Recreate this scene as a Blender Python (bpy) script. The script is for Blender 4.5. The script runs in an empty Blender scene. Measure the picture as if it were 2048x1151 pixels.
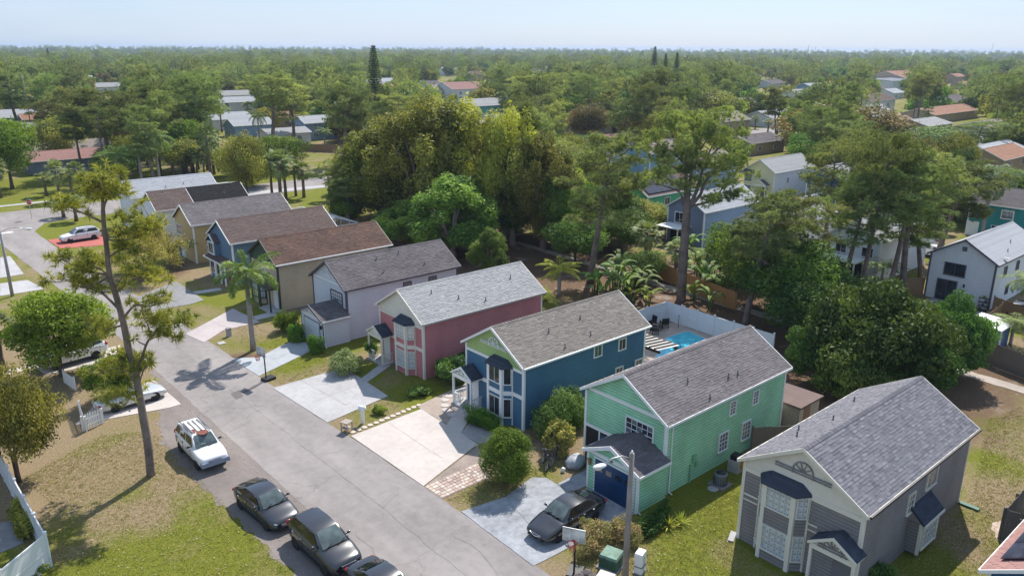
import bpy, math, random
import numpy as np
from mathutils import Vector, Matrix

random.seed(7)
RNG = np.random.default_rng(11)
scn = bpy.context.scene
COL = scn.collection
R = math.radians
PI = math.pi

# ------------------------------------------------------------------ camera
F_PX, HY, CX, CY, ROLL = 1560., 95., 1024., 575.5, 0.0055
CAM_H = 24.5
TH = math.atan((CY-HY)/F_PX)
AZ = R(48.9)                       # heading of the camera, measured from +X
cam_d = bpy.data.cameras.new('camera')
cam_d.lens = 36.0*F_PX/2048.0
cam_d.sensor_width = 36.0
cam_d.clip_start = 0.5
cam_d.clip_end = 20000
cam = bpy.data.objects.new('camera', cam_d)
COL.objects.link(cam)
_f = Vector((math.cos(AZ)*math.cos(TH), math.sin(AZ)*math.cos(TH), -math.sin(TH)))
_r = Vector((math.sin(AZ), -math.cos(AZ), 0))
_u = _r.cross(_f)
_r2 = _r*math.cos(ROLL)+_u*math.sin(ROLL)
_u2 = _u*math.cos(ROLL)-_r*math.sin(ROLL)
_m = Matrix((_r2, _u2, -_f)).transposed().to_4x4()
_m.translation = (0, 0, CAM_H)
cam.matrix_world = _m
scn.camera = cam

# ------------------------------------------------------------------ light
SUN_AZ, SUN_EL = R(29.0), R(50.0)
world = bpy.data.worlds.new('World')
scn.world = world
world.use_nodes = True
_nt = world.node_tree
_nt.nodes.clear()
_out = _nt.nodes.new('ShaderNodeOutputWorld')
_bg = _nt.nodes.new('ShaderNodeBackground')
_sky = _nt.nodes.new('ShaderNodeTexSky')
_sky.sky_type = 'NISHITA'
_sky.sun_disc = False
_sky.sun_elevation = SUN_EL
_sky.sun_rotation = PI/2-SUN_AZ
_sky.altitude = 20
_sky.air_density = 1.0
_sky.dust_density = 0.7
_sky.ozone_density = 2.5
# thin high cloud veil, the same all round the sky
_tc = _nt.nodes.new('ShaderNodeTexCoord')
_mp = _nt.nodes.new('ShaderNodeMapping')
_mp.inputs['Scale'].default_value = (1.6, 1.6, 9.0)
_nz = _nt.nodes.new('ShaderNodeTexNoise')
_nz.inputs['Scale'].default_value = 2.2
_nz.inputs['Detail'].default_value = 7
_nz.inputs['Roughness'].default_value = 0.62
_rp = _nt.nodes.new('ShaderNodeValToRGB')
_rp.color_ramp.elements[0].position = 0.44
_rp.color_ramp.elements[1].position = 0.72
_rp.color_ramp.elements[1].color = (0.7, 0.7, 0.7, 1)
_mx = _nt.nodes.new('ShaderNodeMix')
_mx.data_type = 'RGBA'
_mx.inputs['B'].default_value = (2.9, 3.25, 3.8, 1)
_nt.links.new(_tc.outputs['Generated'], _mp.inputs['Vector'])
_nt.links.new(_mp.outputs[0], _nz.inputs['Vector'])
_nt.links.new(_nz.outputs['Fac'], _rp.inputs[0])
_nt.links.new(_rp.outputs[0], _mx.inputs['Factor'])
_vl = _nt.nodes.new('ShaderNodeMix')
_vl.data_type = 'RGBA'
_vl.inputs['Factor'].default_value = 0.78          # milky, humid air all over the sky
_vl.inputs['B'].default_value = (1.45, 2.1, 3.15, 1)
_nt.links.new(_sky.outputs[0], _vl.inputs['A'])
_nt.links.new(_vl.outputs['Result'], _mx.inputs['A'])
_nt.links.new(_mx.outputs['Result'], _bg.inputs['Color'])
_bg.inputs['Strength'].default_value = 0.15
_nt.links.new(_bg.outputs[0], _out.inputs[0])

sun_d = bpy.data.lights.new('sun', 'SUN')
sun_d.energy = 4.0
sun_d.angle = R(0.53)
sun_d.color = (1.0, 0.95, 0.87)
sun = bpy.data.objects.new('sun', sun_d)
COL.objects.link(sun)
_sd = Vector((math.cos(SUN_AZ)*math.cos(SUN_EL), math.sin(SUN_AZ)*math.cos(SUN_EL), math.sin(SUN_EL)))
sun.rotation_euler = _sd.to_track_quat('Z', 'Y').to_euler()
sun.location = (0, 0, 60)

vs = scn.view_settings
vs.view_transform = 'Standard'
vs.look = 'None'
vs.exposure = 0.76
vs.gamma = 1.0
scn.cycles.max_bounces = 6
scn.cycles.diffuse_bounces = 3
scn.cycles.glossy_bounces = 2
scn.cycles.transmission_bounces = 4
scn.cycles.volume_bounces = 0
scn.cycles.transparent_max_bounces = 6

# ------------------------------------------------------------------ pixel -> ground
def W(x, y, z=0.0):
    dx, dy = x-CX, y-CY
    u, v = (dx+ROLL*dy)/F_PX, -(dy-ROLL*dx)/F_PX
    c, s = math.cos(TH), math.sin(TH)
    rx, ry, rz = u, c+v*s, -s+v*c
    t = (z-CAM_H)/rz
    X, Y = rx*t, ry*t
    return (X*math.sin(AZ)+Y*math.cos(AZ), -X*math.cos(AZ)+Y*math.sin(AZ))
def PX(x, y, z):
    X = x*math.sin(AZ)-y*math.cos(AZ); Y = x*math.cos(AZ)+y*math.sin(AZ)
    c, s = math.cos(TH), math.sin(TH)
    dz = z-CAM_H
    d = Y*c-dz*s; v = Y*s+dz*c
    x2, y2 = F_PX*X/d, -F_PX*v/d
    return CX+x2-ROLL*y2, CY+y2+ROLL*x2
def height_at(p, ypx):
    lo, hi = 0., 60.
    for _ in range(40):
        m = (lo+hi)/2
        if PX(p[0], p[1], m)[1] > ypx: lo = m
        else: hi = m
    return lo
def m_per_px(p, z=0):
    Y = p[0]*math.cos(AZ)+p[1]*math.sin(AZ)
    return (Y*math.cos(TH)-(z-CAM_H)*math.sin(TH))/F_PX

# ------------------------------------------------------------------ materials
MATS = {}
def nodes_of(m):
    m.use_nodes = True
    nt = m.node_tree
    return nt, nt.nodes, nt.links, nt.nodes['Principled BSDF']
def N(nt, t, **k):
    n = nt.nodes.new(t)
    for a, b in k.items():
        if a.startswith('i_'):
            n.inputs[a[2:].replace('_', ' ')].default_value = b
        else:
            setattr(n, a, b)
    return n
def mixc(nt, a, b, fac, mode='MIX'):
    n = nt.nodes.new('ShaderNodeMix')
    n.data_type = 'RGBA'
    n.blend_type = mode
    for nm, s in (('Factor', fac), ('A', a), ('B', b)):
        if isinstance(s, bpy.types.NodeSocket): nt.links.new(s, n.inputs[nm])
        elif isinstance(s, (int, float)): n.inputs[nm].default_value = s
        else: n.inputs[nm].default_value = (*s, 1)
    return n.outputs['Result']
def ramp(nt, sock, p0, p1, c0=(0, 0, 0), c1=(1, 1, 1)):
    r = nt.nodes.new('ShaderNodeValToRGB')
    r.color_ramp.elements[0].position = p0
    r.color_ramp.elements[1].position = p1
    r.color_ramp.elements[0].color = (*c0, 1)
    r.color_ramp.elements[1].color = (*c1, 1)
    nt.links.new(sock, r.inputs[0])
    return r.outputs[0]
def noise(nt, scale, detail=4, rough=0.6, coord=None, stretch=None):
    n = N(nt, 'ShaderNodeTexNoise', i_Scale=scale, i_Detail=detail, i_Roughness=rough)
    if coord is None:
        coord = nt.nodes.new('ShaderNodeTexCoord').outputs['Object']
    if stretch:
        mp = N(nt, 'ShaderNodeMapping')
        mp.inputs['Scale'].default_value = stretch
        nt.links.new(coord, mp.inputs[0]); coord = mp.outputs[0]
    nt.links.new(coord, n.inputs['Vector'])
    return n.outputs['Fac']
def bump(nt, bsdf, sock, strength=0.3, dist=0.02):
    b = N(nt, 'ShaderNodeBump', i_Strength=strength, i_Distance=dist)
    nt.links.new(sock, b.inputs['Height'])
    nt.links.new(b.outputs[0], bsdf.inputs['Normal'])
def pm(name, col, rough=0.65, var=0.12, scale=3.0, metal=0.0, spec=0.4, bmp=0.0, stretch=None, coat=0.0):
    """plain procedural material: base colour with two sizes of mottling"""
    if name in MATS: return MATS[name]
    m = bpy.data.materials.new(name)
    nt, nd, lk, b = nodes_of(m)
    b.inputs['Roughness'].default_value = rough
    b.inputs['Metallic'].default_value = metal
    b.inputs['Specular IOR Level'].default_value = spec
    if coat: b.inputs['Coat Weight'].default_value = coat; b.inputs['Coat Roughness'].default_value = 0.03
    if var > 0:
        n1 = noise(nt, scale, 5, 0.65, stretch=stretch)
        n2 = noise(nt, scale*0.17, 3, 0.5)
        f = mixc(nt, n1, n2, 0.5)
        d = tuple(max(0, c*(1-var*1.6)) for c in col); l = tuple(min(1, c*(1+var*1.1)) for c in col)
        c = mixc(nt, d, l, ramp(nt, f, 0.35, 0.65))
        lk.new(c, b.inputs['Base Color'])
        if bmp: bump(nt, b, n1, bmp)
    else:
        b.inputs['Base Color'].default_value = (*col, 1)
    MATS[name] = m
    return m
def siding(name, col, dirt=0.18):
    if name in MATS: return MATS[name]
    m = bpy.data.materials.new(name)
    nt, nd, lk, b = nodes_of(m)
    b.inputs['Roughness'].default_value = 0.62
    b.inputs['Specular IOR Level'].default_value = 0.3
    n1 = noise(nt, 0.7, 4, 0.6, stretch=(1.0, 1.0, 0.5))
    n2 = noise(nt, 6, 4, 0.6, stretch=(0.25, 0.25, 4.0))
    f = mixc(nt, n1, n2, 0.5)
    d = tuple(c*(1-dirt*1.3) for c in col); l = tuple(min(1, c*(1+dirt*0.5)+0.01*dirt) for c in col)
    c = mixc(nt, d, l, ramp(nt, f, 0.36, 0.62))
    # lap shadow painted into the colour, plus edge grime (faces marked in the mesh)
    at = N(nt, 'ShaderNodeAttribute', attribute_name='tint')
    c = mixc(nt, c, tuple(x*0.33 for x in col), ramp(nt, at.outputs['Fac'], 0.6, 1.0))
    lk.new(c, b.inputs['Base Color'])
    MATS[name] = m
    return m
def shingle(name, dark, light, stain=(0.05, 0.045, 0.045), stain_amt=0.35):
    """per-tab tint attribute plus weather streaks"""
    if name in MATS: return MATS[name]
    m = bpy.data.materials.new(name)
    nt, nd, lk, b = nodes_of(m)
    b.inputs['Roughness'].default_value = 0.9
    b.inputs['Specular IOR Level'].default_value = 0.12
    at = N(nt, 'ShaderNodeAttribute', attribute_name='tint')
    c = mixc(nt, dark, light, at.outputs['Fac'])
    n1 = noise(nt, 0.55, 6, 0.65)
    c = mixc(nt, c, stain, mixc(nt, (0, 0, 0), (stain_amt,)*3, ramp(nt, n1, 0.45, 0.72)))
    g = noise(nt, 55, 2, 0.5)
    c = mixc(nt, c, (0.5, 0.5, 0.5), 0.0)
    c2 = mixc(nt, c, mixc(nt, (0.55,)*3, (1.0,)*3, g), 1.0, 'MULTIPLY')
    lk.new(c2, b.inputs['Base Color'])
    bump(nt, b, g, 0.4, 0.01)
    MATS[name] = m
    return m
def glass(name, col=(0.02, 0.025, 0.03), rough=0.05):
    if name in MATS: return MATS[name]
    m = bpy.data.materials.new(name)
    nt, nd, lk, b = nodes_of(m)
    b.inputs['Roughness'].default_value = rough
    b.inputs['Specular IOR Level'].default_value = 0.7
    n = noise(nt, 1.3, 2, 0.5)
    c = mixc(nt, tuple(x*0.6 for x in col), tuple(min(1, x*1.5) for x in col), ramp(nt, n, 0.35, 0.65))
    lk.new(c, b.inputs['Base Color'])
    MATS[name] = m
    return m
def leafmat(name, dark, light, trans=0.28, rough=0.5, rnd=0.35, tip=None):
    if name in MATS: return MATS[name]
    m = bpy.data.materials.new(name)
    nt, nd, lk, b = nodes_of(m)
    b.inputs['Roughness'].default_value = max(.58, rough)
    b.inputs['Specular IOR Level'].default_value = 0.12
    at = N(nt, 'ShaderNodeAttribute', attribute_name='tint')
    c = mixc(nt, dark, light, at.outputs['Fac'])
    oi = N(nt, 'ShaderNodeObjectInfo')
    v = N(nt, 'ShaderNodeMapRange')
    v.inputs['To Min'].default_value = 1-rnd; v.inputs['To Max'].default_value = 1+rnd*0.7
    lk.new(oi.outputs['Random'], v.inputs['Value'])
    hs = N(nt, 'ShaderNodeHueSaturation')
    h = N(nt, 'ShaderNodeMapRange')
    h.inputs['To Min'].default_value = 0.5-0.07*rnd; h.inputs['To Max'].default_value = 0.5+0.05*rnd
    ml = N(nt, 'ShaderNodeMath', operation='FRACT')
    mu = N(nt, 'ShaderNodeMath', operation='MULTIPLY'); mu.inputs[1].default_value = 7.31
    lk.new(oi.outputs['Random'], mu.inputs[0]); lk.new(mu.outputs[0], ml.inputs[0]); lk.new(ml.outputs[0], h.inputs['Value'])
    lk.new(h.outputs[0], hs.inputs['Hue']); lk.new(v.outputs[0], hs.inputs['Value']); lk.new(c, hs.inputs['Color'])
    lk.new(hs.outputs[0], b.inputs['Base Color'])
    tr = N(nt, 'ShaderNodeBsdfTranslucent')
    t2 = N(nt, 'ShaderNodeMix', data_type='RGBA', blend_type='MULTIPLY'); t2.inputs['Factor'].default_value = 1
    t2.inputs['B'].default_value = (1.35, 1.4, 0.6, 1)
    lk.new(hs.outputs[0], t2.inputs['A']); lk.new(t2.outputs['Result'], tr.inputs['Color'])
    ms = N(nt, 'ShaderNodeMixShader'); ms.inputs[0].default_value = trans
    lk.new(b.outputs[0], ms.inputs[1]); lk.new(tr.outputs[0], ms.inputs[2])
    lk.new(ms.outputs[0], nt.nodes['Material Output'].inputs['Surface'])
    MATS[name] = m
    return m

# ------------------------------------------------------------------ mesh builder
class MB:
    def __init__(s): s.v, s.f, s.t = [], [], []
    def add(s, vs, fs, tint=0.5):
        o = len(s.v)
        s.v += [tuple(p) for p in vs]
        s.f += [tuple(i+o for i in f) for f in fs]
        s.t += [tint]*len(vs)
        return s
    def quad(s, a, b, c, d, tint=0.5): return s.add([a, b, c, d], [(0, 1, 2, 3)], tint)
    def box(s, c, d, rz=0, rx=0, ry=0, taper=1.0, tint=0.5):
        x, y, z = d[0]/2, d[1]/2, d[2]/2
        p = [(-x, -y, -z), (x, -y, -z), (x, y, -z), (-x, y, -z)]+[(a*taper, b*taper, z) for a, b in ((-x, -y), (x, -y), (x, y), (-x, y))]
        M = Matrix.Rotation(rz, 3, 'Z') @ Matrix.Rotation(ry, 3, 'Y') @ Matrix.Rotation(rx, 3, 'X')
        p = [tuple(M @ Vector(q)+Vector(c)) for q in p]
        return s.add(p, [(3, 2, 1, 0), (4, 5, 6, 7), (0, 1, 5, 4), (1, 2, 6, 5), (2, 3, 7, 6), (3, 0, 4, 7)], tint)
    def bar(s, a, b, w, h=None, up=(0, 0, 1)):
        """rectangular bar from a to b"""
        a, b = Vector(a), Vector(b)
        h = h or w
        d = (b-a).normalized(); up = Vector(up)
        if abs(d.dot(up)) > 0.98: up = Vector((1, 0, 0))
        sd = d.cross(up).normalized()*w/2; uu = sd.cross(d).normalized()*h/2
        p = [a-sd-uu, a+sd-uu, a+sd+uu, a-sd+uu, b-sd-uu, b+sd-uu, b+sd+uu, b-sd+uu]
        return s.add(p, [(0, 1, 2, 3), (7, 6, 5, 4), (0, 4, 5, 1), (1, 5, 6, 2), (2, 6, 7, 3), (3, 7, 4, 0)])
    def prism(s, poly, z0, z1, cap=True):
        n = len(poly)
        a = sum(poly[i][0]*poly[(i+1) % n][1]-poly[(i+1) % n][0]*poly[i][1] for i in range(n))
        if a < 0: poly = poly[::-1]
        vs = [(x, y, z0) for x, y in poly]+[(x, y, z1) for x, y in poly]
        fs = [(i, (i+1) % n, (i+1) % n+n, i+n) for i in range(n)]
        if cap: fs += [tuple(range(n-1, -1, -1)), tuple(range(n, 2*n))]
        return s.add(vs, fs)
    def tube(s, pts, rad, n=8, cap=True, tint=0.5):
        pts = [Vector(p) for p in pts]
        if not hasattr(rad, '__len__'): rad = [rad]*len(pts)
        vs, fs = [], []
        prev = None
        for i, p in enumerate(pts):
            d = (pts[min(i+1, len(pts)-1)]-pts[max(i-1, 0)])
            d = d.normalized() if d.length > 1e-6 else Vector((0, 0, 1))
            a = prev if prev is not None else (Vector((1, 0, 0)) if abs(d.x) < 0.9 else Vector((0, 1, 0)))
            a = (a-d*a.dot(d)).normalized(); b = d.cross(a); prev = a
            for k in range(n):
                t = 2*PI*k/n
                vs.append(p+(a*math.cos(t)+b*math.sin(t))*rad[i])
        for i in range(len(pts)-1):
            for k in range(n):
                k2 = (k+1) % n
                fs.append((i*n+k, i*n+k2, (i+1)*n+k2, (i+1)*n+k))
        if cap:
            fs.append(tuple(range(n-1, -1, -1))); fs.append(tuple(range((len(pts)-1)*n, len(pts)*n)))
        return s.add(vs, fs, tint)
    def lathe(s, prof, n=14, c=(0, 0, 0), axis='Z'):
        vs, fs = [], []
        for r, z in prof:
            for k in range(n):
                t = 2*PI*k/n
                q = (r*math.cos(t), r*math.sin(t), z)
                if axis == 'Y': q = (q[0], q[2], q[1])
                elif axis == 'X': q = (q[2], q[0], q[1])
                vs.append((q[0]+c[0], q[1]+c[1], q[2]+c[2]))
        for i in range(len(prof)-1):
            for k in range(n):
                k2 = (k+1) % n
                fs.append((i*n+k, i*n+k2, (i+1)*n+k2, (i+1)*n+k))
        fs.append(tuple(range(n-1, -1, -1))); fs.append(tuple(range((len(prof)-1)*n, len(prof)*n)))
        return s.add(vs, fs)
    def ball(s, c, r, nu=10, nv=7, jit=0.0):
        vs, fs = [], []
        for j in range(nv+1):
            ph = PI*j/nv-PI/2
            for i in range(nu):
                t = 2*PI*i/nu
                k = 1+random.uniform(-jit, jit)
                vs.append((c[0]+r[0]*k*math.cos(ph)*math.cos(t), c[1]+r[1]*k*math.cos(ph)*math.sin(t), c[2]+r[2]*k*math.sin(ph)))
        for j in range(nv):
            for i in range(nu):
                i2 = (i+1) % nu
                fs.append((j*nu+i, j*nu+i2, (j+1)*nu+i2, (j+1)*nu+i))
        return s.add(vs, fs)
    def mesh(s, name, mat, smooth=False):
        me = bpy.data.meshes.new(name)
        me.from_pydata(s.v, [], s.f)
        if any(t != 0.5 for t in s.t):
            at = me.attributes.new('tint', 'FLOAT', 'POINT')
            at.data.foreach_set('value', s.t)
        if mat is not None: me.materials.append(mat)
        if smooth: me.polygons.foreach_set('use_smooth', [True]*len(me.polygons))
        me.update()
        return me
    def build(s, name, mat, parent=None, smooth=False, loc=None, rz=0):
        return obj(name, s.mesh(name, mat, smooth), parent, loc, rz)

def obj(name, me, parent=None, loc=None, rz=0, scale=None):
    o = bpy.data.objects.new(name, me)
    COL.objects.link(o)
    if parent is not None: o.parent = parent
    if loc is not None: o.location = loc
    if rz: o.rotation_euler = (0, 0, rz)
    if scale is not None: o.scale = scale
    return o
def tag(o, label, cat, group=None):
    o['label'] = label; o['category'] = cat
    if group: o['group'] = group
    return o
def thing(name, label, cat, loc=(0, 0, 0), rz=0, group=None):
    o = bpy.data.objects.new(name, None)
    o.empty_display_size = 0.3
    COL.objects.link(o)
    o.location = loc; o.rotation_euler = (0, 0, rz)
    return tag(o, label, cat, group)
def struct(o):
    o['kind'] = 'structure'
    return o
_unit = {}
def bx(name, mat, parent, c, d, rz=0, rx=0, ry=0):
    """box part that shares one unit cube per material"""
    if mat.name not in _unit:
        _unit[mat.name] = MB().box((0, 0, 0), (1, 1, 1)).mesh('box', mat)
    o = obj(name, _unit[mat.name], parent, c, 0, d)
    o.rotation_euler = (rx, ry, rz)
    return o
def copy_tree(o, parent=None):
    c = o.copy(); COL.objects.link(c); c.parent = parent
    for ch in list(o.children): copy_tree(ch, c)
    return c

# shared materials
M_white = pm('white_paint', (0.78, 0.78, 0.77), 0.5, 0.05)
M_cream = pm('cream_paint', (0.70, 0.65, 0.56), 0.55, 0.06)
M_trim_dark = pm('dark_trim_paint', (0.10, 0.10, 0.13), 0.55, 0.1)
M_glass = glass('window_glass_dark', (0.025, 0.03, 0.04))
M_blind = glass('window_glass_blinds', (0.36, 0.39, 0.42), 0.12)
M_glassmid = glass('window_glass_curtain', (0.12, 0.14, 0.16), 0.08)
M_metal = pm('galvanised_metal', (0.45, 0.46, 0.47), 0.4, 0.08, metal=0.6)
M_black = pm('black_plastic', (0.018, 0.018, 0.02), 0.5, 0.1)
M_vent = pm('lead_pipe', (0.16, 0.16, 0.165), 0.6, 0.1)
M_wood_dark = pm('weathered_wood', (0.17, 0.145, 0.125), 0.85, 0.25, 5, stretch=(4, 4, 0.6), bmp=0.3)
M_wood_new = pm('honey_wood', (0.42, 0.22, 0.08), 0.75, 0.2, 5, stretch=(4, 4, 0.6), bmp=0.2)
M_wood_mid = pm('brown_wood', (0.27, 0.165, 0.09), 0.8, 0.22, 5, stretch=(4, 4, 0.6), bmp=0.2)
# ================================================================== the setting
def vnoise(x, y, s, seed=0):
    """smooth value noise for laying out dry and green patches"""
    x = np.asarray(x)/s; y = np.asarray(y)/s
    xi, yi = np.floor(x).astype(int), np.floor(y).astype(int)
    fx, fy = x-xi, y-yi
    fx = fx*fx*(3-2*fx); fy = fy*fy*(3-2*fy)
    def h(i, j):
        n = (i*374761393+j*668265263+seed*982451653) & 0x7fffffff
        n = ((n ^ (n >> 13))*1274126177) & 0x7fffffff
        return (n & 0xffff)/65535.
    return (h(xi, yi)*(1-fx)+h(xi+1, yi)*fx)*(1-fy)+(h(xi, yi+1)*(1-fx)+h(xi+1, yi+1)*fx)*fy

def ground_material():
    m = bpy.data.materials.new('ground')
    nt, nd, lk, b = nodes_of(m)
    b.inputs['Roughness'].default_value = 0.95
    b.inputs['Specular IOR Level'].default_value = 0.1
    dry = N(nt, 'ShaderNodeAttribute', attribute_name='dry').outputs['Fac']
    lit = N(nt, 'ShaderNodeAttribute', attribute_name='litter').outputs['Fac']
    n1 = noise(nt, 1.5, 6, 0.75)
    n2 = noise(nt, 8, 5, 0.75)
    n3 = noise(nt, 40, 3, 0.7)
    n4 = noise(nt, 0.35, 4, 0.6)
    lush = mixc(nt, (0.078, 0.10, 0.014), (0.225, 0.235, 0.03), ramp(nt, n2, 0.33, 0.68))
    lush = mixc(nt, lush, (0.20, 0.19, 0.035), ramp(nt, n1, 0.5, 0.75))
    tan = mixc(nt, (0.15, 0.105, 0.058), (0.36, 0.28, 0.175), ramp(nt, n2, 0.3, 0.7))
    tan = mixc(nt, tan, (0.42, 0.33, 0.22), ramp(nt, n3, 0.62, 0.8))
    ad = N(nt, 'ShaderNodeMath', operation='ADD')
    mu = N(nt, 'ShaderNodeMath', operation='MULTIPLY_ADD'); mu.inputs[1].default_value = 0.9; mu.inputs[2].default_value = -0.45
    lk.new(mixc(nt, n1, n2, 0.45), mu.inputs[0]); lk.new(mu.outputs[0], ad.inputs[0]); lk.new(dry, ad.inputs[1])
    c = mixc(nt, lush, tan, ramp(nt, ad.outputs[0], 0.34, 0.66))
    ml = mixc(nt, (0.075, 0.045, 0.028), (0.23, 0.15, 0.10), ramp(nt, n2, 0.3, 0.7))
    ml = mixc(nt, ml, (0.34, 0.29, 0.24), ramp(nt, n4, 0.58, 0.72))
    ad2 = N(nt, 'ShaderNodeMath', operation='ADD')
    lk.new(mu.outputs[0], ad2.inputs[0]); lk.new(lit, ad2.inputs[1])
    c = mixc(nt, c, ml, ramp(nt, ad2.outputs[0], 0.4, 0.6))
    c = mixc(nt, c, mixc(nt, (0.6,)*3, (1.3,)*3, n3), 1.0, 'MULTIPLY')
    lk.new(c, b.inputs['Base Color'])
    bump(nt, b, mixc(nt, n2, n3, 0.5), 0.9, 0.08)
    return m

# dry / litter fields: (px x, px y, radius m, value)
DRY = [(400, 1110, 6, .22), (230, 1100, 5, .26), (120, 1100, 4, .3), (560, 1140, 2.5, .42), (250, 900, 6, .85), (120, 950, 5, .75), (380, 1000, 3, .75),
       (60, 1000, 3, .6), (300, 1000, 3, .65), (820, 790, 4, .22), (740, 830, 2, .5), (620, 725, 3, .5), (470, 690, 4, .75), (600, 690, 3, .35),
       (960, 970, 3, .7), (1100, 900, 3, .75), (1380, 1040, 5, .26), (1320, 1090, 4, .28), (1450, 980, 3, .26), (1250, 1080, 2.5, .45), (1850, 1120, 5, .35),
       (1990, 860, 7, .46), (1960, 1000, 4, .6), (1980, 1060, 3, .7), (2030, 930, 4, .3), (400, 610, 4, .35), (350, 560, 4, .8), (450, 600, 4, .2), (160, 455, 8, .2), (110, 430, 8, .12),
       (60, 385, 14, .08), (250, 385, 10, .1), (560, 385, 12, .08), (650, 330, 10, .45), (640, 380, 8, .3), (60, 650, 4, .75), (40, 610, 5, .5), (200, 790, 4, .85), (100, 720, 4, .85),
       (700, 650, 3, .35), (680, 690, 2, .4), (1930, 640, 4, .6), (2000, 620, 3, .8), (1340, 590, 5, .8)]
LIT = [(1330, 560, 7, .75), (1560, 690, 8, .8), (1450, 640, 8, .8), (900, 500, 10, .85), (760, 470, 8, .8), (1050, 520, 9, .75), (1200, 560, 7, .7), (1180, 800, 1, .6),
       (1620, 760, 8, .85), (1700, 700, 9, .8), (470, 740, 1.2, .8), (1100, 880, 2.0, .55), (1880, 760, 4, .5), (1960, 740, 3, .7), (700, 430, 6, .55), (970, 960, 1.8, .5), (880, 790, 1.5, .4),
       (1180, 520, 6, .6), (1600, 600, 9, .6), (490, 720, 1.5, .75), (310, 545, 3, .7)]
def field(X, Y, blobs, base):
    acc = np.full(X.shape, base*0.35); wt = np.full(X.shape, 0.35)
    for px, py, r, v in blobs:
        x, y = W(px, py)
        w = np.exp(-((X-x)**2+(Y-y)**2)/(r*r))*3
        acc += w*v; wt += w
    return acc/wt
def make_ground():
    xs = np.concatenate([np.linspace(-5200, -40, 14), np.arange(-30, 170, 1.0), np.linspace(175, 400, 20), np.linspace(480, 5200, 16)])
    ys = np.concatenate([np.linspace(-5200, -60, 14), np.arange(-40, 215, 1.0), np.linspace(220, 450, 20), np.linspace(520, 5200, 16)])
    X, Y = np.meshgrid(xs, ys, indexing='ij')
    near = (np.hypot(X, Y) < 230)
    dry = np.where(near, field(X, Y, DRY, 0.5), 0.42)+(vnoise(X, Y, 1.9, 1)-0.5)*0.62+(vnoise(X, Y, 7, 2)-0.5)*0.2
    back = np.where((X > 47) & (X < 160) & near, 0.42, np.where(X < 0, 0.2, 0.12))
    lit = field(X, Y, LIT, 0.0)*1.0
    lit = np.where(near, np.maximum(lit, back*(vnoise(X, Y, 9, 5))), 0.35)+(vnoise(X, Y, 1.7, 3)-0.5)*0.15
    V = np.stack([X, Y, np.zeros_like(X)], -1).reshape(-1, 3)
    nx, ny = X.shape
    I = np.arange(nx*ny).reshape(nx, ny)
    Fq = np.stack([I[:-1, :-1], I[1:, :-1], I[1:, 1:], I[:-1, 1:]], -1).reshape(-1, 4)
    me = fast_mesh('ground', V, Fq)
    for k, a in (('dry', dry), ('litter', lit)):
        at = me.attributes.new(k, 'FLOAT', 'POINT')
        at.data.foreach_set('value', a.reshape(-1).astype(np.float32))
    me.materials.append(ground_material())
    struct(obj('ground', me))

def fast_mesh(name, V, Fc, tint=None, mat=None, smooth=False):
    V = np.ascontiguousarray(V, np.float32); Fc = np.ascontiguousarray(Fc, np.int32)
    me = bpy.data.meshes.new(name)
    k = Fc.shape[1]
    me.vertices.add(len(V)); me.vertices.foreach_set('co', V.reshape(-1))
    me.loops.add(Fc.size); me.loops.foreach_set('vertex_index', Fc.reshape(-1))
    me.polygons.add(len(Fc))
    me.polygons.foreach_set('loop_start', np.arange(0, Fc.size, k, dtype=np.int32))
    me.polygons.foreach_set('loop_total', np.full(len(Fc), k, np.int32))
    if smooth: me.polygons.foreach_set('use_smooth', np.ones(len(Fc), bool))
    if tint is not None:
        at = me.attributes.new('tint', 'FLOAT', 'POINT')
        at.data.foreach_set('value', np.asarray(tint, np.float32))
    if mat is not None: me.materials.append(mat)
    me.update(calc_edges=True)
    return me

make_ground()

def rough_poly(poly, jit, step=0.5):
    out = []
    n = len(poly)
    for i in range(n):
        a, b = Vector(poly[i]), Vector(poly[(i+1) % n])
        L = (b-a).length
        k = max(1, int(L/step)) if jit else 1
        nn = Vector((-(b-a).y, (b-a).x)).normalized()
        for j in range(k):
            p = a.lerp(b, j/k)
            out.append(tuple(p+nn*(random.uniform(-jit, jit) if j else random.uniform(-jit, jit)*.5)))
    return out
def sheet(name, poly, z, mat, jit=0.0, thick=0.0, step=0.5):
    poly = rough_poly(poly, jit, step)
    if thick: mb = MB().prism(poly, z-thick, z)
    else:
        n = len(poly)
        a = sum(poly[i][0]*poly[(i+1) % n][1]-poly[(i+1) % n][0]*poly[i][1] for i in range(n))
        if a < 0: poly = poly[::-1]
        mb = MB().add([(x, y, z) for x, y in poly], [tuple(range(n))])
    return struct(mb.build(name, mat))
def P(*pts): return [W(*p) for p in pts]

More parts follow.
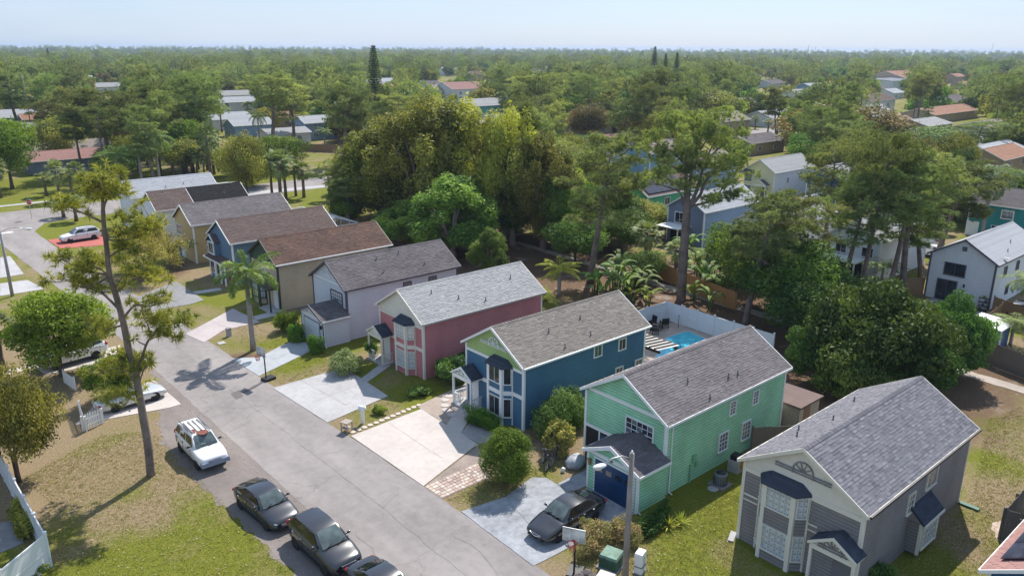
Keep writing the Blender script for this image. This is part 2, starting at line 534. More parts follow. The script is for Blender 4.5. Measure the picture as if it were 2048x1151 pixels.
def asphalt(name, col, crack=True):
    m = bpy.data.materials.new(name)
    nt, nd, lk, b = nodes_of(m)
    b.inputs['Roughness'].default_value = 0.92
    b.inputs['Specular IOR Level'].default_value = 0.2
    n1 = noise(nt, 0.22, 6, 0.62, stretch=(1.6, 0.5, 1))
    n2 = noise(nt, 1.7, 5, 0.7)
    n3 = noise(nt, 60, 3, 0.8)
    f = mixc(nt, n1, n2, 0.35)
    c = mixc(nt, tuple(x*0.74 for x in col), tuple(x*1.14 for x in col), ramp(nt, f, 0.36, 0.62))
    c = mixc(nt, c, mixc(nt, (0.72,)*3, (1.28,)*3, n3), 1.0, 'MULTIPLY')
    # worn oil drips and old patches
    n5 = noise(nt, 0.9, 3, 0.5)
    c = mixc(nt, c, tuple(x*0.62 for x in col), mixc(nt, (0,)*3, (.7,)*3, ramp(nt, n5, 0.68, 0.76)))
    if crack:
        vo = N(nt, 'ShaderNodeTexVoronoi', feature='DISTANCE_TO_EDGE', i_Scale=0.14)
        tc = nt.nodes.new('ShaderNodeTexCoord')
        wn = N(nt, 'ShaderNodeTexNoise', i_Scale=0.9, i_Detail=5)
        lk.new(tc.outputs['Object'], wn.inputs['Vector'])
        vm = N(nt, 'ShaderNodeVectorMath', operation='MULTIPLY_ADD'); vm.inputs[1].default_value = (1.8, 1.8, 0)
        lk.new(wn.outputs['Color'], vm.inputs[0]); lk.new(tc.outputs['Object'], vm.inputs[2]); lk.new(vm.outputs[0], vo.inputs['Vector'])
        c = mixc(nt, tuple(x*0.55 for x in col), c, mixc(nt, (.35,)*3, (1,)*3, ramp(nt, vo.outputs['Distance'], 0.0, 0.005)))
    lk.new(c, b.inputs['Base Color'])
    bump(nt, b, n3, 0.25, 0.01)
    return m
M_road = asphalt('sunbleached_asphalt', (0.262, 0.237, 0.229))
M_grav = asphalt('grey_gravel', (0.20, 0.172, 0.158), False)
def concrete(name, col, var=0.14):
    m = pm(name, col, 0.88, var, 2.2, spec=0.2)
    return m
M_conc = concrete('grey_concrete', (0.24, 0.235, 0.24))
M_concw = concrete('white_concrete', (0.48, 0.43, 0.40), 0.08)
M_concb = concrete('bluish_concrete', (0.30, 0.31, 0.335), 0.24)
M_concl = concrete('pale_concrete', (0.39, 0.38, 0.385), 0.12)
M_redp = concrete('red_painted_concrete', (0.42, 0.13, 0.11), 0.12)
M_deck = concrete('pool_deck_concrete', (0.39, 0.32, 0.275), 0.08)

# street running away past the houses, and the cross street at its far end
street = [(22.5, -30), (22.6, 29), (22.4, 40), (22.05, 46), (21.9, 60), (21.6, 75), (20.6, 90), (19.6, 105), (19.3, 122), (21.5, 127.0), (26, 128.2)]
street += [(300, 130), (300, 140), (24, 139.6), (-200, 142), (-200, 131), (6, 129.2), (11, 128), (14.2, 124), (14.7, 112), (15.4, 95), (16.0, 80), (16.25, 66), (16.3, 30), (16.2, -30)]
sheet('street', street, 0.012, M_road, 0.04, 0.03, 0.9)
sheet('gravel_shoulder', [(16.6, 20), (16.6, 62), (15.6, 61), (14.9, 55), (13.6, 52.5), (12.7, 49), (12.6, 43), (12.9, 37), (13.2, 31), (13.0, 20)], 0.008, M_grav, 0.22, 0, 0.35)
mb = MB()
for i in range(900):
    x, y = random.uniform(12.7, 16.3), random.uniform(24, 60)
    s = random.uniform(0.015, 0.05)
    mb.box((x, y, 0.008+s*0.3), (s*1.4, s, s*0.7), random.uniform(0, 3), tint=random.random())
o = mb.build('gravel', pm('pale_stone', (0.36, 0.33, 0.31), 0.9, 0.25, 9)); o['kind'] = 'stuff'; tag(o, 'loose pale gravel on the road shoulder beside parked cars', 'gravel')
# pavement patch and tar line in the street
sheet('road_patch', P((461, 787), (478, 779), (487, 792), (472, 799)), 0.018, asphalt('dark_patch', (0.16, 0.145, 0.14), False), 0.03, 0, 0.4)
sheet('road_patch', P((484, 784), (488, 787), (535, 760), (531, 757)), 0.018, bpy.data.materials['dark_patch'], 0.03, 0, 0.4)
# concrete gutter edge in front of the driveways
sheet('stop_line', [(14.9, 123.2), (17.0, 123.2), (17.0, 123.9), (14.9, 123.9)], 0.02, pm('road_paint', (0.75, 0.74, 0.7), 0.7, 0.12, 6))
def crack(pts, w, mat, name='tar_seam', z=0.019):
    mb = MB(); L_, R_ = [], []
    fine = []
    for a, b in zip(pts[:-1], pts[1:]):
        a, b = Vector(a), Vector(b); k = max(2, int((b-a).length/.5))
        fine += [a.lerp(b, i/k)+Vector((random.uniform(-.07, .07), random.uniform(-.07, .07))) for i in range(k)]
    for i in range(len(fine)-1):
        d = (fine[i+1]-fine[i]).normalized(); n = Vector((-d.y, d.x))*w*random.uniform(.35, 1)
        L_.append((*(fine[i]+n), z)); R_.append((*(fine[i]-n), z))
    n = len(L_); mb.add(L_+R_, [(i, i+n, i+n+1, i+1) for i in range(n-1)])
    return struct(mb.build(name, mat))
M_tar = asphalt('tar', (0.165, 0.15, 0.143), False)
crack([(19.4, 20), (19.5, 36), (19.3, 52), (19.2, 70), (18.6, 92)], .012, M_tar)
crack([(16.6, 47.5), (18.4, 48.2), (19.4, 47.9)], .02, M_tar); crack([(19.5, 33.2), (21.0, 33.9), (22.3, 33.6)], .02, M_tar); crack([(16.5, 57), (19.2, 58.4), (21.7, 58.1)], .02, M_tar); crack([(19.4, 41.0), (20.6, 40.4), (22.2, 40.9)], .016, M_tar)
crack([(16.4, 28), (17.2, 30.5), (17.0, 33)], .016, M_tar); crack([(20.6, 24), (21.2, 27), (20.8, 29.5)], .014, M_tar)
# driveways and walks
def drive(name, poly, mat, z=0.03, jit=0.02): return sheet(name, poly, z, mat, jit, 0.06, 0.8)
drive('driveway', [(22.45, 24.0), (29.8, 23.7), (29.8, 27.3), (28.6, 27.35), (28.6, 29.6), (28.0, 30.2), (25.5, 29.6), (22.6, 30.1)], M_concb, 0.034)
drive('garden_walk', [(28.6, 27.45), (32.3, 27.45), (32.3, 28.7), (28.65, 28.7)], M_concb, 0.03)
drive('driveway', P((702, 872), (842, 818), (955, 888), (847, 972)), M_concw, 0.04, 0.005)
drive('garden_walk', P((888, 858), (925, 800), (950, 815), (946, 826), (922, 866), (957, 889), (953, 893)), M_concw, 0.034, 0.0)
drive('driveway', P((546, 776), (690, 735), (776, 792), (655, 845)), M_concl, 0.04, 0.005)
drive('garden_walk', P((722, 757), (780, 714), (790, 724), (735, 764)), M_concl, 0.034, 0.0)
drive('driveway', P((463, 717), (520, 714), (565, 690), (585, 682), (612, 685), (622, 702), (518, 752)), concrete('cool_concrete', (0.37, 0.385, 0.41), 0.1), 0.036, 0.01)
drive('driveway', P((371, 668), (466, 617), (520, 644), (446, 661), (408, 685)), concrete('pinkish_concrete', (0.42, 0.37, 0.365), 0.08), 0.036, 0.01)
drive('garden_walk', P((506, 633), (548, 622), (556, 630), (512, 640)), M_concl, 0.03, 0.0)
drive('driveway', P((262, 600), (352, 562), (408, 600), (378, 609), (300, 622)), M_conc, 0.036, 0.01)
drive('garden_walk', P((385, 583), (440, 576), (444, 580), (392, 588)), M_concl, 0.03, 0.0)
drive('driveway', P((95, 480), (128, 476), (215, 470), (215, 490), (120, 497)), M_redp, 0.036, 0.01)
drive('driveway', P((150, 850), (200, 800), (308, 760), (362, 808), (340, 815)), M_concw, 0.036, 0.02)
drive('driveway', P((75, 735), (180, 705), (240, 690), (245, 720), (90, 749)), M_concw, 0.036, 0.02)
drive('garden_walk', P((10, 741), (72, 728), (77, 734), (12, 750)), M_concw, 0.03, 0.01)
drive('driveway', P((0, 515), (20, 512), (48, 548), (0, 556)), M_concl, 0.036, 0.02)
drive('driveway', P((0, 567), (55, 560), (90, 578), (0, 592)), M_concl, 0.036, 0.02)
drive('garden_patio', P((0, 1045), (40, 1040), (48, 1085), (0, 1105)), M_conc, 0.03, 0.02)
# narrow concrete drain path behind the gardens
drive('drain_path', [(64.0, 5), (65.3, 5), (65.5, 30), (65.9, 50), (66.6, 75), (65.6, 75), (64.6, 50), (64.1, 30)], concrete('sandy_concrete', (0.37, 0.315, 0.275), 0.15), 0.03, 0.1)
sheet('park_path', P((480, 385), (600, 374), (700, 366), (700, 370), (600, 379), (490, 391)), 0.02, M_concl, 0.05, 0, 2)
sheet('side_street', P((1480, 262), (1560, 252), (1556, 258), (1484, 268)), 0.02, M_road, 0.1, 0, 3)
sheet('pavement', [(-120, 146.0), (60, 144.2), (60, 145.6), (-120, 147.4)], 0.02, M_concl, 0.03, 0, 2)
sheet('sand_patch', P((1985, 1045), (2010, 1040), (2022, 1070), (2005, 1085), (1990, 1070)), 0.01, pm('pale_sand', (0.5, 0.4, 0.33), 0.95, 0.2, 4), 0.2, 0, 0.3)
# stone chip bed in front of the blue house
gb = sheet('gravel_bed', P((833, 812), (880, 790), (925, 770), (940, 778), (950, 800), (905, 852), (890, 846)), 0.02, asphalt('shell_gravel', (0.36, 0.295, 0.25), False), 0.03, 0, 0.5)
sheet('gravel_bed', P((921, 866), (945, 838), (960, 845), (1000, 862), (975, 885), (958, 887)), 0.02, asphalt('white_gravel', (0.30, 0.285, 0.28), False), 0.03, 0, 0.5)
# pavers: strip beside the drive, each stone its own piece
pv_root = struct(MB().prism(P((848, 974), (955, 892), (985, 952), (882, 998)), 0.0, 0.024).build('paver_strip', pm('paver_joint_sand', (0.27, 0.22, 0.19), 0.95, 0.2, 6)))
cols = [pm('paver_tan', (0.47, 0.37, 0.31), .9, .12, 4), pm('paver_rose', (0.40, 0.29, 0.25), .9, .12, 4), pm('paver_buff', (0.52, 0.44, 0.38), .9, .12, 4), pm('paver_brown', (0.33, 0.25, 0.22), .9, .12, 4)]
A0, A1, B0, B1 = [Vector(p) for p in P((850, 973), (955, 926), (884, 996), (984, 951))]
nr, nc = 6, 15
for r in range(nr):
    u = 0.0
    while u < 1:
        du = random.choice((1/nc, 1/nc, 1.5/nc)); u2 = min(1, u+du)
        g = 0.004
        q = []
        for uu, vv in ((u+g, r/nr+0.012), (u2-g, r/nr+0.012), (u2-g, (r+1)/nr-0.012), (u+g, (r+1)/nr-0.012)):
            q.append(tuple((A0.lerp(A1, uu)).lerp(B0.lerp(B1, uu), vv)))
        MB().prism(q, 0.015, 0.045+random.uniform(-.004, .004)).build('paver', random.choice(cols), pv_root)
        u = u2
# loose edging stones along the drive
for i in range(13):
    t = i/12
    p = Vector(W(706, 864)).lerp(Vector(W(838, 810)), t)
    k = [(math.cos(a)*random.uniform(.17, .24), math.sin(a)*random.uniform(.17, .24)) for a in [j*PI/3+i for j in range(6)]]
    tag(MB().prism(k, 0.0, 0.05).build('edging_stone', cols[2], None, loc=(p.x, p.y, 0)), 'pale flat edging stone in the row beside the white driveway', 'stone', 'edging stones beside the driveway')
# round stepping stones
for i, (x, y) in enumerate([(935, 770), (930, 777), (912, 785), (898, 792), (890, 800), (890, 811), (893, 820), (903, 829)]):
    k = [(math.cos(a)*.31*random.uniform(.93, 1.05), math.sin(a)*.31*random.uniform(.93, 1.05)) for a in np.linspace(0, 2*PI, 13)[:-1]]
    tag(MB().prism(k, 0.01, 0.06).build('stepping_stone', M_concw, None, loc=(*W(x, y), 0)), 'round white stepping stone on the gravel bed by the blue house', 'stone', 'round stepping stones')

# grass: short blades over the near lawns
def in_poly(x, y, poly):
    c = np.zeros(x.shape, bool)
    n = len(poly)
    for i in range(n):
        (x1, y1), (x2, y2) = poly[i], poly[(i+1) % n]
        c ^= ((y1 > y) != (y2 > y)) & (x < (x2-x1)*(y-y1)/(y2-y1+1e-12)+x1)
    return c
LAWNS = [(P((95, 1000), (300, 860), (345, 900), (420, 980), (500, 1060), (590, 1151), (110, 1151)), 4200), (P((40, 960), (200, 870), (300, 860), (100, 1000)), 1200),
         (P((700, 862), (640, 790), (800, 740), (850, 770), (830, 800)), 900), (P((1230, 1040), (1330, 1030), (1420, 985), (1470, 950), (1480, 1000), (1465, 1090), (1500, 1151), (1290, 1151)), 2600),
         (P((1800, 1151), (1850, 1090), (1940, 1000), (1975, 840), (2048, 810), (2048, 960), (1990, 1151)), 2600), (P((530, 735), (640, 690), (690, 730), (560, 770)), 800),
         (P((440, 620), (500, 640), (600, 700), (490, 700)), 500), (P((890, 1000), (985, 955), (1060, 930), (1100, 945), (950, 1010)), 600), (P((1150, 1151), (1150, 1100), (1230, 1060), (1290, 1151)), 900)]
def scatter(poly, n):
    a = np.array(poly); lo, hi = a.min(0), a.max(0)
    out = np.zeros((0, 2))
    while len(out) < n:
        p = RNG.uniform(lo, hi, (n*3, 2))
        out = np.concatenate([out, p[in_poly(p[:, 0], p[:, 1], poly)]])
    return out[:n]
pts = np.concatenate([scatter(p, n) for p, n in LAWNS])
nb = 6
base = np.repeat(pts, nb, 0)+RNG.normal(0, 0.06, (len(pts)*nb, 2))
ang = RNG.uniform(0, 2*PI, len(base)); hgt = RNG.uniform(0.03, 0.08, len(base)); wd = 0.012
tip = base+np.stack([np.cos(ang), np.sin(ang)], 1)*hgt[:, None]*0.8
pr = np.stack([-np.sin(ang), np.cos(ang)], 1)*wd
V = np.zeros((len(base), 3, 3)); V[:, 0, :2] = base-pr; V[:, 1, :2] = base+pr; V[:, 2, :2] = tip; V[:, 2, 2] = hgt
tn = np.repeat(np.clip(np.repeat(RNG.beta(1.6, 2.0, len(pts)), nb)+RNG.normal(0, .12, len(base)), 0, 1), 3)
gm = leafmat('grass_blades', (0.16, 0.19, 0.025), (0.46, 0.38, 0.13), 0.2, 0.7, 0.0)
g = obj('grass', fast_mesh('grass', V.reshape(-1, 3), np.arange(len(base)*3).reshape(-1, 3), tn, gm)); g['kind'] = 'stuff'
tag(g, 'short green and straw coloured grass tufts on the lawns', 'grass')
# dry fallen leaves
pts = np.concatenate([scatter(p, n) for p, n in [(LAWNS[0][0], 700), (LAWNS[1][0], 500), (LAWNS[4][0], 500), (LAWNS[7][0], 250), (LAWNS[3][0], 200), (P((1300, 545), (1420, 600), (1400, 615), (1290, 570)), 300)]])
n = len(pts); a = RNG.uniform(0, 2*PI, n); s = RNG.uniform(.02, .06, n)
d1 = np.stack([np.cos(a), np.sin(a)], 1)*s[:, None]; d2 = np.stack([-np.sin(a), np.cos(a)], 1)*s[:, None]*.5
V = np.zeros((n, 4, 3)); V[:, 0, :2] = pts-d1; V[:, 1, :2] = pts-d2; V[:, 2, :2] = pts+d1; V[:, 3, :2] = pts+d2
V[:, :, 2] = 0.02+RNG.uniform(0, .05, (n, 4))
g = obj('fallen_leaves', fast_mesh('fallen_leaves', V.reshape(-1, 3), np.arange(n*4).reshape(-1, 4), np.repeat(RNG.random(n), 4), leafmat('dead_leaves', (0.22, 0.13, 0.07), (0.55, 0.46, 0.36), 0.05, 0.8, 0))); g['kind'] = 'stuff'
tag(g, 'pale dry leaves scattered over the grass', 'leaves')

# control joints sawn into the concrete drives
M_joint = pm('joint_groove', (.17, .155, .15), .95, .15)
for a, b in ((W(776, 845), W(902, 930)), (W(620, 808), W(735, 762)), (W(600, 812), W(716, 857)) if False else (W(600, 760), W(712, 820)), (W(1005, 985), W(1080, 1075)), (W(520, 733), W(600, 694)), (W(420, 642), W(480, 664))):
    crack([a, b], .012, M_joint, 'control_joint', .046)
for x, y, rx in ((800, 900, .5), (770, 850, .35), (640, 790, .4), (850, 930, .3), (980, 1030, .5), (545, 725, .3)):
    q = W(x, y); pl = [(q[0]+math.cos(a)*rx*random.uniform(.6, 1.1), q[1]+math.sin(a)*rx*1.6*random.uniform(.6, 1.1)) for a in np.linspace(0, 2*PI, 14)[:-1]]
# ================================================================== houses
def lap_wall(mb, a, b, z0, tops, h=0.19, lip=0.036):
    """lapped siding from a to b (outward normal on the right hand of a->b); tops = list of (t, z) along the wall, linear between"""
    a, b = Vector(a), Vector(b)
    d = b-a; L = d.length; d.normalize()
    n = Vector((d.y, -d.x))
    ts = [t for t, _ in tops]; zs = [z for _, z in tops]
    def span(z):
        """range of t where the wall reaches height z"""
        g = [t for t in np.linspace(0, 1, 201) if np.interp(t, ts, zs) >= z-1e-6]
        return (g[0], g[-1]) if g else None
    z = z0; zt = max(zs)
    while z < zt-0.01:
        z2 = min(z+h, zt-0.004)
        s1, s2 = span(z), span(z2)
        if not s1: break
        if not s2: s2 = ((s1[0]+s1[1])/2,)*2
        def p(t, zz, o): q = a+d*(L*t)+n*o; return (q.x, q.y, zz)
        zk = min(z+.034, z2-.002); fk = (zk-z)/(z2-z); lk_ = lip+(.004-lip)*fk
        k0, k1 = s1[0]+(s2[0]-s1[0])*fk, s1[1]+(s2[1]-s1[1])*fk
        mb.quad(p(s1[0], z, lip), p(s1[1], z, lip), p(k1, zk, lk_), p(k0, zk, lk_), .86)  # darkened lower edge: painted shadow line of the lap, with drip grime
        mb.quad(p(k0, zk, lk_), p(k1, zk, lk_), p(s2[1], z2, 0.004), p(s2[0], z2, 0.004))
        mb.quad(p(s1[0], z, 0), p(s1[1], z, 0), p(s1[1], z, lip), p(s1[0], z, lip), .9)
        z = z2
def shingles(mb, o, u, v, U, V, tabs=True, exp=0.165, tab=0.31):
    """courses of shingles on a slope: o = eave corner, u along the eave, v up the slope"""
    o, u, v = Vector(o), Vector(u).normalized(), Vector(v).normalized()
    n = u.cross(v).normalized()
    if n.z < 0: n = -n
    k = max(1, round(V/exp)); e = V/k
    for r in range(k):
        if tabs:
            x = -random.uniform(0, tab)
            while x < U:
                w = tab*random.choice((0.6, 1, 1, 1.4)); x0, x1 = max(0, x), min(U, x+w); x += w
                if x1-x0 < 0.01: continue
                t = random.choice((0.012, 0.026)); ti = min(1, max(0, random.gauss(0.5, 0.17)))
                g = 0.004
                A, B = o+u*(x0+g)+v*(r*e), o+u*(x1-g)+v*(r*e)
                C, D = o+u*(x1-g)+v*((r+1)*e+.01), o+u*(x0+g)+v*((r+1)*e+.01)
                mb.add([A+n*t, B+n*t, C+n*.005, D+n*.005, A, B], [(0, 1, 2, 3), (4, 5, 1, 0)], ti)
        else:
            A, B = o+v*(r*e), o+u*U+v*(r*e)
            C, D = o+u*U+v*((r+1)*e), o+v*((r+1)*e)
            ti = min(1, max(0, random.gauss(0.5, 0.15)))
            mb.add([A+n*.018, B+n*.018, C+n*.003, D+n*.003, A, B], [(0, 1, 2, 3), (4, 5, 1, 0)], ti)
    # deck under the shingles
    A, B, C, D = o, o+u*U, o+u*U+v*V, o+v*V
    mb.add([A+n*0.001, B+n*0.001, C+n*0.001, D+n*0.001, A-n*.1, B-n*.1, C-n*.1, D-n*.1], [(0, 1, 2, 3), (7, 6, 5, 4), (0, 4, 5, 1), (1, 5, 6, 2), (2, 6, 7, 3), (3, 7, 4, 0)], 0.3)
def gable_roof(root, x0, x1, y0, y1, ez, rz, mat, trim, tabs=True, fascia=0.16, vents=(), name='roof', axis='x', ventmat=None, backtrim=True, gutter=None):
    """ridge along local x; eaves at y0 and y1"""
    ym = (y0+y1)/2; run = (y1-y0)/2; V = math.hypot(run, rz-ez)
    mb = MB()
    shingles(mb, (x0, y0, ez), (1, 0, 0), (0, run, rz-ez), x1-x0, V, tabs)
    shingles(mb, (x1, y1, ez), (-1, 0, 0), (0, -run, rz-ez), x1-x0, V, tabs)
    ro = mb.build(name, mat, root)
    # ridge cap
    rc = MB(); x = x0
    while x < x1-0.02:
        w = min(0.3, x1-x); ti = random.uniform(.2, .7)
        sl = (rz-ez)/run*0.14
        rc.add([(x, ym-.14, rz-sl+.045), (x+w+.02, ym-.14, rz-sl+.03), (x+w+.02, ym, rz+.035), (x, ym, rz+.055), (x+w+.02, ym+.14, rz-sl+.03), (x, ym+.14, rz-sl+.045)], [(0, 1, 2, 3), (3, 2, 4, 5)], ti)
        x += w
    rc.build('ridge_cap', mat, ro)
    # rake boards on the gable ends, fascia on the eaves
    for xe, s in ((x0, -1), (x1, 1)):
        if s > 0 and not backtrim: continue
        for ya, yb in ((y0, ym), (y1, ym)):
            m2 = MB(); o = 0.05*s; tk = fascia
            q = [(xe, ya, ez+.02), (xe, yb, rz+.02), (xe, yb, rz-tk*1.15), (xe, ya, ez-tk*1.0)]
            m2.add([(xe, *p[1:]) for p in q]+[(xe+o, *p[1:]) for p in q], [(0, 1, 2, 3), (7, 6, 5, 4), (0, 4, 5, 1), (1, 5, 6, 2), (2, 6, 7, 3), (3, 7, 4, 0)])
            m2.build('rake_board', trim, root)
    for ye, s in ((y0, -1), (y1, 1)):
        bx('fascia', trim, root, ((x0+x1)/2, ye+s*.025, ez-.07), (x1-x0, .05, .15))
        if gutter is not None and s < 0:
            bx('gutter', gutter, root, ((x0+x1)/2, ye-.10, ez-.03), (x1-x0, .10, .11))
    for fx, fv in vents:
        ysl = y0+run*fv; zz = ez+(rz-ez)*(fv if fv <= 1 else 2-fv)
        m2 = MB().lathe([(.09, 0), (.045, .04), (.045, .30), (.03, .31)], 8)
        m2.build('roof_vent', ventmat or M_vent, ro, True, (x0+(x1-x0)*fx, ysl, zz))
    return ro
def window(root, c, w, h, face, frame=None, pane=None, nx=2, nz=2, split=False, casing=0.07, fine=True, name='window'):
    """c = centre on the wall surface, face = angle with local -y turned outward"""
    frame = frame or M_white; pane = pane or M_glass
    mb = MB(); t = casing
    for cc, d in (((0, 0, h/2+t/2), (w+2*t, .07, t)), ((0, -.01, -h/2-t/2), (w+2*t+.04, .10, t)), ((-w/2-t/2, 0, 0), (t, .07, h)), ((w/2+t/2, 0, 0), (t, .07, h))):
        mb.box((cc[0], cc[1]-.05, cc[2]), (d[0], d[1]+.03, d[2]))
    wo = mb.build(name, frame, root, loc=c, rz=face)
    m2 = MB(); bw = .028
    for i in range(1, nx): m2.box((-w/2+w*i/nx, -.055, 0), (bw if not split or i*2 != nx else .05, .03, h))
    for k in range(1, nz): m2.box((0, -.054, -h/2+h*k/nz), (w, .032, bw if k*2 != nz else .05))
    if nx > 1 or nz > 1: m2.build('muntin', frame, wo)
    if fine:
        for i in range(nx):
            for k in range(nz):
                bx('pane', pane if not isinstance(pane, (list, tuple)) else pane[(i+k) % len(pane)], wo, (-w/2+w*(i+.5)/nx, -.044, -h/2+h*(k+.5)/nz), (w/nx-.012, .02, h/nz-.012))
    else:
        bx('pane', pane if not isinstance(pane, (list, tuple)) else pane[0], wo, (0, -.044, 0), (w, .02, h))
    return wo
FR, SD, BK, FS = -PI/2, 0.0, PI/2, PI     # front (-x), near side (-y), back (+x), far side (+y)
def trim_board(root, a, b, z0, z1, mat, name='corner_board', w=.1): pass
def fan(root, x, yc, z, r, mat, name='gable_ornament', bar=1.0, face=FR):
    """sunburst fretwork: half ring, spokes and two bars"""
    mb = MB()
    pts = [(math.cos(a)*r, -.03, math.sin(a)*r) for a in np.linspace(0, PI, 11)]
    for p, q in zip(pts[:-1], pts[1:]): mb.bar(p, q, .05, .06, (0, 1, 0))
    for a in (PI/5, 2*PI/5, 3*PI/5, 4*PI/5): mb.bar((0, -.03, 0), (math.cos(a)*r, -.03, math.sin(a)*r), .045, .045, (0, 1, 0))
    mb.bar((-bar, -.031, 0), (bar, -.031, 0), .05, .07, (0, 1, 0)); mb.bar((-bar*1.0, -.032, -.14), (bar*1.0, -.032, -.14), .05, .05, (0, 1, 0))
    for s in (-1, 1): mb.bar((s*r, -.033, .04), (s*r, -.033, -.2), .05, .05, (0, 1, 0))
    return mb.build(name, mat, root, loc=(x, yc, z), rz=face)
def body(root, x0, x1, y0, y1, ez, rz, wall, gable=None, gz=None, trim=None, h=0.19, corner=True, fv=True):
    """four lapped walls; gable ends split off as their own part when they have another colour"""
    ym = (y0+y1)/2
    gz = gz if gz is not None else ez
    mb = MB()
    lap_wall(mb, (x0, y0), (x1, y0), 0, [(0, ez), (1, ez)], h)
    lap_wall(mb, (x1, y1), (x0, y1), 0, [(0, ez), (1, ez)], h)
    full = [(0, ez), (.5, rz-.03), (1, ez)]
    if gable is None or gable is wall:
        lap_wall(mb, (x0, y1), (x0, y0), 0, full, h); lap_wall(mb, (x1, y0), (x1, y1), 0, full, h)
        mb.build('wall', wall, root)
    else:
        lap_wall(mb, (x0, y1), (x0, y0), 0, [(0, gz), (1, gz)], h); lap_wall(mb, (x1, y0), (x1, y1), 0, full, h)
        mb.build('wall', wall, root)
        g = MB()
        f = lambda z: (ez if z < ez else z)
        # gable from gz up
        pts = [(x0-.012, y1, gz), (x0-.012, y0, gz), (x0-.012, y0, ez), (x0-.012, ym, rz-.03), (x0-.012, y1, ez)]
        g.add(pts, [(0, 1, 2, 3, 4)])
        g.build('gable', gable, root)
    if corner and trim is not None:
        for x, y in ((x0, y0), (x0, y1), (x1, y0), (x1, y1)):
            sx = -1 if x == x0 else 1; sy = -1 if y == y0 else 1
            bx('corner_board', trim, root, (x-sx*.02, y-sy*.02, ez/2-.04), (.17, .17, ez-.08))
def bay(root, x0, ya, yb, ztop, wall, trim, roofmat, out=0.55, cut=0.52, levels=((.55, 2.0), (2.95, 4.25)), pane=None, nx=4, nz=4, side_nx=2, fine=True, band=None, postmat=None):
    """two-storey splayed bay on the front wall (x0), from ya (near) to yb (far)"""
    P0, P1, P2, P3 = (x0, yb), (x0-out, yb-cut), (x0-out, ya+cut), (x0, ya)
    mb = MB()
    for a, b in ((P0, P1), (P1, P2), (P2, P3)): lap_wall(mb, a, b, 0, [(0, ztop), (1, ztop)])
    bo = mb.build('bay_window', wall, root)
    for p in (P1, P2): bx('post', trim, bo, (p[0]-.0, p[1], ztop/2), (.2, .2, ztop))
    for p in (P0, P3): bx('post', trim, bo, (p[0]-.03, p[1], ztop/2), (.1, .1, ztop))
    hd = MB()
    for z, hh in ((ztop-.1, .26),) + (((band, .3),) if band else ()):
        for a, b in ((P0, P1), (P1, P2), (P2, P3)):
            A, B = Vector((*a, z)), Vector((*b, z)); d = (B-A).normalized(); nn = Vector((d.y, -d.x, 0))
            hd.bar(A+nn*.03, B+nn*.03, .07, hh)
    hd.build('header_board', trim, bo)
    for z0, z1 in levels:
        hh = z1-z0-.14; zc = (z0+z1)/2
        for a, b, k in ((P0, P1, side_nx), (P1, P2, nx), (P2, P3, side_nx)):
            A, B = Vector(a), Vector(b); d = (B-A); L = d.length; d.normalize()
            nn = Vector((d.y, -d.x)); mid = (A+B)/2+nn*.012
            face = math.atan2(nn.x, -nn.y)
            window(bo, (mid.x, mid.y, zc), L-.30, hh, face, trim, pane or M_blind, k, nz, casing=.05, fine=fine and k > 1 or fine)
    # little hipped roof
    e = .22; zt = ztop+.42
    q = [(x0, yb+.12, ztop), (x0-out-e, yb-cut+.16, ztop), (x0-out-e, ya+cut-.16, ztop), (x0, ya-.12, ztop)]
    t = [(x0, yb-.45, zt), (x0-.06, yb-cut-.25, zt), (x0-.06, ya+cut+.25, zt), (x0, ya+.45, zt)]
    r = MB()
    for i in range(3):
        for k in range(5):
            f0, f1 = k/5, (k+1)/5
            L = lambda p, s, f: Vector(p).lerp(Vector(s), f)
            nn = Vector((0, 0, .012))
            ti = random.uniform(.3, .7)
            r.quad(L(q[i], t[i], f0)+nn, L(q[i+1], t[i+1], f0)+nn, L(q[i+1], t[i+1], f1), L(q[i], t[i], f1), ti)
            r.quad(L(q[i], t[i], f0), L(q[i+1], t[i+1], f0), L(q[i+1], t[i+1], f0)+nn, L(q[i], t[i], f0)+nn, ti)
    r.add(q+[(p[0], p[1], p[2]-.07) for p in q], [(0, 1, 5, 4), (1, 2, 6, 5), (2, 3, 7, 6), (7, 4, 5, 6)], .4)
    r.add(t, [(0, 1, 2, 3)], .5)
    r.build('bay_roof', roofmat, bo)
    return bo
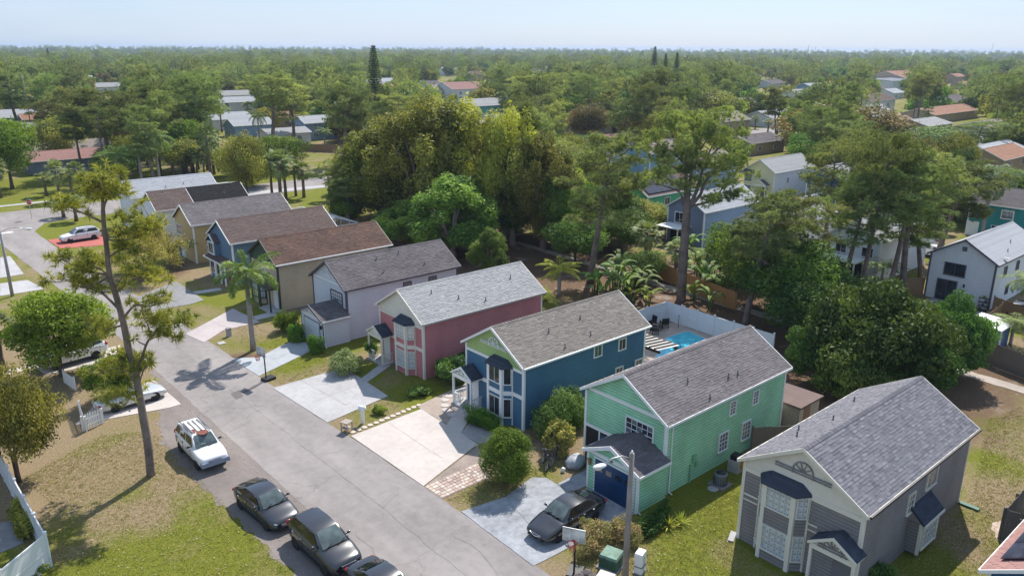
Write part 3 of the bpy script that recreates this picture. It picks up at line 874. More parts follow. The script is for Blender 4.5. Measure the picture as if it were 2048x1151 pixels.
def porch(root, x0, ya, yb, xf, ez, rz, wall, trim, roofmat, fanmat=None, door=None, rail=True, gable=None, postw=.13, arch=False):
    """small gabled porch roof running out to xf, on posts, with railing"""
    ym = (ya+yb)/2; run = (yb-ya)/2
    mb = MB(); V = math.hypot(run, rz-ez)
    shingles(mb, (xf, ya, ez), (1, 0, 0), (0, run, rz-ez), x0-xf+.0, V, True)
    shingles(mb, (x0, yb, ez), (-1, 0, 0), (0, -run, rz-ez), x0-xf+.0, V, True)
    po = mb.build('porch_roof', roofmat, root)
    g = MB(); xg = xf+.10
    g.add([(xg, yb-.08, ez-.02), (xg, ya+.08, ez-.02), (xg, ym, rz-.09)], [(0, 1, 2)])
    g.build('gable', gable or trim, po)
    for y1_ in (ya, yb):
        m2 = MB(); q = [(xf, y1_, ez+.03), (xf, ym, rz+.03), (xf, ym, rz-.14), (xf, y1_, ez-.11)]
        m2.add([(x, y, z) for x, y, z in q]+[(x-.05, y, z) for x, y, z in q], [(3, 2, 1, 0), (4, 5, 6, 7), (0, 1, 5, 4), (1, 2, 6, 5), (2, 3, 7, 6), (3, 0, 4, 7)])
        m2.build('rake_board', trim, po)
    bx('beam', trim, po, (xg+.0, ym, ez-.16), (.12, yb-ya-.16, .28))
    for y in (ya+.15, yb-.15):
        bx('beam', trim, po, ((xf+x0)/2+.1, y, ez-.12), (x0-xf-.2, .1, .2))
        bx('post', trim, po, (xg, y, (ez-.28)/2), (postw, postw, ez-.28))
    if fanmat: fan(po, xg-.025, ym, ez+.12, run*.36, fanmat, 'gable_ornament', run*.62)
    if rail:
        for y in (ya+.15, yb-.15):
            rl = MB()
            rl.bar((xg, y, .95), (x0, y, .95), .06, .06); rl.bar((xg, y, .15), (x0, y, .15), .06, .06)
            ro = rl.build('railing', trim, po)
            k = max(3, int((x0-xg)/.14))
            for i in range(1, k): bx('baluster', trim, ro, (xg+(x0-xg)*i/k, y, .55), (.035, .035, .76))
        rl = MB()
        rl.bar((xg, ym+.1, .95), (xg, yb-.15, .95), .06, .06); rl.bar((xg, ym+.1, .15), (xg, yb-.15, .15), .06, .06)
        ro = rl.build('railing', trim, po)
        k = 7
        for i in range(1, k+1): bx('baluster', trim, ro, (xg, ym+.1+(yb-.25-ym)*i/k, .55), (.035, .035, .76))
    sl = MB().box(((xf+x0)/2, ym, .07), (x0-xf+.1, yb-ya, .14)); sl.build('porch_slab', M_concl, po)
    if door:
        d = MB().box((0, -.03, 1.05), (.92, .05, 2.1)); d.build('door', door, root, loc=(x0, ym-.15, .14), rz=FR)
    return po
def downspout(root, x, y, ez, mat, rz=0):
    mb = MB().tube([(x, y-.1, ez-.05), (x, y-.05, ez-.3), (x, y-.05, .15), (x, y-.3, .05)], .045, 6)
    mb.build('downspout', mat, root, True)
EZ, RZ = 4.62, 6.62
def base_house(name, label, ex0, ex1, ey0, ey1, wall, trim, roofmat, gable=None, gz=None, vents=((.32, .35), (.62, .6), (.55, .18), (.8, .28)), tabs=True, gutter=None, ez=EZ, rz=RZ, group=None, cat='house', ov=.28, rot=0, corner=True, faciatrim=None):
    """roof outline given in world metres; returns root and wall box in local coordinates"""
    root = thing(name, label, cat, (ex0, ey0, 0), rot, group)
    D, B = ex1-ex0, ey1-ey0
    gable_roof(root, 0, D, 0, B, ez, rz, roofmat, faciatrim or trim, tabs, vents=vents, gutter=gutter)
    dz = (rz-ez)/(B/2)*ov
    wz = ez+dz-.13
    body(root, ov, D-ov, ov, B-ov, wz, rz-.1, wall, gable, gz, trim, corner=corner)
    return root, (ov, D-ov, ov, B-ov, wz)

SH_gray = shingle('slate_grey_shingles', (0.135, 0.135, 0.155), (0.30, 0.295, 0.32), stain_amt=.12)
SH_green = shingle('weathered_brown_grey_shingles', (0.17, 0.15, 0.155), (0.27, 0.245, 0.25), (0.10, 0.085, 0.085), .45)
SH_tan = shingle('taupe_shingles', (0.20, 0.175, 0.155), (0.34, 0.305, 0.275), (0.16, .14, .125), .2)
SH_pale = shingle('pale_grey_shingles', (0.33, 0.33, 0.33), (0.52, 0.52, 0.52), (0.28, .27, .27), .2)
SH_plum = shingle('plum_grey_shingles', (0.14, 0.125, 0.13), (0.225, 0.20, 0.21), (0.06, .055, .055), .5)
SH_red = shingle('red_brown_shingles', (0.125, 0.075, 0.06), (0.22, 0.135, 0.105), (0.06, .05, .045), .55)
SH_brown = shingle('brown_shingles', (0.14, 0.10, 0.09), (0.22, 0.16, 0.145), (0.11, .085, .08), .4)
SH_black = shingle('black_shingles', (0.016, 0.015, 0.017), (0.04, 0.037, 0.04), (0.02, .02, .02), .3)
SH_slate = shingle('dark_blue_slate_shingles', (0.045, 0.055, 0.075), (0.10, 0.115, 0.15), stain_amt=.1)
SH_terra = shingle('terracotta_shingles', (0.36, 0.19, 0.13), (0.52, 0.30, 0.21), (0.25, .15, .11), .35)
SH_white = shingle('white_grey_roofing', (0.42, 0.43, 0.46), (0.55, 0.56, 0.59), (0.36, .36, .38), .25)
SH_pink = shingle('dusty_red_shingles', (0.36, 0.20, 0.18), (0.48, 0.28, 0.25), (0.28, .17, .16), .3)
SH_buff = shingle('buff_shingles', (0.30, 0.25, 0.21), (0.42, 0.36, 0.31), (0.2, .17, .15), .4)
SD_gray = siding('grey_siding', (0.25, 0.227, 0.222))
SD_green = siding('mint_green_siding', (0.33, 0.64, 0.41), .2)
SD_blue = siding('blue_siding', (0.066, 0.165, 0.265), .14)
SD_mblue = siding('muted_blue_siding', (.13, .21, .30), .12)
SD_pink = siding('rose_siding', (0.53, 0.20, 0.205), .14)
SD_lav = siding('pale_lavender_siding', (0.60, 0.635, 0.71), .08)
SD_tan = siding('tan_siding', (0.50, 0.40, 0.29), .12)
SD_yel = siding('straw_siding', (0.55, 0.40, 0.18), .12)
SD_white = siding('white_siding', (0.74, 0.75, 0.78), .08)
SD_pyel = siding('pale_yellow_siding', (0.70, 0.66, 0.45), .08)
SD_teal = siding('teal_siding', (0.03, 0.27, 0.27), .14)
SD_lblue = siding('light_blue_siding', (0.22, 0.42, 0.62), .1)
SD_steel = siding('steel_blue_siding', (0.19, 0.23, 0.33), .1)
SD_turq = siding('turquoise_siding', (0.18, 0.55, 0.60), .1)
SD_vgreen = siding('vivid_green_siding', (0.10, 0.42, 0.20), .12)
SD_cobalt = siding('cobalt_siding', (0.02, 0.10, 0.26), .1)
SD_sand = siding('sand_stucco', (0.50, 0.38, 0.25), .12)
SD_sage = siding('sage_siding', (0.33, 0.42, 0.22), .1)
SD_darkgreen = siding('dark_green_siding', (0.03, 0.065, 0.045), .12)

# --- grey house (mirror layout: bay on the far side, porch near)
root, (wx0, wx1, wy0, wy1, wz) = base_house('grey_house', 'dark grey two-storey house with cream gable, tall bay window and small porch', 31.9, 44.9, 12.3, 19.05, SD_gray, M_cream, SH_gray, M_cream, 4.15, vents=((.22, 1.55), (.33, 1.75), (.4, 1.35), (.72, 1.6)), gutter=pm('gutter_black', (.02, .02, .025), .5, .1))
bay(root, wx0, 2.85, 5.45, 4.25, SD_gray, M_cream, SH_slate, pane=M_blind)
fan(root, wx0-.04, 3.38, 5.25, .52, pm('ornament_grey', (.22, .2, .2), .6, .1), bar=1.45)
bx('frieze_board', M_cream, root, (wx0-.03, 3.37, 4.16), (.06, 6.1, .26))
bx('belt_board', M_cream, root, (wx0-.03, 5.95, 2.75), (.05, .8, .09)); bx('belt_board', M_cream, root, (wx0-.03, 5.95, 2.45), (.05, .8, .07))
bx('belt_board', M_cream, root, (wx0-.03, 2.6, 2.75), (.05, .5, .09)); bx('belt_board', M_cream, root, (wx0-.03, 2.6, 2.45), (.05, .5, .07))
porch(root, wx0, -.1, 2.25, -.75, 2.55, 3.28, SD_gray, M_cream, SH_slate, pm('ornament_grey', (0, 0, 0)), siding('door_grey', (.2, .18, .19)), False)
window(root, (5.45, wy0-.01, 2.95), .62, 1.05, SD, M_cream, M_glassmid, 2, 3)
window(root, (7.75, wy0-.01, 3.55), 1.15, 1.05, SD, M_cream, M_glassmid, 2, 1)
# box bay on the near side with its own small roof
sb = MB()
x0b, x1b, yo, zb0, zb1 = 5.75, 7.85, wy0-.62, .12, 1.95
for a, b in (((x0b, wy0), (x0b, yo)), ((x0b, yo), (x1b, yo)), ((x1b, yo), (x1b, wy0))): lap_wall(sb, a, b, zb0, [(0, zb1), (1, zb1)])
sb.add([(x0b, wy0, zb0), (x1b, wy0, zb0), (x1b, yo, zb0), (x0b, yo, zb0)], [(0, 1, 2, 3)])
sbo = sb.build('box_bay', SD_gray, root)
for x in (x0b, x1b): bx('post', M_cream, sbo, (x, yo, (zb0+zb1)/2), (.14, .14, zb1-zb0))
window(sbo, ((x0b+x1b)/2, yo-.01, 1.05), 1.55, 1.35, SD, M_cream, M_blind, 5, 4)
rb = MB(); shingles(rb, (x0b-.15, yo-.2, zb1), (1, 0, 0), (0, .82, .75), x1b-x0b+.3, math.hypot(.82, .75)); rb.build('bay_roof', SH_slate, sbo)
bx('fascia', M_cream, sbo, ((x0b+x1b)/2, yo-.22, zb1-.08), (x1b-x0b+.3, .05, .16))
for x in (x0b-.1, x1b+.1):
    ck = MB().add([(x-.03, yo-.15, zb1-.02), (x+.03, yo-.15, zb1-.02), (x+.03, wy0, zb1-.02), (x-.03, wy0, zb1-.02), (x-.03, wy0, zb1+.66), (x+.03, wy0, zb1+.66)], [(0, 1, 2, 3), (0, 3, 4), (1, 5, 2), (0, 4, 5, 1), (3, 2, 5, 4)])
    ck.build('cheek', SD_gray, sbo)
downspout(root, wx0+.05, wy0, wz, M_cream); downspout(root, wx1-.05, wy0, wz, M_cream); downspout(root, wx0+.05, wy1+.12, wz, M_cream)
bx('splash_block', pm('green_plastic', (.03, .12, .08), .5, .1), root, (wx1-.05, wy0-.65, .06), (.3, 1.0, .1))
bx('splash_block', M_concl, root, (wx0-.2, wy1+.2, .05), (.9, .3, .08), .4)
bx('meter_box', M_white, root, (wx1+.12, wy0+1.0, 1.5), (.2, .4, .6))

# --- green house with projecting garage
root, (wx0, wx1, wy0, wy1, wz) = base_house('mint_green_house', 'mint green two-storey house with white trim and projecting single garage', 32.0, 44.9, 23.55, 30.27, SD_green, M_white, SH_green, None, None, vents=((.30, .5), (.34, .12), (.55, .3), (.62, .28)))
bx('frieze_board', M_white, root, (wx0-.03, (wy0+wy1)/2, 4.72), (.05, 5.6, .2))
window(root, (wx0-.01, 2.15, 3.35), 1.95, 1.3, FR, M_white, [M_glass, M_glassmid, M_glass], 5, 4)
for x, z, w, h in ((6.65, 3.6, .55, .85), (9.15, 3.55, .55, .85), (5.95, 1.55, .85, 1.15), (8.4, 1.5, .85, 1.15)): window(root, (x, wy0-.01, z), w, h, SD, M_white, M_glassmid, 2 if w < .7 else 3, 4)
# recessed entry under the far corner
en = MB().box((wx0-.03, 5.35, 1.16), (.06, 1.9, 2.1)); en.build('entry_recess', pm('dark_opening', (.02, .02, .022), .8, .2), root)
bx('lintel', M_white, root, (wx0-.04, 5.2, 2.3), (.08, 2.6, .18)); bx('post', M_white, root, (wx0-.04, 6.38, 1.1), (.13, .13, 2.2)); bx('post', M_white, root, (wx0-.05, 5.2, 1.1), (.09, .09, 2.2))
bx('door', pm('navy_door', (.03, .06, .15), .5, .1), root, (wx0-.055, 4.9, 1.05), (.05, .5, 2.0))
bx('planter_shelf', M_wood_mid, root, (wx0-.15, 5.75, .5), (.2, .6, .9))
# garage block
gx, gy0, gy1, gez, grz = -2.2, -.02, 3.95, 2.5, 3.45
ga = MB()
lap_wall(ga, (gx, gy0+.12), (wx0, gy0+.12), 0, [(0, gez), (1, gez)]); lap_wall(ga, (wx0, gy1-.12), (gx, gy1-.12), 0, [(0, gez), (1, gez)])
lap_wall(ga, (gx, gy1-.12), (gx, gy0+.12), 0, [(0, gez), (.5, grz-.1), (1, gez)])
go = ga.build('garage', SD_green, root)
mb = MB(); gm_, grun = (gy0+gy1)/2, (gy1-gy0)/2+.15
gV = math.hypot(grun, grz-gez+.05)
shingles(mb, (gx-.25, gm_-grun, gez-.05), (1, 0, 0), (0, grun, grz-gez+.05), wx0-gx+.25, gV); shingles(mb, (wx0, gm_+grun, gez-.05), (-1, 0, 0), (0, -grun, grz-gez+.05), wx0-gx+.25, gV)
mb.build('garage_roof', SH_plum, go)
for s in (-1, 1):
    m2 = MB(); ya = gm_+s*grun; q = [(gx-.25, ya, gez), (gx-.25, gm_, grz+.03), (gx-.25, gm_, grz-.22), (gx-.25, ya, gez-.2)]
    m2.add(q+[(x-.05, y, z) for x, y, z in q], [(3, 2, 1, 0), (4, 5, 6, 7), (0, 1, 5, 4), (1, 2, 6, 5), (2, 3, 7, 6), (3, 0, 4, 7)]); m2.build('rake_board', M_white, go)
    bx('fascia', M_white, go, ((gx+wx0)/2-.12, ya+s*.02, gez-.12), (wx0-gx+.25, .05, .15))
    bx('corner_board', M_white, go, (gx+.03, gm_+s*(gy1-gm_-.14), gez/2), (.14, .14, gez))
bx('frieze_board', M_white, go, (gx-.03, gm_, gez-.06), (.05, gy1-gy0-.3, .22))
gd = bx('garage_door_frame', M_white, go, (gx-.015, gm_-.15, 1.1), (.03, 3.05, 2.26))
M_gdoor = pm('royal_blue_paint', (.008, .045, .13), .35, .1)
gdo = MB()
for r_ in range(4): gdo.box((gx-.045, gm_-.15, .27+r_*.53), (.04, 2.8, .515))
gdo = gdo.build('garage_door', M_gdoor, go)
for i in range(4): bx('pane', pm('amber_glass', (.26, .2, .17), .2, .2) if i > 1 else M_glass, gdo, (gx-.068, gm_-.15-1.05+i*.7, 1.6), (.012, .42, .3))
for i in range(4):
    for k in range(3):
        if k != 2: bx('door_panel', M_gdoor, gdo, (gx-.068, gm_-.15-1.05+i*.7, .27+k*.53), (.012, .5, .3))
lf = MB().box((0, 0, 0), (.16, .16, .3)).box((0, 0, .2), (.22, .22, .06)); lf.build('wall_lantern', pm('brass', (.3, .2, .1), .4, .1, metal=.5), go, loc=(gx-.12, gy1-.35, 1.75))
for x in (gx+.05, wx0+.5): downspout(root, x, .12 if x < 0 else wy0, gez if x < 0 else wz, M_white)
bx('house_number', M_trim_dark, go, (gx-.07, gm_+.1, gez-.06), (.02, .3, .12))
for i, (x, z, d) in enumerate(((3.0, 1.5, (.3, .14, .5)), (3.25, 1.05, (.2, .12, .3)), (2.7, .6, (.1, .08, 1.2)))): bx('meter_box', pm('mint_metal', (.2, .42, .27), .5, .1), root, (x, wy0-.08, z), d)

# --- blue house
def front_bay_house(name, label, y0, x0, x1, wall, gab, roofmat, trim, fanm, pane, vents, bandw, gable_small, nxz=(2, 1), fine=True, gut=None, doorm=None):
    root, (wx0, wx1, wy0, wy1, wz) = base_house(name, label, x0, x1, y0, y0+6.65, wall, trim, roofmat, gab, 4.15, vents=vents, gutter=gut)
    bay(root, wx0, 1.35, 3.75, 4.2, wall, trim, SH_slate, pane=pane, nx=nxz[0], nz=nxz[1], side_nx=1 if nxz[0] == 2 else 2, band=2.35, fine=fine)
    if fanm: fan(root, wx0-.04, 3.3, 5.3, .5, fanm, bar=1.4)
    bx('frieze_board', trim, root, (wx0-.035, 4.95, 4.16), (.06, 2.9, .2)); bx('frieze_board', trim, root, (wx0-.035, .8, 4.16), (.06, 1.3, .2))
    bx('belt_board', trim, root, (wx0-.03, .75, 2.35), (.05, 1.1, .28)); bx('belt_board', trim, root, (wx0-.03, 4.2, 2.35), (.05, .8, .28))
    porch(root, wx0, 4.45, 6.75, -.85, 2.5, 3.2, wall, trim, SH_slate, fanm or None, doorm, True, gable_small)
    return root, (wx0, wx1, wy0, wy1, wz)
M_lime = siding('lime_gable', (.33, .45, .17), .08)
root, (wx0, wx1, wy0, wy1, wz) = front_bay_house('blue_house', 'blue two-storey house with lime gable, white trim and taupe shingle roof', 34.7, 31.3, 44.1, SD_blue, M_lime, SH_tan, M_white, M_white, M_glass, ((.31, .55), (.57, .62), (.33, .14), (.55, .22)), .3, M_lime, gut=M_white, doorm=pm('white_door', (.7, .7, .7), .4, .05))
for x, z in ((7.3, 4.05), (9.9, 3.9), (9.7, 1.7), (11.9, 1.75)): window(root, (x, wy0-.01, z-.1), .7, .8, SD, M_white, M_glass, 2, 1)
root, (wx0, wx1, wy0, wy1, wz) = front_bay_house('rose_house', 'rose red two-storey house with white bay window and pale grey roof', 45.9, 31.1, 43.9, SD_pink, M_cream, SH_pale, M_cream, None, M_blind, ((.35, .4), (.52, .18), (.82, .6), (.2, .7)), .3, M_cream, (4, 4), True, gut=pm('gutter_grey', (.3, .3, .3), .5, .1), doorm=pm('white_door', (.7, .7, .7), .4, .05))

# --- lavender house with garage and dark trim
M_plumtrim = pm('plum_grey_trim', (.085, .08, .105), .6, .1)
root, (wx0, wx1, wy0, wy1, wz) = base_house('lavender_house', 'pale lavender two-storey house with dark trim and projecting garage', 30.9, 43.35, 57.1, 63.65, SD_lav, M_plumtrim, SH_plum, None, None, vents=((.38, .75), (.36, .3), (.58, .8), (.72, .3)))
fan(root, wx0-.04, 3.28, 5.35, .42, M_white, bar=1.3); bx('frieze_board', M_white, root, (wx0-.04, 3.28, 4.78), (.06, 5.3, .14))
window(root, (wx0-.01, 1.9, 3.4), 1.9, 1.3, FR, M_plumtrim, M_blind, 5, 4)
for x in (6.5, 9.3): window(root, (x, wy0-.01, 3.7), .75, .75, SD, M_plumtrim, M_glassmid, 2, 2)
gx, gy0, gy1, gez, grz = -2.2, -.1, 4.1, 2.5, 3.4
ga = MB()
lap_wall(ga, (gx, gy0+.12), (wx0, gy0+.12), 0, [(0, gez), (1, gez)]); lap_wall(ga, (wx0, gy1-.12), (gx, gy1-.12), 0, [(0, gez), (1, gez)]); lap_wall(ga, (gx, gy1-.12), (gx, gy0+.12), 0, [(0, gez), (.5, grz-.1), (1, gez)])
go = ga.build('garage', SD_lav, root)
mb = MB(); gm_, grun = (gy0+gy1)/2, (gy1-gy0)/2+.15; gV = math.hypot(grun, grz-gez+.05)
shingles(mb, (gx-.25, gm_-grun, gez-.05), (1, 0, 0), (0, grun, grz-gez+.05), wx0-gx+.25, gV); shingles(mb, (wx0, gm_+grun, gez-.05), (-1, 0, 0), (0, -grun, grz-gez+.05), wx0-gx+.25, gV)
mb.build('garage_roof', SH_plum, go)
for s in (-1, 1):
    m2 = MB(); ya = gm_+s*grun; q = [(gx-.25, ya, gez), (gx-.25, gm_, grz+.03), (gx-.25, gm_, grz-.18), (gx-.25, ya, gez-.18)]
    m2.add(q+[(x-.05, y, z) for x, y, z in q], [(3, 2, 1, 0), (4, 5, 6, 7), (0, 1, 5, 4), (1, 2, 6, 5), (2, 3, 7, 6), (3, 0, 4, 7)]); m2.build('rake_board', M_plumtrim, go)
    bx('corner_board', M_plumtrim, go, (gx+.03, gm_+s*(gy1-gm_-.14), gez/2), (.12, .12, gez))
    bx('fascia', M_white if s < 0 else M_plumtrim, go, ((gx+wx0)/2-.12, ya+s*.02, gez-.12), (wx0-gx+.25, .05, .13))
fan(go, gx-.04, gm_, 2.62, .35, M_white, bar=1.2); bx('frieze_board', M_white, go, (gx-.03, gm_, gez-.12), (.05, gy1-gy0-.4, .14))
bx('garage_door_frame', M_plumtrim, go, (gx-.015, gm_, 1.05), (.03, 2.9, 2.14))
gdo = MB()
for r_ in range(4): gdo.box((gx-.045, gm_, .26+r_*.5), (.04, 2.65, .485))
gdo.build('garage_door', pm('pale_blue_door', (.55, .6, .68), .5, .06), go)
lf = MB().box((0, 0, 0), (.16, .16, .3)); lf.build('wall_lantern', M_black, go, loc=(gx-.1, gy0+.35, 1.8))
downspout(go, gx+.05, .02, gez, M_white)

# --- tan house, dark green front
M_dgreen = pm('dark_green_trim', (.02, .045, .035), .5, .1)
root, (wx0, wx1, wy0, wy1, wz) = base_house('tan_house', 'tan two-storey house with dark green trim and red-brown shingle roof', 29.9, 42.95, 68.4, 75.0, SD_tan, M_dgreen, SH_red, SD_darkgreen, 4.15, vents=(), gutter=M_white)
bay(root, wx0, 3.2, 5.8, 2.5, SD_tan, M_dgreen, SH_red, levels=((.55, 2.1),), pane=M_blind, nx=3, nz=2)
window(root, (wx0-.01, 3.3, 3.3), .55, .8, FR, M_white, M_glassmid, 1, 2); window(root, (wx0-.01, 2.3, 2.9), .6, .9, FR, M_dgreen, M_glass, 1, 2)
porch(root, wx0, -.1, 2.5, -.9, 2.5, 3.3, SD_tan, M_dgreen, SH_red, None, pm('white_door', (0, 0, 0)), False, SD_darkgreen)
# --- second blue house with brown roof, box window and red door
root, (wx0, wx1, wy0, wy1, wz) = base_house('slate_blue_house', 'slate blue two-storey house with red door and brown shingle roof', 30.0, 42.6, 79.5, 86.2, SD_mblue, M_white, SH_brown, None, None, vents=())
bay(root, wx0, 3.6, 6.0, 2.5, SD_mblue, M_white, SH_brown, levels=((.5, 2.1),), pane=M_glass, nx=2, nz=1, side_nx=1)
bb = MB().box((wx0-.3, 4.6, 3.35), (.6, 1.9, 1.5)); bbo = bb.build('box_bay', SD_mblue, root)
window(bbo, (wx0-.61, 4.6, 3.4), 1.3, 1.15, FR, M_white, M_glass, 2, 1, casing=.12)
mb = MB(); shingles(mb, (wx0-.75, 3.45, 4.1), (1, 0, 0), (0, 1.15, .8), .8, math.hypot(1.15, .8)); shingles(mb, (wx0, 5.75, 4.1), (-1, 0, 0), (0, -1.15, .8), .8, math.hypot(1.15, .8)); mb.build('bay_roof', SH_brown, bbo)
for s in (-1, 1):
    m2 = MB(); m2.bar((wx0-.78, 4.6+s*1.17, 4.08), (wx0-.78, 4.6, 4.9), .05, .16, (1, 0, 0)); m2.build('rake_board', M_white, bbo)
sk = MB(); shingles(sk, (wx0-1.0, wy0, 2.25), (0, 1, 0), (1.0, 0, .45), 6.1, 1.1); sk.build('porch_roof', SH_brown, root)
bx('fascia', M_white, root, (wx0-1.0, 3.3, 2.2), (.06, 6.1, .16))
for y in (.5, 1.7, 2.9): bx('post', M_white, root, (wx0-.95, y, 1.1), (.14, .14, 2.2))
bx('door', pm('red_door', (.3, .01, .02), .4, .1), root, (wx0-.04, 1.6, 1.05), (.06, .95, 2.1)); bx('door_frame', M_white, root, (wx0-.02, 1.6, 1.08), (.05, 1.15, 2.2))
# --- straw house, black and brown roof, white roof
root, (wx0, wx1, wy0, wy1, wz) = base_house('straw_house', 'straw yellow two-storey house with plain grey shingle roof', 30.0, 42.7, 90.9, 97.5, SD_yel, M_white, SH_green, None, None, vents=())
bx('garage_door', pm('pale_blue_door', (0, 0, 0)), root, (wx0-.03, 4.9, 1.05), (.05, 2.4, 2.1)); window(root, (wx0-.01, 4.9, 3.3), 1.6, 1.2, FR, M_white, M_glassmid, 4, 2)
window(root, (2.2, wy0-.01, 1.2), 1.1, 1.7, SD, M_white, M_glass, 2, 1)
root, (wx0, wx1, wy0, wy1, wz) = base_house('black_roof_house', 'white two-storey house with glossy black shingle roof', 34.6, 42.0, 102.0, 108.6, SD_white, M_white, SH_black, None, None, vents=((.6, .5),))
root, _ = base_house('brown_roof_house', 'white house with worn brown roof joined to a black roof', 29.6, 34.55, 102.1, 108.5, SD_white, M_white, SH_brown, None, None, vents=())
window(root, (_[0]-.01, 2.0, 3.2), 1.2, 1.1, FR, M_white, M_glassmid, 2, 2)
root, (wx0, wx1, wy0, wy1, wz) = base_house('pale_roof_house', 'white house with pale blue-grey shingle roof beside the palm grove', 29.8, 42.0, 113.0, 119.6, SD_white, M_white, SH_white, None, None, vents=((.42, .4), (.63, .5)))
# ================================================================== plants
M_bark = pm('grey_brown_bark', (0.14, 0.105, 0.085), 0.95, 0.35, 6, stretch=(3, 3, .7), bmp=.6)
M_barkp = pm('pine_bark', (0.20, 0.155, 0.135), 0.95, 0.35, 5, stretch=(3, 3, 1), bmp=.6)
M_palmtrunk = pm('palm_trunk', (0.30, 0.27, 0.24), 0.9, 0.2, 3, stretch=(.4, .4, 6), bmp=.3)
M_sabaltrunk = pm('rough_palm_trunk', (0.19, 0.14, 0.11), 0.95, 0.35, 6, bmp=.6)
M_twig = pm('pale_twigs', (0.42, 0.37, 0.33), 0.9, 0.2, 4)
L_pine = leafmat('pine_needles', (0.140, 0.183, 0.067), (0.403, 0.451, 0.165), 0.28, 0.6, 0.42)
L_pine_hero = leafmat('pine_needles_yellow', (0.137, 0.163, 0.042), (0.483, 0.452, 0.089), 0.3, 0.6, 0.05)
L_dark = leafmat('glossy_dark_leaves', (0.052, 0.104, 0.030), (0.199, 0.303, 0.066), 0.25, 0.55, 0.4)
L_mid = leafmat('mid_green_leaves', (0.079, 0.142, 0.030), (0.303, 0.406, 0.072), 0.3, 0.5, 0.45)
L_bright = leafmat('bright_green_leaves', (0.089, 0.147, 0.023), (0.294, 0.389, 0.053), 0.3, 0.55, 0.15)
L_olive = leafmat('olive_leaves', (0.104, 0.122, 0.032), (0.512, 0.488, 0.104), 0.28, 0.55, 0.25)
L_lime = leafmat('lime_olive_leaves', (0.122, 0.152, 0.037), (0.488, 0.512, 0.091), 0.3, 0.55, 0.25)
L_rust = leafmat('russet_leaves', (0.095, 0.113, 0.038), (0.416, 0.283, 0.085), 0.2, 0.45, 0.2)
L_yel = leafmat('yellow_croton_leaves', (0.116, 0.147, 0.032), (0.588, 0.504, 0.158), 0.25, 0.6, 0.1)
L_willow = leafmat('straw_yellow_leaves', (0.246, 0.217, 0.056), (0.600, 0.529, 0.151), 0.25, 0.55, 0.1)
L_palm = leafmat('palm_fronds', (0.085, 0.151, 0.038), (0.322, 0.406, 0.113), 0.25, 0.4, 0.25)
L_areca = leafmat('areca_fronds', (0.170, 0.209, 0.038), (0.600, 0.600, 0.113), 0.3, 0.42, 0.15)
L_sabal = leafmat('fan_palm_leaves', (0.095, 0.142, 0.056), (0.340, 0.378, 0.161), 0.2, 0.45, 0.25)
L_silver = leafmat('silvery_fronds', (0.133, 0.189, 0.095), (0.529, 0.600, 0.378), 0.2, 0.3, 0.1)
L_norf = leafmat('dark_conifer_needles', (0.048, 0.085, 0.038), (0.161, 0.209, 0.085), 0.15, 0.55, 0.2)
L_flower = leafmat('leaves_with_white_flowers', (0.066, 0.133, 0.038), (0.265, 0.360, 0.095), 0.25, 0.45, 0.1)

def unit(a): return a/np.maximum(np.linalg.norm(a, axis=-1, keepdims=True), 1e-9)
def leaf_quads(pos, nrm, ln, wd, tint, rng, droop=0.0):
    n = len(pos)
    rv = unit(rng.normal(0, 1, (n, 3))+np.array([0, 0, -droop]))
    t = unit(rv-nrm*np.sum(rv*nrm, 1, keepdims=True)); b = np.cross(nrm, t)
    ln = np.broadcast_to(np.asarray(ln), (n,))[:, None]; wd = np.broadcast_to(np.asarray(wd), (n,))[:, None]
    V = np.stack([pos-t*ln*.5, pos+b*wd*.5-t*ln*.05+nrm*wd*.12, pos+t*ln*.5, pos-b*wd*.5-t*ln*.05+nrm*wd*.12], 1)
    return V.reshape(-1, 3), np.repeat(tint, 4)
def leafy(lobes, n, ln, wd, rng, shell=.55, up=.25, droop=0., jit=.13, lobevar=.22, flat=0.0):
    lobes = np.asarray(lobes, float)
    wgt = (lobes[:, 3]*lobes[:, 4]+lobes[:, 3]*lobes[:, 5])
    idx = rng.choice(len(lobes), n, p=wgt/wgt.sum())
    d = unit(rng.normal(0, 1, (n, 3)))
    rho = shell+(1.08-shell)*rng.random(n)**.55
    lv = rng.normal(0, 1, len(lobes))*lobevar
    # uneven lobe surface
    ph = rng.random((len(lobes), 3))*6.28
    wob = 1+.16*np.sin(d[:, 0]*5+ph[idx, 0])*np.sin(d[:, 1]*5+ph[idx, 1])+.12*np.sin(d[:, 2]*7+ph[idx, 2])
    pos = lobes[idx, :3]+d*lobes[idx, 3:6]*(rho*wob)[:, None]
    nrm = unit(d*.55+rng.normal(0, .55, (n, 3))+np.array([0, 0, up]))
    tint = np.clip(.45+lv[idx]+rng.normal(0, jit, n), 0, 1)
    return leaf_quads(pos, nrm, ln*rng.uniform(.7, 1.3, n), wd*rng.uniform(.7, 1.3, n), tint, rng, droop)
def quads_mesh(name, V, t, mat): return fast_mesh(name, V, np.arange(len(V)).reshape(-1, 4), t, mat)
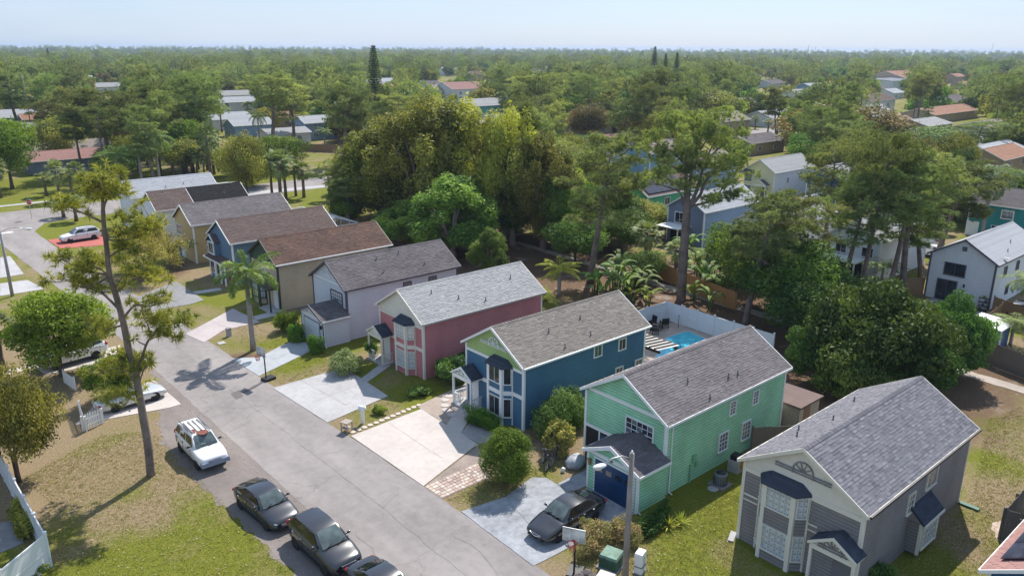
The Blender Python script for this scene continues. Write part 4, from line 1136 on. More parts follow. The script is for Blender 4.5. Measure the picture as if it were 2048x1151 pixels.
def trunk_mesh(H, r0, lobes, rng, bark, n_limb=7, fork=.35, lean=(0, 0), multi=1):
    mb = MB()
    for k in range(multi):
        a0 = 2*PI*k/multi+rng.random()
        off = Vector((math.cos(a0), math.sin(a0), 0))*(r0*1.2 if multi > 1 else 0)
        top = Vector((lean[0], lean[1], H*fork*1.5))+off*4
        pts = [off+Vector((0, 0, -.2)), off*1.0+Vector((lean[0]*.1, lean[1]*.1, H*.1)), off*1.8+Vector((lean[0]*.5, lean[1]*.5, H*fork*.8)), top]
        mb.tube(pts, [r0*1.35/multi**.4, r0/multi**.4, r0*.8/multi**.4, r0*.45/multi**.4], 9)
        ids = rng.permutation(len(lobes))[:max(2, n_limb//multi)]
        for i in ids:
            e = Vector(lobes[i][:3]); s = Vector(pts[2]).lerp(Vector(pts[3]), rng.random()*.9)
            m = s.lerp(e, .5)+Vector((rng.normal(0, .2), rng.normal(0, .2), .12*(e-s).length))
            mb.tube([s, s.lerp(m, .5)+Vector((0, 0, .05)), m, e], [r0*.45, r0*.34, r0*.22, r0*.07], 6)
    return mb.mesh('trunk', bark, True)
def make_broadleaf(seed, H, Rc, base=.3, nl=26, n=12000, ln=.26, wd=.15, leaf=None, shape='round', lobe=(.30, .42), r0=None, multi=1, droop=.1, shell=.5, flat=1.0, spread=1.0, bark=None, limbs=9):
    rng = np.random.default_rng(seed)
    lobes = []
    cz = H*(base+1)/2; hz = H*(1-base)/2
    for i in range(nl):
        d = unit(rng.normal(0, 1, 3)); d[2] *= .9
        rr = (.45+.4*rng.random()**.5)*(1 if spread == 1 else rng.uniform(.75, spread))
        if shape == 'cone': k = 1-.55*max(0, d[2]*rr)
        else: k = 1
        s = rng.uniform(*lobe)
        lobes.append((d[0]*Rc*rr*k, d[1]*Rc*rr*k, cz+d[2]*hz*rr, Rc*s, Rc*s, min(Rc, hz)*s*flat))
    V, t = leafy(lobes, n, ln, wd, rng, shell, droop=droop)
    V[:, 2] = np.maximum(V[:, 2], .1)
    return (trunk_mesh(H, r0 or H*.02+.05, lobes, rng, bark or M_bark, limbs, base+.08, multi=multi), quads_mesh('crown', V, t, leaf))
def needles(cent, axis, k, ln, wd, rng, tint):
    """k needles in a tuft at each centre, spreading round axis"""
    n = len(cent)
    d = unit(np.repeat(axis, k, 0)*.75+rng.normal(0, .62, (n*k, 3)))
    p = np.repeat(cent, k, 0)
    L = ln*rng.uniform(.7, 1.25, n*k)[:, None]
    s = unit(np.cross(d, rng.normal(0, 1, (n*k, 3))))*wd
    tip = p+d*L; tip[:, 2] -= L[:, 0]*.12
    V = np.stack([p-s*.5, p+s*.5, tip], 1).reshape(-1, 3)
    return V, np.repeat(np.clip(np.repeat(tint, k)+rng.normal(0, .1, n*k), 0, 1), 3)
def pine_from(branches, rng, leaf, clump=(9, .45), kn=20, ln=.36, wd=.055, tintc=.45):
    """branches: list of (points, radius); needles on clumps along the outer part"""
    C, A, T = [], [], []
    for pts, clump_r, m in branches:
        e = np.array(pts)
        ct = np.clip(rng.normal(tintc, .22), 0, 1)
        o = unit(rng.normal(0, 1, (m, 3))*np.array([1, 1, .42]))*(rng.random((m, 1))**.45)*clump_r
        c = e+o+np.array([0, 0, .06])
        C.append(c); A.append(unit(o*1.2+np.array([0, 0, .45*clump_r])+rng.normal(0, .1, (m, 3)))); T.append(np.clip(ct+rng.normal(0, .08, m), 0, 1))
    C, A, T = np.concatenate(C), np.concatenate(A), np.concatenate(T)
    return needles(C, A, kn, ln, wd, rng, T)
def make_pine(seed, H, Rc, cb=.5, nb=22, sub=4, tufts=26, kn=17, leaf=None, r0=None, lean=.05, flat=.55, fork=False):
    rng = np.random.default_rng(seed)
    mb = MB(); cl = []
    r0 = r0 or H*.013+.06
    lx, ly = rng.normal(0, lean, 2)*H
    def tr(t): return Vector((lx*t**1.6+.02*H*math.sin(3*t+seed), ly*t**1.6+.02*H*math.sin(2.3*t), H*.97*t))
    mb.tube([tr(t)-Vector((0, 0, .2 if t == 0 else 0)) for t in (0, .08, .2, .35, .5, .65, .8, .92)], [r0*1.35, r0*1.05, r0*.95, r0*.85, r0*.72, r0*.55, r0*.33, r0*.12], 9)
    stems = [(tr, 1.0)]
    for i in range(nb):
        f = (i+rng.random())/nb
        t = cb+(.97-cb)*f
        s = tr(t)
        a = i*2.4+rng.normal(0, .4)
        prof = math.sin(PI*min(1, .22+.78*(1-f)))**.6 if f > .15 else .75
        L = Rc*prof*rng.uniform(.65, 1.05)*(1.0 if f < .85 else .55)
        el = .05+.5*f+rng.normal(0, .12)
        dr = Vector((math.cos(a)*math.cos(el), math.sin(a)*math.cos(el), math.sin(el)))
        kink = Vector((rng.normal(0, .12), rng.normal(0, .12), rng.normal(-.05, .08)))*L
        m = s+dr*L*.5+kink; e = s+dr*L+Vector((0, 0, .10*L))
        rb = r0*.34*(1-.5*f)
        mb.tube([s, s.lerp(m, .55), m, e], [rb, rb*.8, rb*.55, rb*.2], 6)
        for k in range(sub):
            u = .42+.58*(k+rng.random())/sub
            q = m.lerp(e, (u-.5)*2) if u > .5 else s.lerp(m, u*2)
            sd = dr.cross(Vector((0, 0, 1))).normalized()*rng.normal(0, .26)*L+Vector((0, 0, rng.uniform(.0, .22)*L*.6))
            pe = q+sd
            if k % 2 == 0: mb.tube([q, q.lerp(pe, .6)+Vector((0, 0, -.05)), pe], [rb*.35, rb*.25, rb*.1], 5)
            cl.append(((pe.x, pe.y, pe.z), max(.5, Rc*.17)*rng.uniform(.75, 1.3), tufts))
    V, t = pine_from(cl, rng, leaf, kn=kn)
    return (mb.mesh('trunk', M_barkp, True), fast_mesh('crown', V, np.arange(len(V)).reshape(-1, 3), t, leaf or L_pine))
def frond(mb_r, base, az, el, L, droop, nl, ll, rng, lw=.05, curl=.5, hang=.35, bushy=False):
    """one feather frond: returns leaflet quads"""
    pts = []; p = Vector(base); e = el
    k = 9
    for i in range(k+1):
        pts.append(p.copy())
        p = p+Vector((math.cos(az)*math.cos(e), math.sin(az)*math.cos(e), math.sin(e)))*(L/k)
        e -= droop/k*(.5+1.2*i/k)
    mb_r.tube(pts, [.035*(1-.85*i/k) for i in range(k+1)], 4, False, .75)
    P_ = np.array([tuple(q) for q in pts])
    t = np.linspace(.14, .99, nl)
    c = np.stack([np.interp(t, np.linspace(0, 1, k+1), P_[:, j]) for j in range(3)], 1)
    tg = unit(np.gradient(c, axis=0))
    side = np.array([-math.sin(az), math.cos(az), 0])
    Vs = []
    for s in ((-1, 1) if not bushy else (-1, 1, -.4, .4)):
        n = len(c)
        ln = ll*(np.sin(np.clip(t*1.05, 0, 1)*PI)**.5*.75+.25)*rng.uniform(.85, 1.1, n)
        d = unit(side*s+tg*.55+np.array([0, 0, -hang if abs(s) == 1 else .75])+rng.normal(0, .1, (n, 3)))
        w = unit(np.cross(d, np.array([0, 0, 1])+rng.normal(0, .2, (n, 3))))*lw
        md = c+d*ln[:, None]*.5; tp = c+d*ln[:, None]+np.array([0, 0, -1])*(ln*curl*.4)[:, None]
        Vs.append(np.stack([c, md+w*.5, tp, md-w*.5], 1))
    return np.concatenate(Vs).reshape(-1, 3)
def make_feather(seed, th, tr, nf, L, el=(1.2, -.35), droop=1.3, nl=34, ll=.5, lw=.06, leaf=None, bark=None, stems=1, spread=.4, bushy=False, hang=.35, lean=.0, shaft=None):
    rng = np.random.default_rng(seed)
    tb = MB(); rb = MB(); Vs, ts = [], []
    for s in range(stems):
        a0 = rng.random()*6.28
        bp = Vector((math.cos(a0), math.sin(a0), 0))*(spread*rng.random() if stems > 1 else 0)
        h = th*(rng.uniform(.55, 1) if stems > 1 else 1)
        tp = bp*1.7+Vector((lean*th, lean*.4*th, h))
        tb.tube([bp+Vector((0, 0, -.15)), bp.lerp(tp, .15)+Vector((0, 0, 0)), bp.lerp(tp, .5)+Vector((lean*.3, 0, 0)), tp], [tr*1.35, tr*1.05, tr, tr*.8], 9)
        for i in range(nf):
            f = i/max(1, nf-1)
            az = i*2.4+rng.normal(0, .2)
            e = el[0]+(el[1]-el[0])*f**.9+rng.normal(0, .08)
            V = frond(rb, tp+Vector((0, 0, .1)), az, e, L*rng.uniform(.82, 1.1)*(.75 if f < .12 else 1), droop*rng.uniform(.8, 1.2), nl, ll, rng, lw, hang=hang, bushy=bushy)
            Vs.append(V); ts.append(np.full(len(V), np.clip(rng.normal(.48-.1*f, .15), 0, 1)))
    V = np.concatenate(Vs); t = np.concatenate(ts)
    nv = len(V)
    rv = np.array(rb.v)
    me = bpy.data.meshes.new('crown')
    fs = [tuple(r) for r in np.arange(nv).reshape(-1, 4)]+[tuple(i+nv for i in f) for f in rb.f]
    me.from_pydata(np.concatenate([V, rv]).tolist(), [], fs)
    at = me.attributes.new('tint', 'FLOAT', 'POINT'); at.data.foreach_set('value', np.concatenate([t, np.full(len(rv), .7)]).astype(np.float32))
    me.materials.append(leaf or L_palm); me.update()
    return (tb.mesh('trunk', bark or M_palmtrunk, True), me)
def make_sabal(seed, th, nf=26, R_=.85, pet=.9, leaf=None, skirt=8):
    rng = np.random.default_rng(seed)
    tb = MB().tube([(0, 0, -.15), (.03, 0, th*.3), (-.02, .04, th*.7), (0, 0, th)], [.24, .19, .18, .2], 9)
    Vs, ts = [], []
    for i in range(nf+skirt):
        f = i/(nf+skirt)
        az = i*2.4+rng.normal(0, .25); el = 1.35-2.35*f+rng.normal(0, .1) if i < nf else -1.15+rng.normal(0, .12)
        d = np.array([math.cos(az)*math.cos(el), math.sin(az)*math.cos(el), math.sin(el)])
        c = np.array([0, 0, th-.05])+d*pet*rng.uniform(.8, 1.15)
        c[2] -= .12*max(0, 1-el)
        sd = unit(np.cross(d, [0, 0, 1.0])); nn = np.cross(sd, d)
        m = 15
        for j in range(m):
            a = (j/(m-1)-.5)*3.6
            dd = unit(d*math.cos(a)+sd*math.sin(a)+np.array([0, 0, -.18]))
            L = R_*rng.uniform(.85, 1.1)*(1-.12*abs(a))
            w = unit(np.cross(dd, nn))*.055
            md = c+dd*L*.55; tp = c+dd*L+np.array([0, 0, -.28*L])
            Vs.append([c, md+w, tp, md-w])
            ts += [np.clip((.5 if i < nf else .95)-.1*f+rng.normal(0, .1), 0, 1)]*4
    return (tb.mesh('trunk', M_sabaltrunk, True), quads_mesh('crown', np.array(Vs).reshape(-1, 3), np.array(ts), leaf or L_sabal))
def make_norfolk(seed, H, Rc):
    rng = np.random.default_rng(seed)
    tb = MB().tube([(0, 0, -.2), (0, 0, H*.5), (0, 0, H)], [.28, .17, .03], 8)
    C, A = [], []
    z = H*.1
    while z < H*.98:
        f = z/H
        L = Rc*(1-f)**.75*rng.uniform(.85, 1.1)+.15
        a0 = rng.random()*6
        for k in range(6):
            a = a0+k*PI/3
            m = max(3, int(L/.22))
            for j in range(m):
                u = (j+1)/m
                p = np.array([math.cos(a)*L*u, math.sin(a)*L*u, z+.10*L*u+.06*L*u*u])
                C += [p, p+rng.normal(0, .12, 3)]; A += [unit(np.array([math.cos(a), math.sin(a), .6])+rng.normal(0, .5, 3)) for _ in (0, 1)]
            tb.tube([(0, 0, z), (math.cos(a)*L*.6, math.sin(a)*L*.6, z+.06*L), (math.cos(a)*L, math.sin(a)*L, z+.16*L)], [.05, .035, .01], 4)
        z += .75*(1-.35*f)
    V, t = needles(np.array(C), np.array(A), 7, .42, .09, rng, np.clip(rng.normal(.45, .15, len(C)), 0, 1))
    return (tb.mesh('trunk', M_bark, True), fast_mesh('crown', V, np.arange(len(V)).reshape(-1, 3), t, L_norf))
def make_banana(seed, n=9, H=2.6, leaf=None, w=.5, L=1.9):
    rng = np.random.default_rng(seed)
    tb = MB(); V, Fq, t = [], [], []
    for i in range(n):
        az = i*2.4+rng.normal(0, .3); b = np.array([math.cos(az)*.25, math.sin(az)*.25, 0])
        h = H*rng.uniform(.4, .75)
        tp = b*1.6+np.array([0, 0, h])
        tb.tube([tuple(b*.6-np.array([0, 0, .1])), tuple(b), tuple(tp)], [.06, .05, .03], 5)
        e = rng.uniform(.7, 1.3); p = tp.copy(); o = len(V); k = 7
        sd = np.array([-math.sin(az), math.cos(az), 0])
        ti = np.clip(rng.normal(.5, .2), 0, 1)
        for j in range(k+1):
            ww = w*math.sin(PI*min(1, .08+.95*j/k))**.7*.5
            V += [p-sd*ww+np.array([0, 0, ww*.35]), p, p+sd*ww+np.array([0, 0, ww*.35])]; t += [ti]*3
            p = p+np.array([math.cos(az)*math.cos(e), math.sin(az)*math.cos(e), math.sin(e)])*L/k
            e -= rng.uniform(.18, .3)
        for j in range(k):
            q = o+j*3
            Fq += [(q, q+1, q+4, q+3), (q+1, q+2, q+5, q+4)]
    return (tb.mesh('stem', L_palm, True), fast_mesh('leaves', np.array(V), np.array(Fq), t, leaf or L_dark, True))
def make_shrub(seed, rx, ry, h, n=5000, ln=.14, wd=.08, leaf=None, lobe=(.35, .5), nl=14, box=False):
    rng = np.random.default_rng(seed)
    lobes = []
    for i in range(nl):
        if box:
            p = rng.uniform(-1, 1, 3)*np.array([rx*.72, ry*.72, h*.36])+np.array([0, 0, h*.5]); s = rng.uniform(.28, .36)
            lobes.append((*p, rx*s*1.1, ry*s*1.1, h*s*.7))
        else:
            d = unit(rng.normal(0, 1, 3)); rr = rng.uniform(.3, .95); s = rng.uniform(lobe[0]*.65, lobe[1]*.95)
            lobes.append((d[0]*rx*rr, d[1]*ry*rr, h*.5+d[2]*h*.32*rr*1.3, rx*s, ry*s, h*.5*s*1.3))
    V, t = leafy(lobes, n, ln, wd, rng, .45)
    V[:, 2] = np.maximum(V[:, 2], .03)
    mb = MB()
    for i in range(6):
        e = lobes[i][:3]
        mb.tube([(e[0]*.1, e[1]*.1, -.1), (e[0]*.4, e[1]*.4, h*.25), e], [.05, .035, .012], 5)
    return (mb.mesh('stem', M_bark, True), quads_mesh('foliage', V, t, leaf or L_mid))
def plant(proto, name, label, cat, loc, rz=None, scale=1.0, group=None, sz=None, parts=('trunk', 'crown')):
    r = thing(name, label, cat, (loc[0], loc[1], 0), random.uniform(0, 6.28) if rz is None else rz, group)
    r.scale = (scale, scale, sz or scale)
    obj(parts[0], proto[0], r); obj(parts[1], proto[1], r)
    return r

def make_ball(seed, r, h, n, ln, wd, leaf):
    rng = np.random.default_rng(seed)
    lobes = [(0, 0, h-r*.98, r*.86, r*.86, r*.86)]
    for i in range(40):
        d = unit(rng.normal(0, 1, 3)); d[2] = d[2] if d[2] > -.75 else -d[2]
        lobes.append((d[0]*r*.72, d[1]*r*.72, h-r*.98+d[2]*r*.72, r*.27, r*.27, r*.3))
    V, t = leafy(lobes, n, ln, wd, rng, .6, lobevar=.12)
    V[:, 2] = np.maximum(V[:, 2], .05)
    mb = MB().tube([(0, 0, -.1), (.05, 0, h*.35)], [.16, .12], 8)
    for k in range(5): mb.tube([(0, 0, .2), (math.cos(k)*.3*k/3, math.sin(k*1.3)*.4, h*.5)], [.07, .03], 6)
    return (mb.mesh('trunk', M_bark, True), quads_mesh('crown', V, t, leaf))
# ---- prototypes
PINES = [make_pine(21, 18, 4.6, .5, 22), make_pine(22, 16, 4.2, .45, 22), make_pine(23, 17, 5.0, .55, 22), make_pine(24, 15, 3.8, .5, 20), make_pine(25, 19, 4.4, .6, 22)]
BROAD = [make_broadleaf(31, 9, 4.5, .2, 30, 15000, .30, .17, L_mid), make_broadleaf(32, 8, 4.2, .2, 28, 15000, .28, .17, L_dark), make_broadleaf(33, 10, 4.4, .22, 30, 15000, .30, .16, L_olive),
         make_broadleaf(34, 9, 5.2, .15, 34, 18000, .32, .18, L_rust), make_broadleaf(35, 8.5, 4.4, .2, 28, 15000, .3, .17, L_bright)]
SABAL = [make_sabal(41, 5.0), make_sabal(42, 4.2), make_sabal(43, 6.2, 30)]
FEATHER = [make_feather(51, 7.0, .17, 20, 3.0, nl=36, ll=.75, leaf=L_palm), make_feather(52, 6.0, .16, 18, 3.2, (1.0, -.6), 1.5, 36, .8, leaf=L_palm)]
ARECA = [make_feather(55, 1.4, .05, 7, 2.1, (1.35, .35), 1.3, 26, .5, .05, L_areca, None, 7, .5), make_feather(56, 1.0, .05, 6, 1.8, (1.3, .3), 1.2, 24, .45, .05, L_areca, None, 6, .45)]
BANANA = [make_banana(61), make_banana(62, 11, 3.0), make_banana(63, 8, 2.2, L_mid)]
SHRUB = [make_shrub(71, 1, 1, 1.5, 4500, leaf=L_mid), make_shrub(72, 1, 1, 1.6, 4500, leaf=L_dark), make_shrub(73, 1, 1, 1.4, 4000, leaf=L_olive)]

# ---- placed plants -------------------------------------------------
def at_px(x, y): return W(x, y)
def pine_px(i, bx_, by, ty, wpx, label, leafy_=None, rz=None, lean=None):
    p = W(bx_, by); h = height_at(p, ty); proto = PINES[i]
    H0 = (18, 16, 17, 15, 19)[i]; R0 = (4.6, 4.2, 5.0, 3.8, 4.4)[i]
    s = wpx*m_per_px(p, h*.7)/2/R0*.92
    return plant(proto, 'slash_pine', label, 'tree', p, rz, s, None, h/H0)

# big slash pine with five upright limbs behind the white fence
def limb_pine(seed, p, H, limbs, name, label, r0, leaf, tufts=12, kn=20, nmul=1.0, ln=.36):
    """limbs: list of polylines of (px, py, depth m) on the plane through the base facing the camera"""
    rng = np.random.default_rng(seed)
    root = thing(name, label, 'tree', (p[0], p[1], 0))
    fw = Vector((math.cos(AZ), math.sin(AZ), 0)); rt = Vector((math.sin(AZ), -math.cos(AZ), 0))
    def pt(x, y, d=0):
        # point on the vertical plane through the base, at depth d
        b = Vector((p[0], p[1], 0))+fw*d
        c, s = math.cos(TH), math.sin(TH)
        dx, dy = x-CX, y-CY
        u, v = (dx+ROLL*dy)/F_PX, -(dy-ROLL*dx)/F_PX
        ray = rt*u+fw*(c+v*s)+Vector((0, 0, -s+v*c))
        t = b.dot(fw)/ray.dot(fw)
        return Vector((0, 0, CAM_H))+ray*t-Vector((p[0], p[1], 0))
    mb = MB(); cl = []
    for poly, ra, rb_, ncl, cr in limbs:
        pts = [pt(*q) for q in poly]
        # smooth
        fine = []
        for i in range(len(pts)-1):
            a, b = pts[i], pts[i+1]
            m0 = (pts[i+1]-pts[max(0, i-1)])*.5; m1 = (pts[min(len(pts)-1, i+2)]-pts[i])*.5
            for k in range(4):
                t = k/4; h = (2*t**3-3*t**2+1, t**3-2*t**2+t, -2*t**3+3*t**2, t**3-t**2)
                fine.append(a*h[0]+m0*h[1]+b*h[2]+m1*h[3])
        fine.append(pts[-1])
        n = len(fine)
        mb.tube(fine, [ra+(rb_-ra)*i/(n-1) for i in range(n)], 10 if ra > .12 else 6)
        ncl = int(ncl*nmul)
        for j in range(ncl):
            f = 1-.62*(j/max(1, ncl-1))**1.0 if ncl > 1 else 1
            q = fine[min(n-1, int(f*(n-1)))]
            o = Vector(rng.normal(0, 1, 3))*cr*.9; o.z = abs(o.z)*.55
            e = q+o
            if o.length > .35: mb.tube([q, q.lerp(e, .5)-Vector((0, 0, .06)), e], [rb_*.8+.012, rb_*.5+.01, .008], 4)
            cl.append((tuple(e), cr*rng.uniform(.55, 1.0), tufts))
    V, t = pine_from(cl, rng, leaf, kn=kn, ln=ln)
    obj('trunk', mb.mesh('trunk', M_barkp, True), root)
    obj('crown', fast_mesh('crown', V, np.arange(len(V)).reshape(-1, 3), t, leaf), root)
    return root
# front pine by the road: tall leaning trunk, sparse yellow-green tufts
limb_pine(5, W(302, 950), 18, [
    ([(302, 954), (296, 890), (284, 820), (272, 750), (258, 700), (246, 640), (232, 590), (219, 545), (213, 490), (208, 450), (206, 420)], .25, .11, 0, .5),
    ([(206, 420), (205, 395), (206, 375), (212, 352)], .10, .03, 12, .75), ([(206, 425), (213, 400), (236, 385), (262, 375)], .08, .02, 6, .55), ([(206, 400), (190, 382), (178, 365)], .06, .02, 5, .5),
    ([(206, 445), (180, 432), (152, 420), (125, 410)], .08, .02, 6, .5), ([(209, 475), (240, 470), (268, 455), (300, 435)], .08, .02, 9, .62), ([(209, 478), (250, 480), (300, 462), (318, 455)], .06, .02, 5, .4),
    ([(215, 515), (240, 500), (262, 497), (282, 490)], .07, .02, 5, .42), ([(222, 550), (190, 545), (160, 540), (132, 520)], .08, .02, 9, .6), ([(222, 550), (196, 565), (165, 575), (140, 560), (110, 558)], .07, .02, 6, .5),
    ([(225, 565), (205, 540), (180, 528), (165, 518)], .06, .02, 7, .55), ([(240, 620), (215, 595), (190, 575), (170, 570)], .09, .025, 6, .5), ([(232, 585), (262, 560), (290, 555), (312, 560)], .08, .02, 9, .55),
    ([(244, 640), (270, 610), (300, 612), (335, 600)], .08, .02, 6, .45), ([(248, 650), (225, 655), (205, 665), (188, 660)], .07, .02, 7, .55), ([(230, 575), (250, 545), (255, 525)], .06, .02, 4, .5),
    ([(270, 745), (282, 720), (292, 690), (300, 675)], .11, .06, 2, .4), ([(300, 675), (320, 655), (345, 645), (370, 640)], .06, .015, 9, .5), ([(300, 675), (296, 650), (286, 635)], .05, .015, 5, .42), ([(296, 680), (325, 670), (350, 672)], .04, .015, 5, .4),
    ([(275, 765), (255, 745), (232, 735), (215, 745)], .07, .02, 9, .6), ([(278, 785), (255, 790), (230, 795), (205, 800)], .05, .015, 8, .6), ([(280, 760), (290, 735), (305, 728)], .05, .015, 4, .4), ([(255, 700), (262, 720), (275, 730)], .04, .015, 4, .4)],
    'slash_pine', 'tall leaning pine with sparse yellow-green tufts on the lawn by the street', .3, L_pine_hero, 6, 17, nmul=1.6, ln=.42)
limb_pine(6, W(1362, 600), 19, [
    ([(1362, 604), (1364, 560), (1368, 500), (1372, 450), (1374, 405)], .52, .40, 0, .5),
    ([(1371, 420), (1372, 370), (1372, 320), (1374, 270), (1370, 240)], .24, .05, 12, 1.1), ([(1374, 415), (1380, 370), (1384, 330), (1392, 290), (1400, 250)], .22, .05, 12, 1.1), ([(1376, 415), (1392, 385), (1402, 350), (1412, 320), (1428, 285)], .22, .05, 12, 1.1),
    ([(1374, 420), (1400, 390), (1410, 365), (1440, 330), (1468, 310)], .2, .04, 10, 1.0), ([(1366, 410), (1360, 385), (1330, 372), (1305, 365)], .14, .03, 8, .8), ([(1380, 412), (1410, 405), (1440, 395), (1485, 400)], .12, .03, 8, .8), ([(1385, 412), (1425, 400), (1452, 370), (1490, 360)], .12, .03, 8, .85),
    ([(1372, 350), (1350, 335), (1320, 322), (1292, 315)], .12, .03, 9, .9), ([(1372, 330), (1345, 305), (1318, 290), (1302, 275)], .1, .03, 9, 1.0), ([(1374, 280), (1352, 255), (1330, 245)], .08, .02, 8, .95), ([(1398, 260), (1418, 240), (1440, 232)], .08, .02, 9, .95),
    ([(1412, 320), (1445, 290), (1470, 270)], .1, .02, 10, 1.0), ([(1410, 350), (1450, 340), (1490, 335)], .08, .02, 8, .85), ([(1395, 290, 2), (1400, 260, 3), (1392, 235, 3)], .08, .02, 9, 1.0), ([(1384, 330, -1), (1375, 300, -2.5), (1360, 275, -3)], .08, .02, 8, .9), ([(1400, 300, -1), (1420, 270, -2.5), (1432, 252, -3)], .08, .02, 8, .9),
    ([(1376, 380, -1), (1340, 360, -2.5), (1325, 345, -3)], .08, .02, 6, .8), ([(1412, 330, 1), (1455, 320, 3), (1480, 290, 3)], .08, .02, 8, .95)],
    'slash_pine', 'largest pine with five upright limbs behind the white pool fence', .5, leafmat('fresh_pine_needles', (0.16, 0.21, 0.075), (0.44, 0.49, 0.17), 0.32, 0.6, 0.0), 20, 22)
pine_px(1, 1180, 565, 272, 235, 'single-trunk pine beside the drain path behind the blue house')
pine_px(3, 1497, 655, 398, 215, 'rounded pine between the mint green house and the drain path')
pine_px(0, 1683, 600, 345, 190, 'pine rising out of the large leafy bushes by the white house')
pine_px(2, 1722, 605, 270, 200, 'pine with forked crown standing beside the patio of the white house')
pine_px(4, 1772, 600, 330, 180, 'slender pine leaning by the wooden gate of the light grey house')
pine_px(1, 1805, 590, 300, 230, 'pine with spreading crown against the white house wall')
pine_px(2, 1648, 540, 285, 190, 'pine beyond the garden of the grey-blue house')
pine_px(3, 1880, 520, 330, 190, 'pine near the parked cars by the teal house')
pine_px(0, 225, 345, 178, 175, 'leaning pine behind the sabal palms near the cross street')
pine_px(2, 415, 330, 150, 150, 'pine above the coconut palms at the grove edge')
pine_px(4, 545, 300, 148, 130, 'pine with tall bare trunk beside white-roofed houses')
pine_px(1, 588, 290, 165, 120, 'pine with leaning bare trunk beside white-roofed houses')
pine_px(0, 690, 330, 168, 130, 'pine standing left of the tall dark conifer')
pine_px(3, 1060, 260, 152, 110, 'flat-topped pine beside the turquoise house')
pine_px(2, 1950, 330, 245, 140, 'yellowish pine in front of the green-trimmed house', )
pine_px(1, 40, 260, 150, 110, 'pine beside the blue gabled cottages')
pine_px(0, 1290, 300, 140, 110, 'pine behind the light blue house')
pine_px(3, 700, 470, 330, 150, 'dark short-needled pine behind the tan house')

# central stand of tall leafy trees behind the gardens
M_paleb = pm('pale_bark', (0.34, 0.27, 0.23), 0.9, 0.25, 5)
EUC = [make_broadleaf(81, 15, 4.4, .10, 66, 34000, .30, .115, L_olive, 'round', (.13, .25), .3, droop=1.1, flat=1.75, bark=M_paleb, limbs=22), make_broadleaf(82, 13, 4.2, .08, 62, 32000, .30, .12, L_lime, 'round', (.13, .25), .3, droop=1.0, flat=1.75, bark=M_paleb, limbs=22), make_broadleaf(83, 14, 3.6, .06, 60, 30000, .28, .12, L_mid, 'cone', (.14, .27), .28, droop=1.0, flat=1.7, bark=M_paleb, limbs=20)]
def euc(i, x, y, top, wpx, label):
    p = W(x, y); h = height_at(p, top); s = wpx*m_per_px(p, h*.6)/2/(4.4, 4.2, 3.6)[i]
    plant(EUC[i], 'eucalyptus_tree', label, 'tree', p, None, s, None, h*1.07/(15, 13, 14)[i])
euc(0, 845, 470, 190, 250, 'tallest olive-leaved tree in the dense stand behind the lavender house')
euc(1, 940, 470, 205, 210, 'broad olive-green tree beside the tallest tree of the dense stand')
euc(1, 760, 455, 260, 190, 'leafy tree at the edge of the dense stand above the tan house')
euc(2, 1010, 480, 290, 190, 'dark leafy tree low in the dense stand behind the rose house')
euc(2, 1050, 420, 208, 90, 'narrow column-shaped tree topping the dense stand')
euc(0, 1000, 440, 250, 180, 'olive tree in the dense stand next to the column-shaped tree')
euc(2, 905, 520, 350, 200, 'dark hanging foliage tree directly behind the lavender roof')
euc(1, 1090, 470, 300, 180, 'yellow-green tree between the dense stand and the single pine')
euc(2, 705, 460, 330, 110, 'dark tree beside the screened pool cage')
euc(2, 980, 560, 455, 90, 'small grey-green tree behind the rose house roof')
euc(2, 820, 500, 400, 150, 'dark leafy understorey tree over the brown trunks')

euc(1, 1025, 490, 222, 150, 'tall lime-topped tree behind the rose house ridge')
euc(0, 1085, 500, 268, 150, 'upright olive tree at the stand edge near the single-trunk pine')
euc(1, 880, 450, 196, 150, 'lime-topped tree rising in the heart of the dense stand')
pine_px(1, 1600, 625, 400, 210, 'pine with rounded crown in front of the hidden white house')
pine_px(0, 1555, 605, 425, 150, 'pine behind the rounded pine by the mint green house')
pine_px(3, 1835, 575, 395, 170, 'pine beside the brown fence of the light grey house')
# other hand-placed broadleaf trees
def broad_px(i, x, y, top, wpx, label, name='broadleaf_tree', cat='tree', sq=None):
    p = W(x, y); h = height_at(p, top); R0 = (4.5, 4.2, 4.4, 5.2, 4.4)[i]; H0 = (9, 8, 10, 9, 8.5)[i]
    s = wpx*m_per_px(p, h*.5)/2/R0
    return plant(BROAD[i], name, label, cat, p, None, s, None, h/H0)
NEAR = [make_broadleaf(91, 6, 3.6, .18, 34, 24000, .22, .13, L_bright, r0=.16, lobe=(.24, .36)), make_broadleaf(92, 5.5, 3.0, .22, 30, 20000, .2, .085, L_olive, r0=.14, multi=2, droop=.5), make_broadleaf(93, 5, 4.4, .02, 40, 32000, .27, .15, L_dark, r0=.16, multi=3, lobe=(.16, .36), spread=1.15)]
def near_px(i, x, y, top, wpx, label, rz=None):
    p = W(x, y); h = height_at(p, top); s = wpx*m_per_px(p, h*.5)/2/(3.6, 3.0, 4.4)[i]*.95
    return plant(NEAR[i], 'broadleaf_tree', label, 'tree', p, rz, s, None, h/(6, 5.5, 5)[i])
near_px(0, 125, 752, 572, 215, 'round bright green tree shading the white pickup in the driveway')
near_px(1, 38, 962, 735, 190, 'fork-trunked olive-leaved tree by the long white fence')
near_px(0, 233, 800, 705, 125, 'small leafy tree beside the silver convertible')
near_px(2, 1745, 775, 570, 310, 'huge dark glossy-leaved bush behind the dark grey house')
near_px(2, 1640, 770, 640, 160, 'dark leafy bush between the mint green and dark grey houses')
near_px(2, 1700, 800, 680, 170, 'low glossy bush at the front of the huge dark bush')
near_px(2, 1815, 790, 660, 190, 'low glossy bush between the huge dark bush and the drain path')
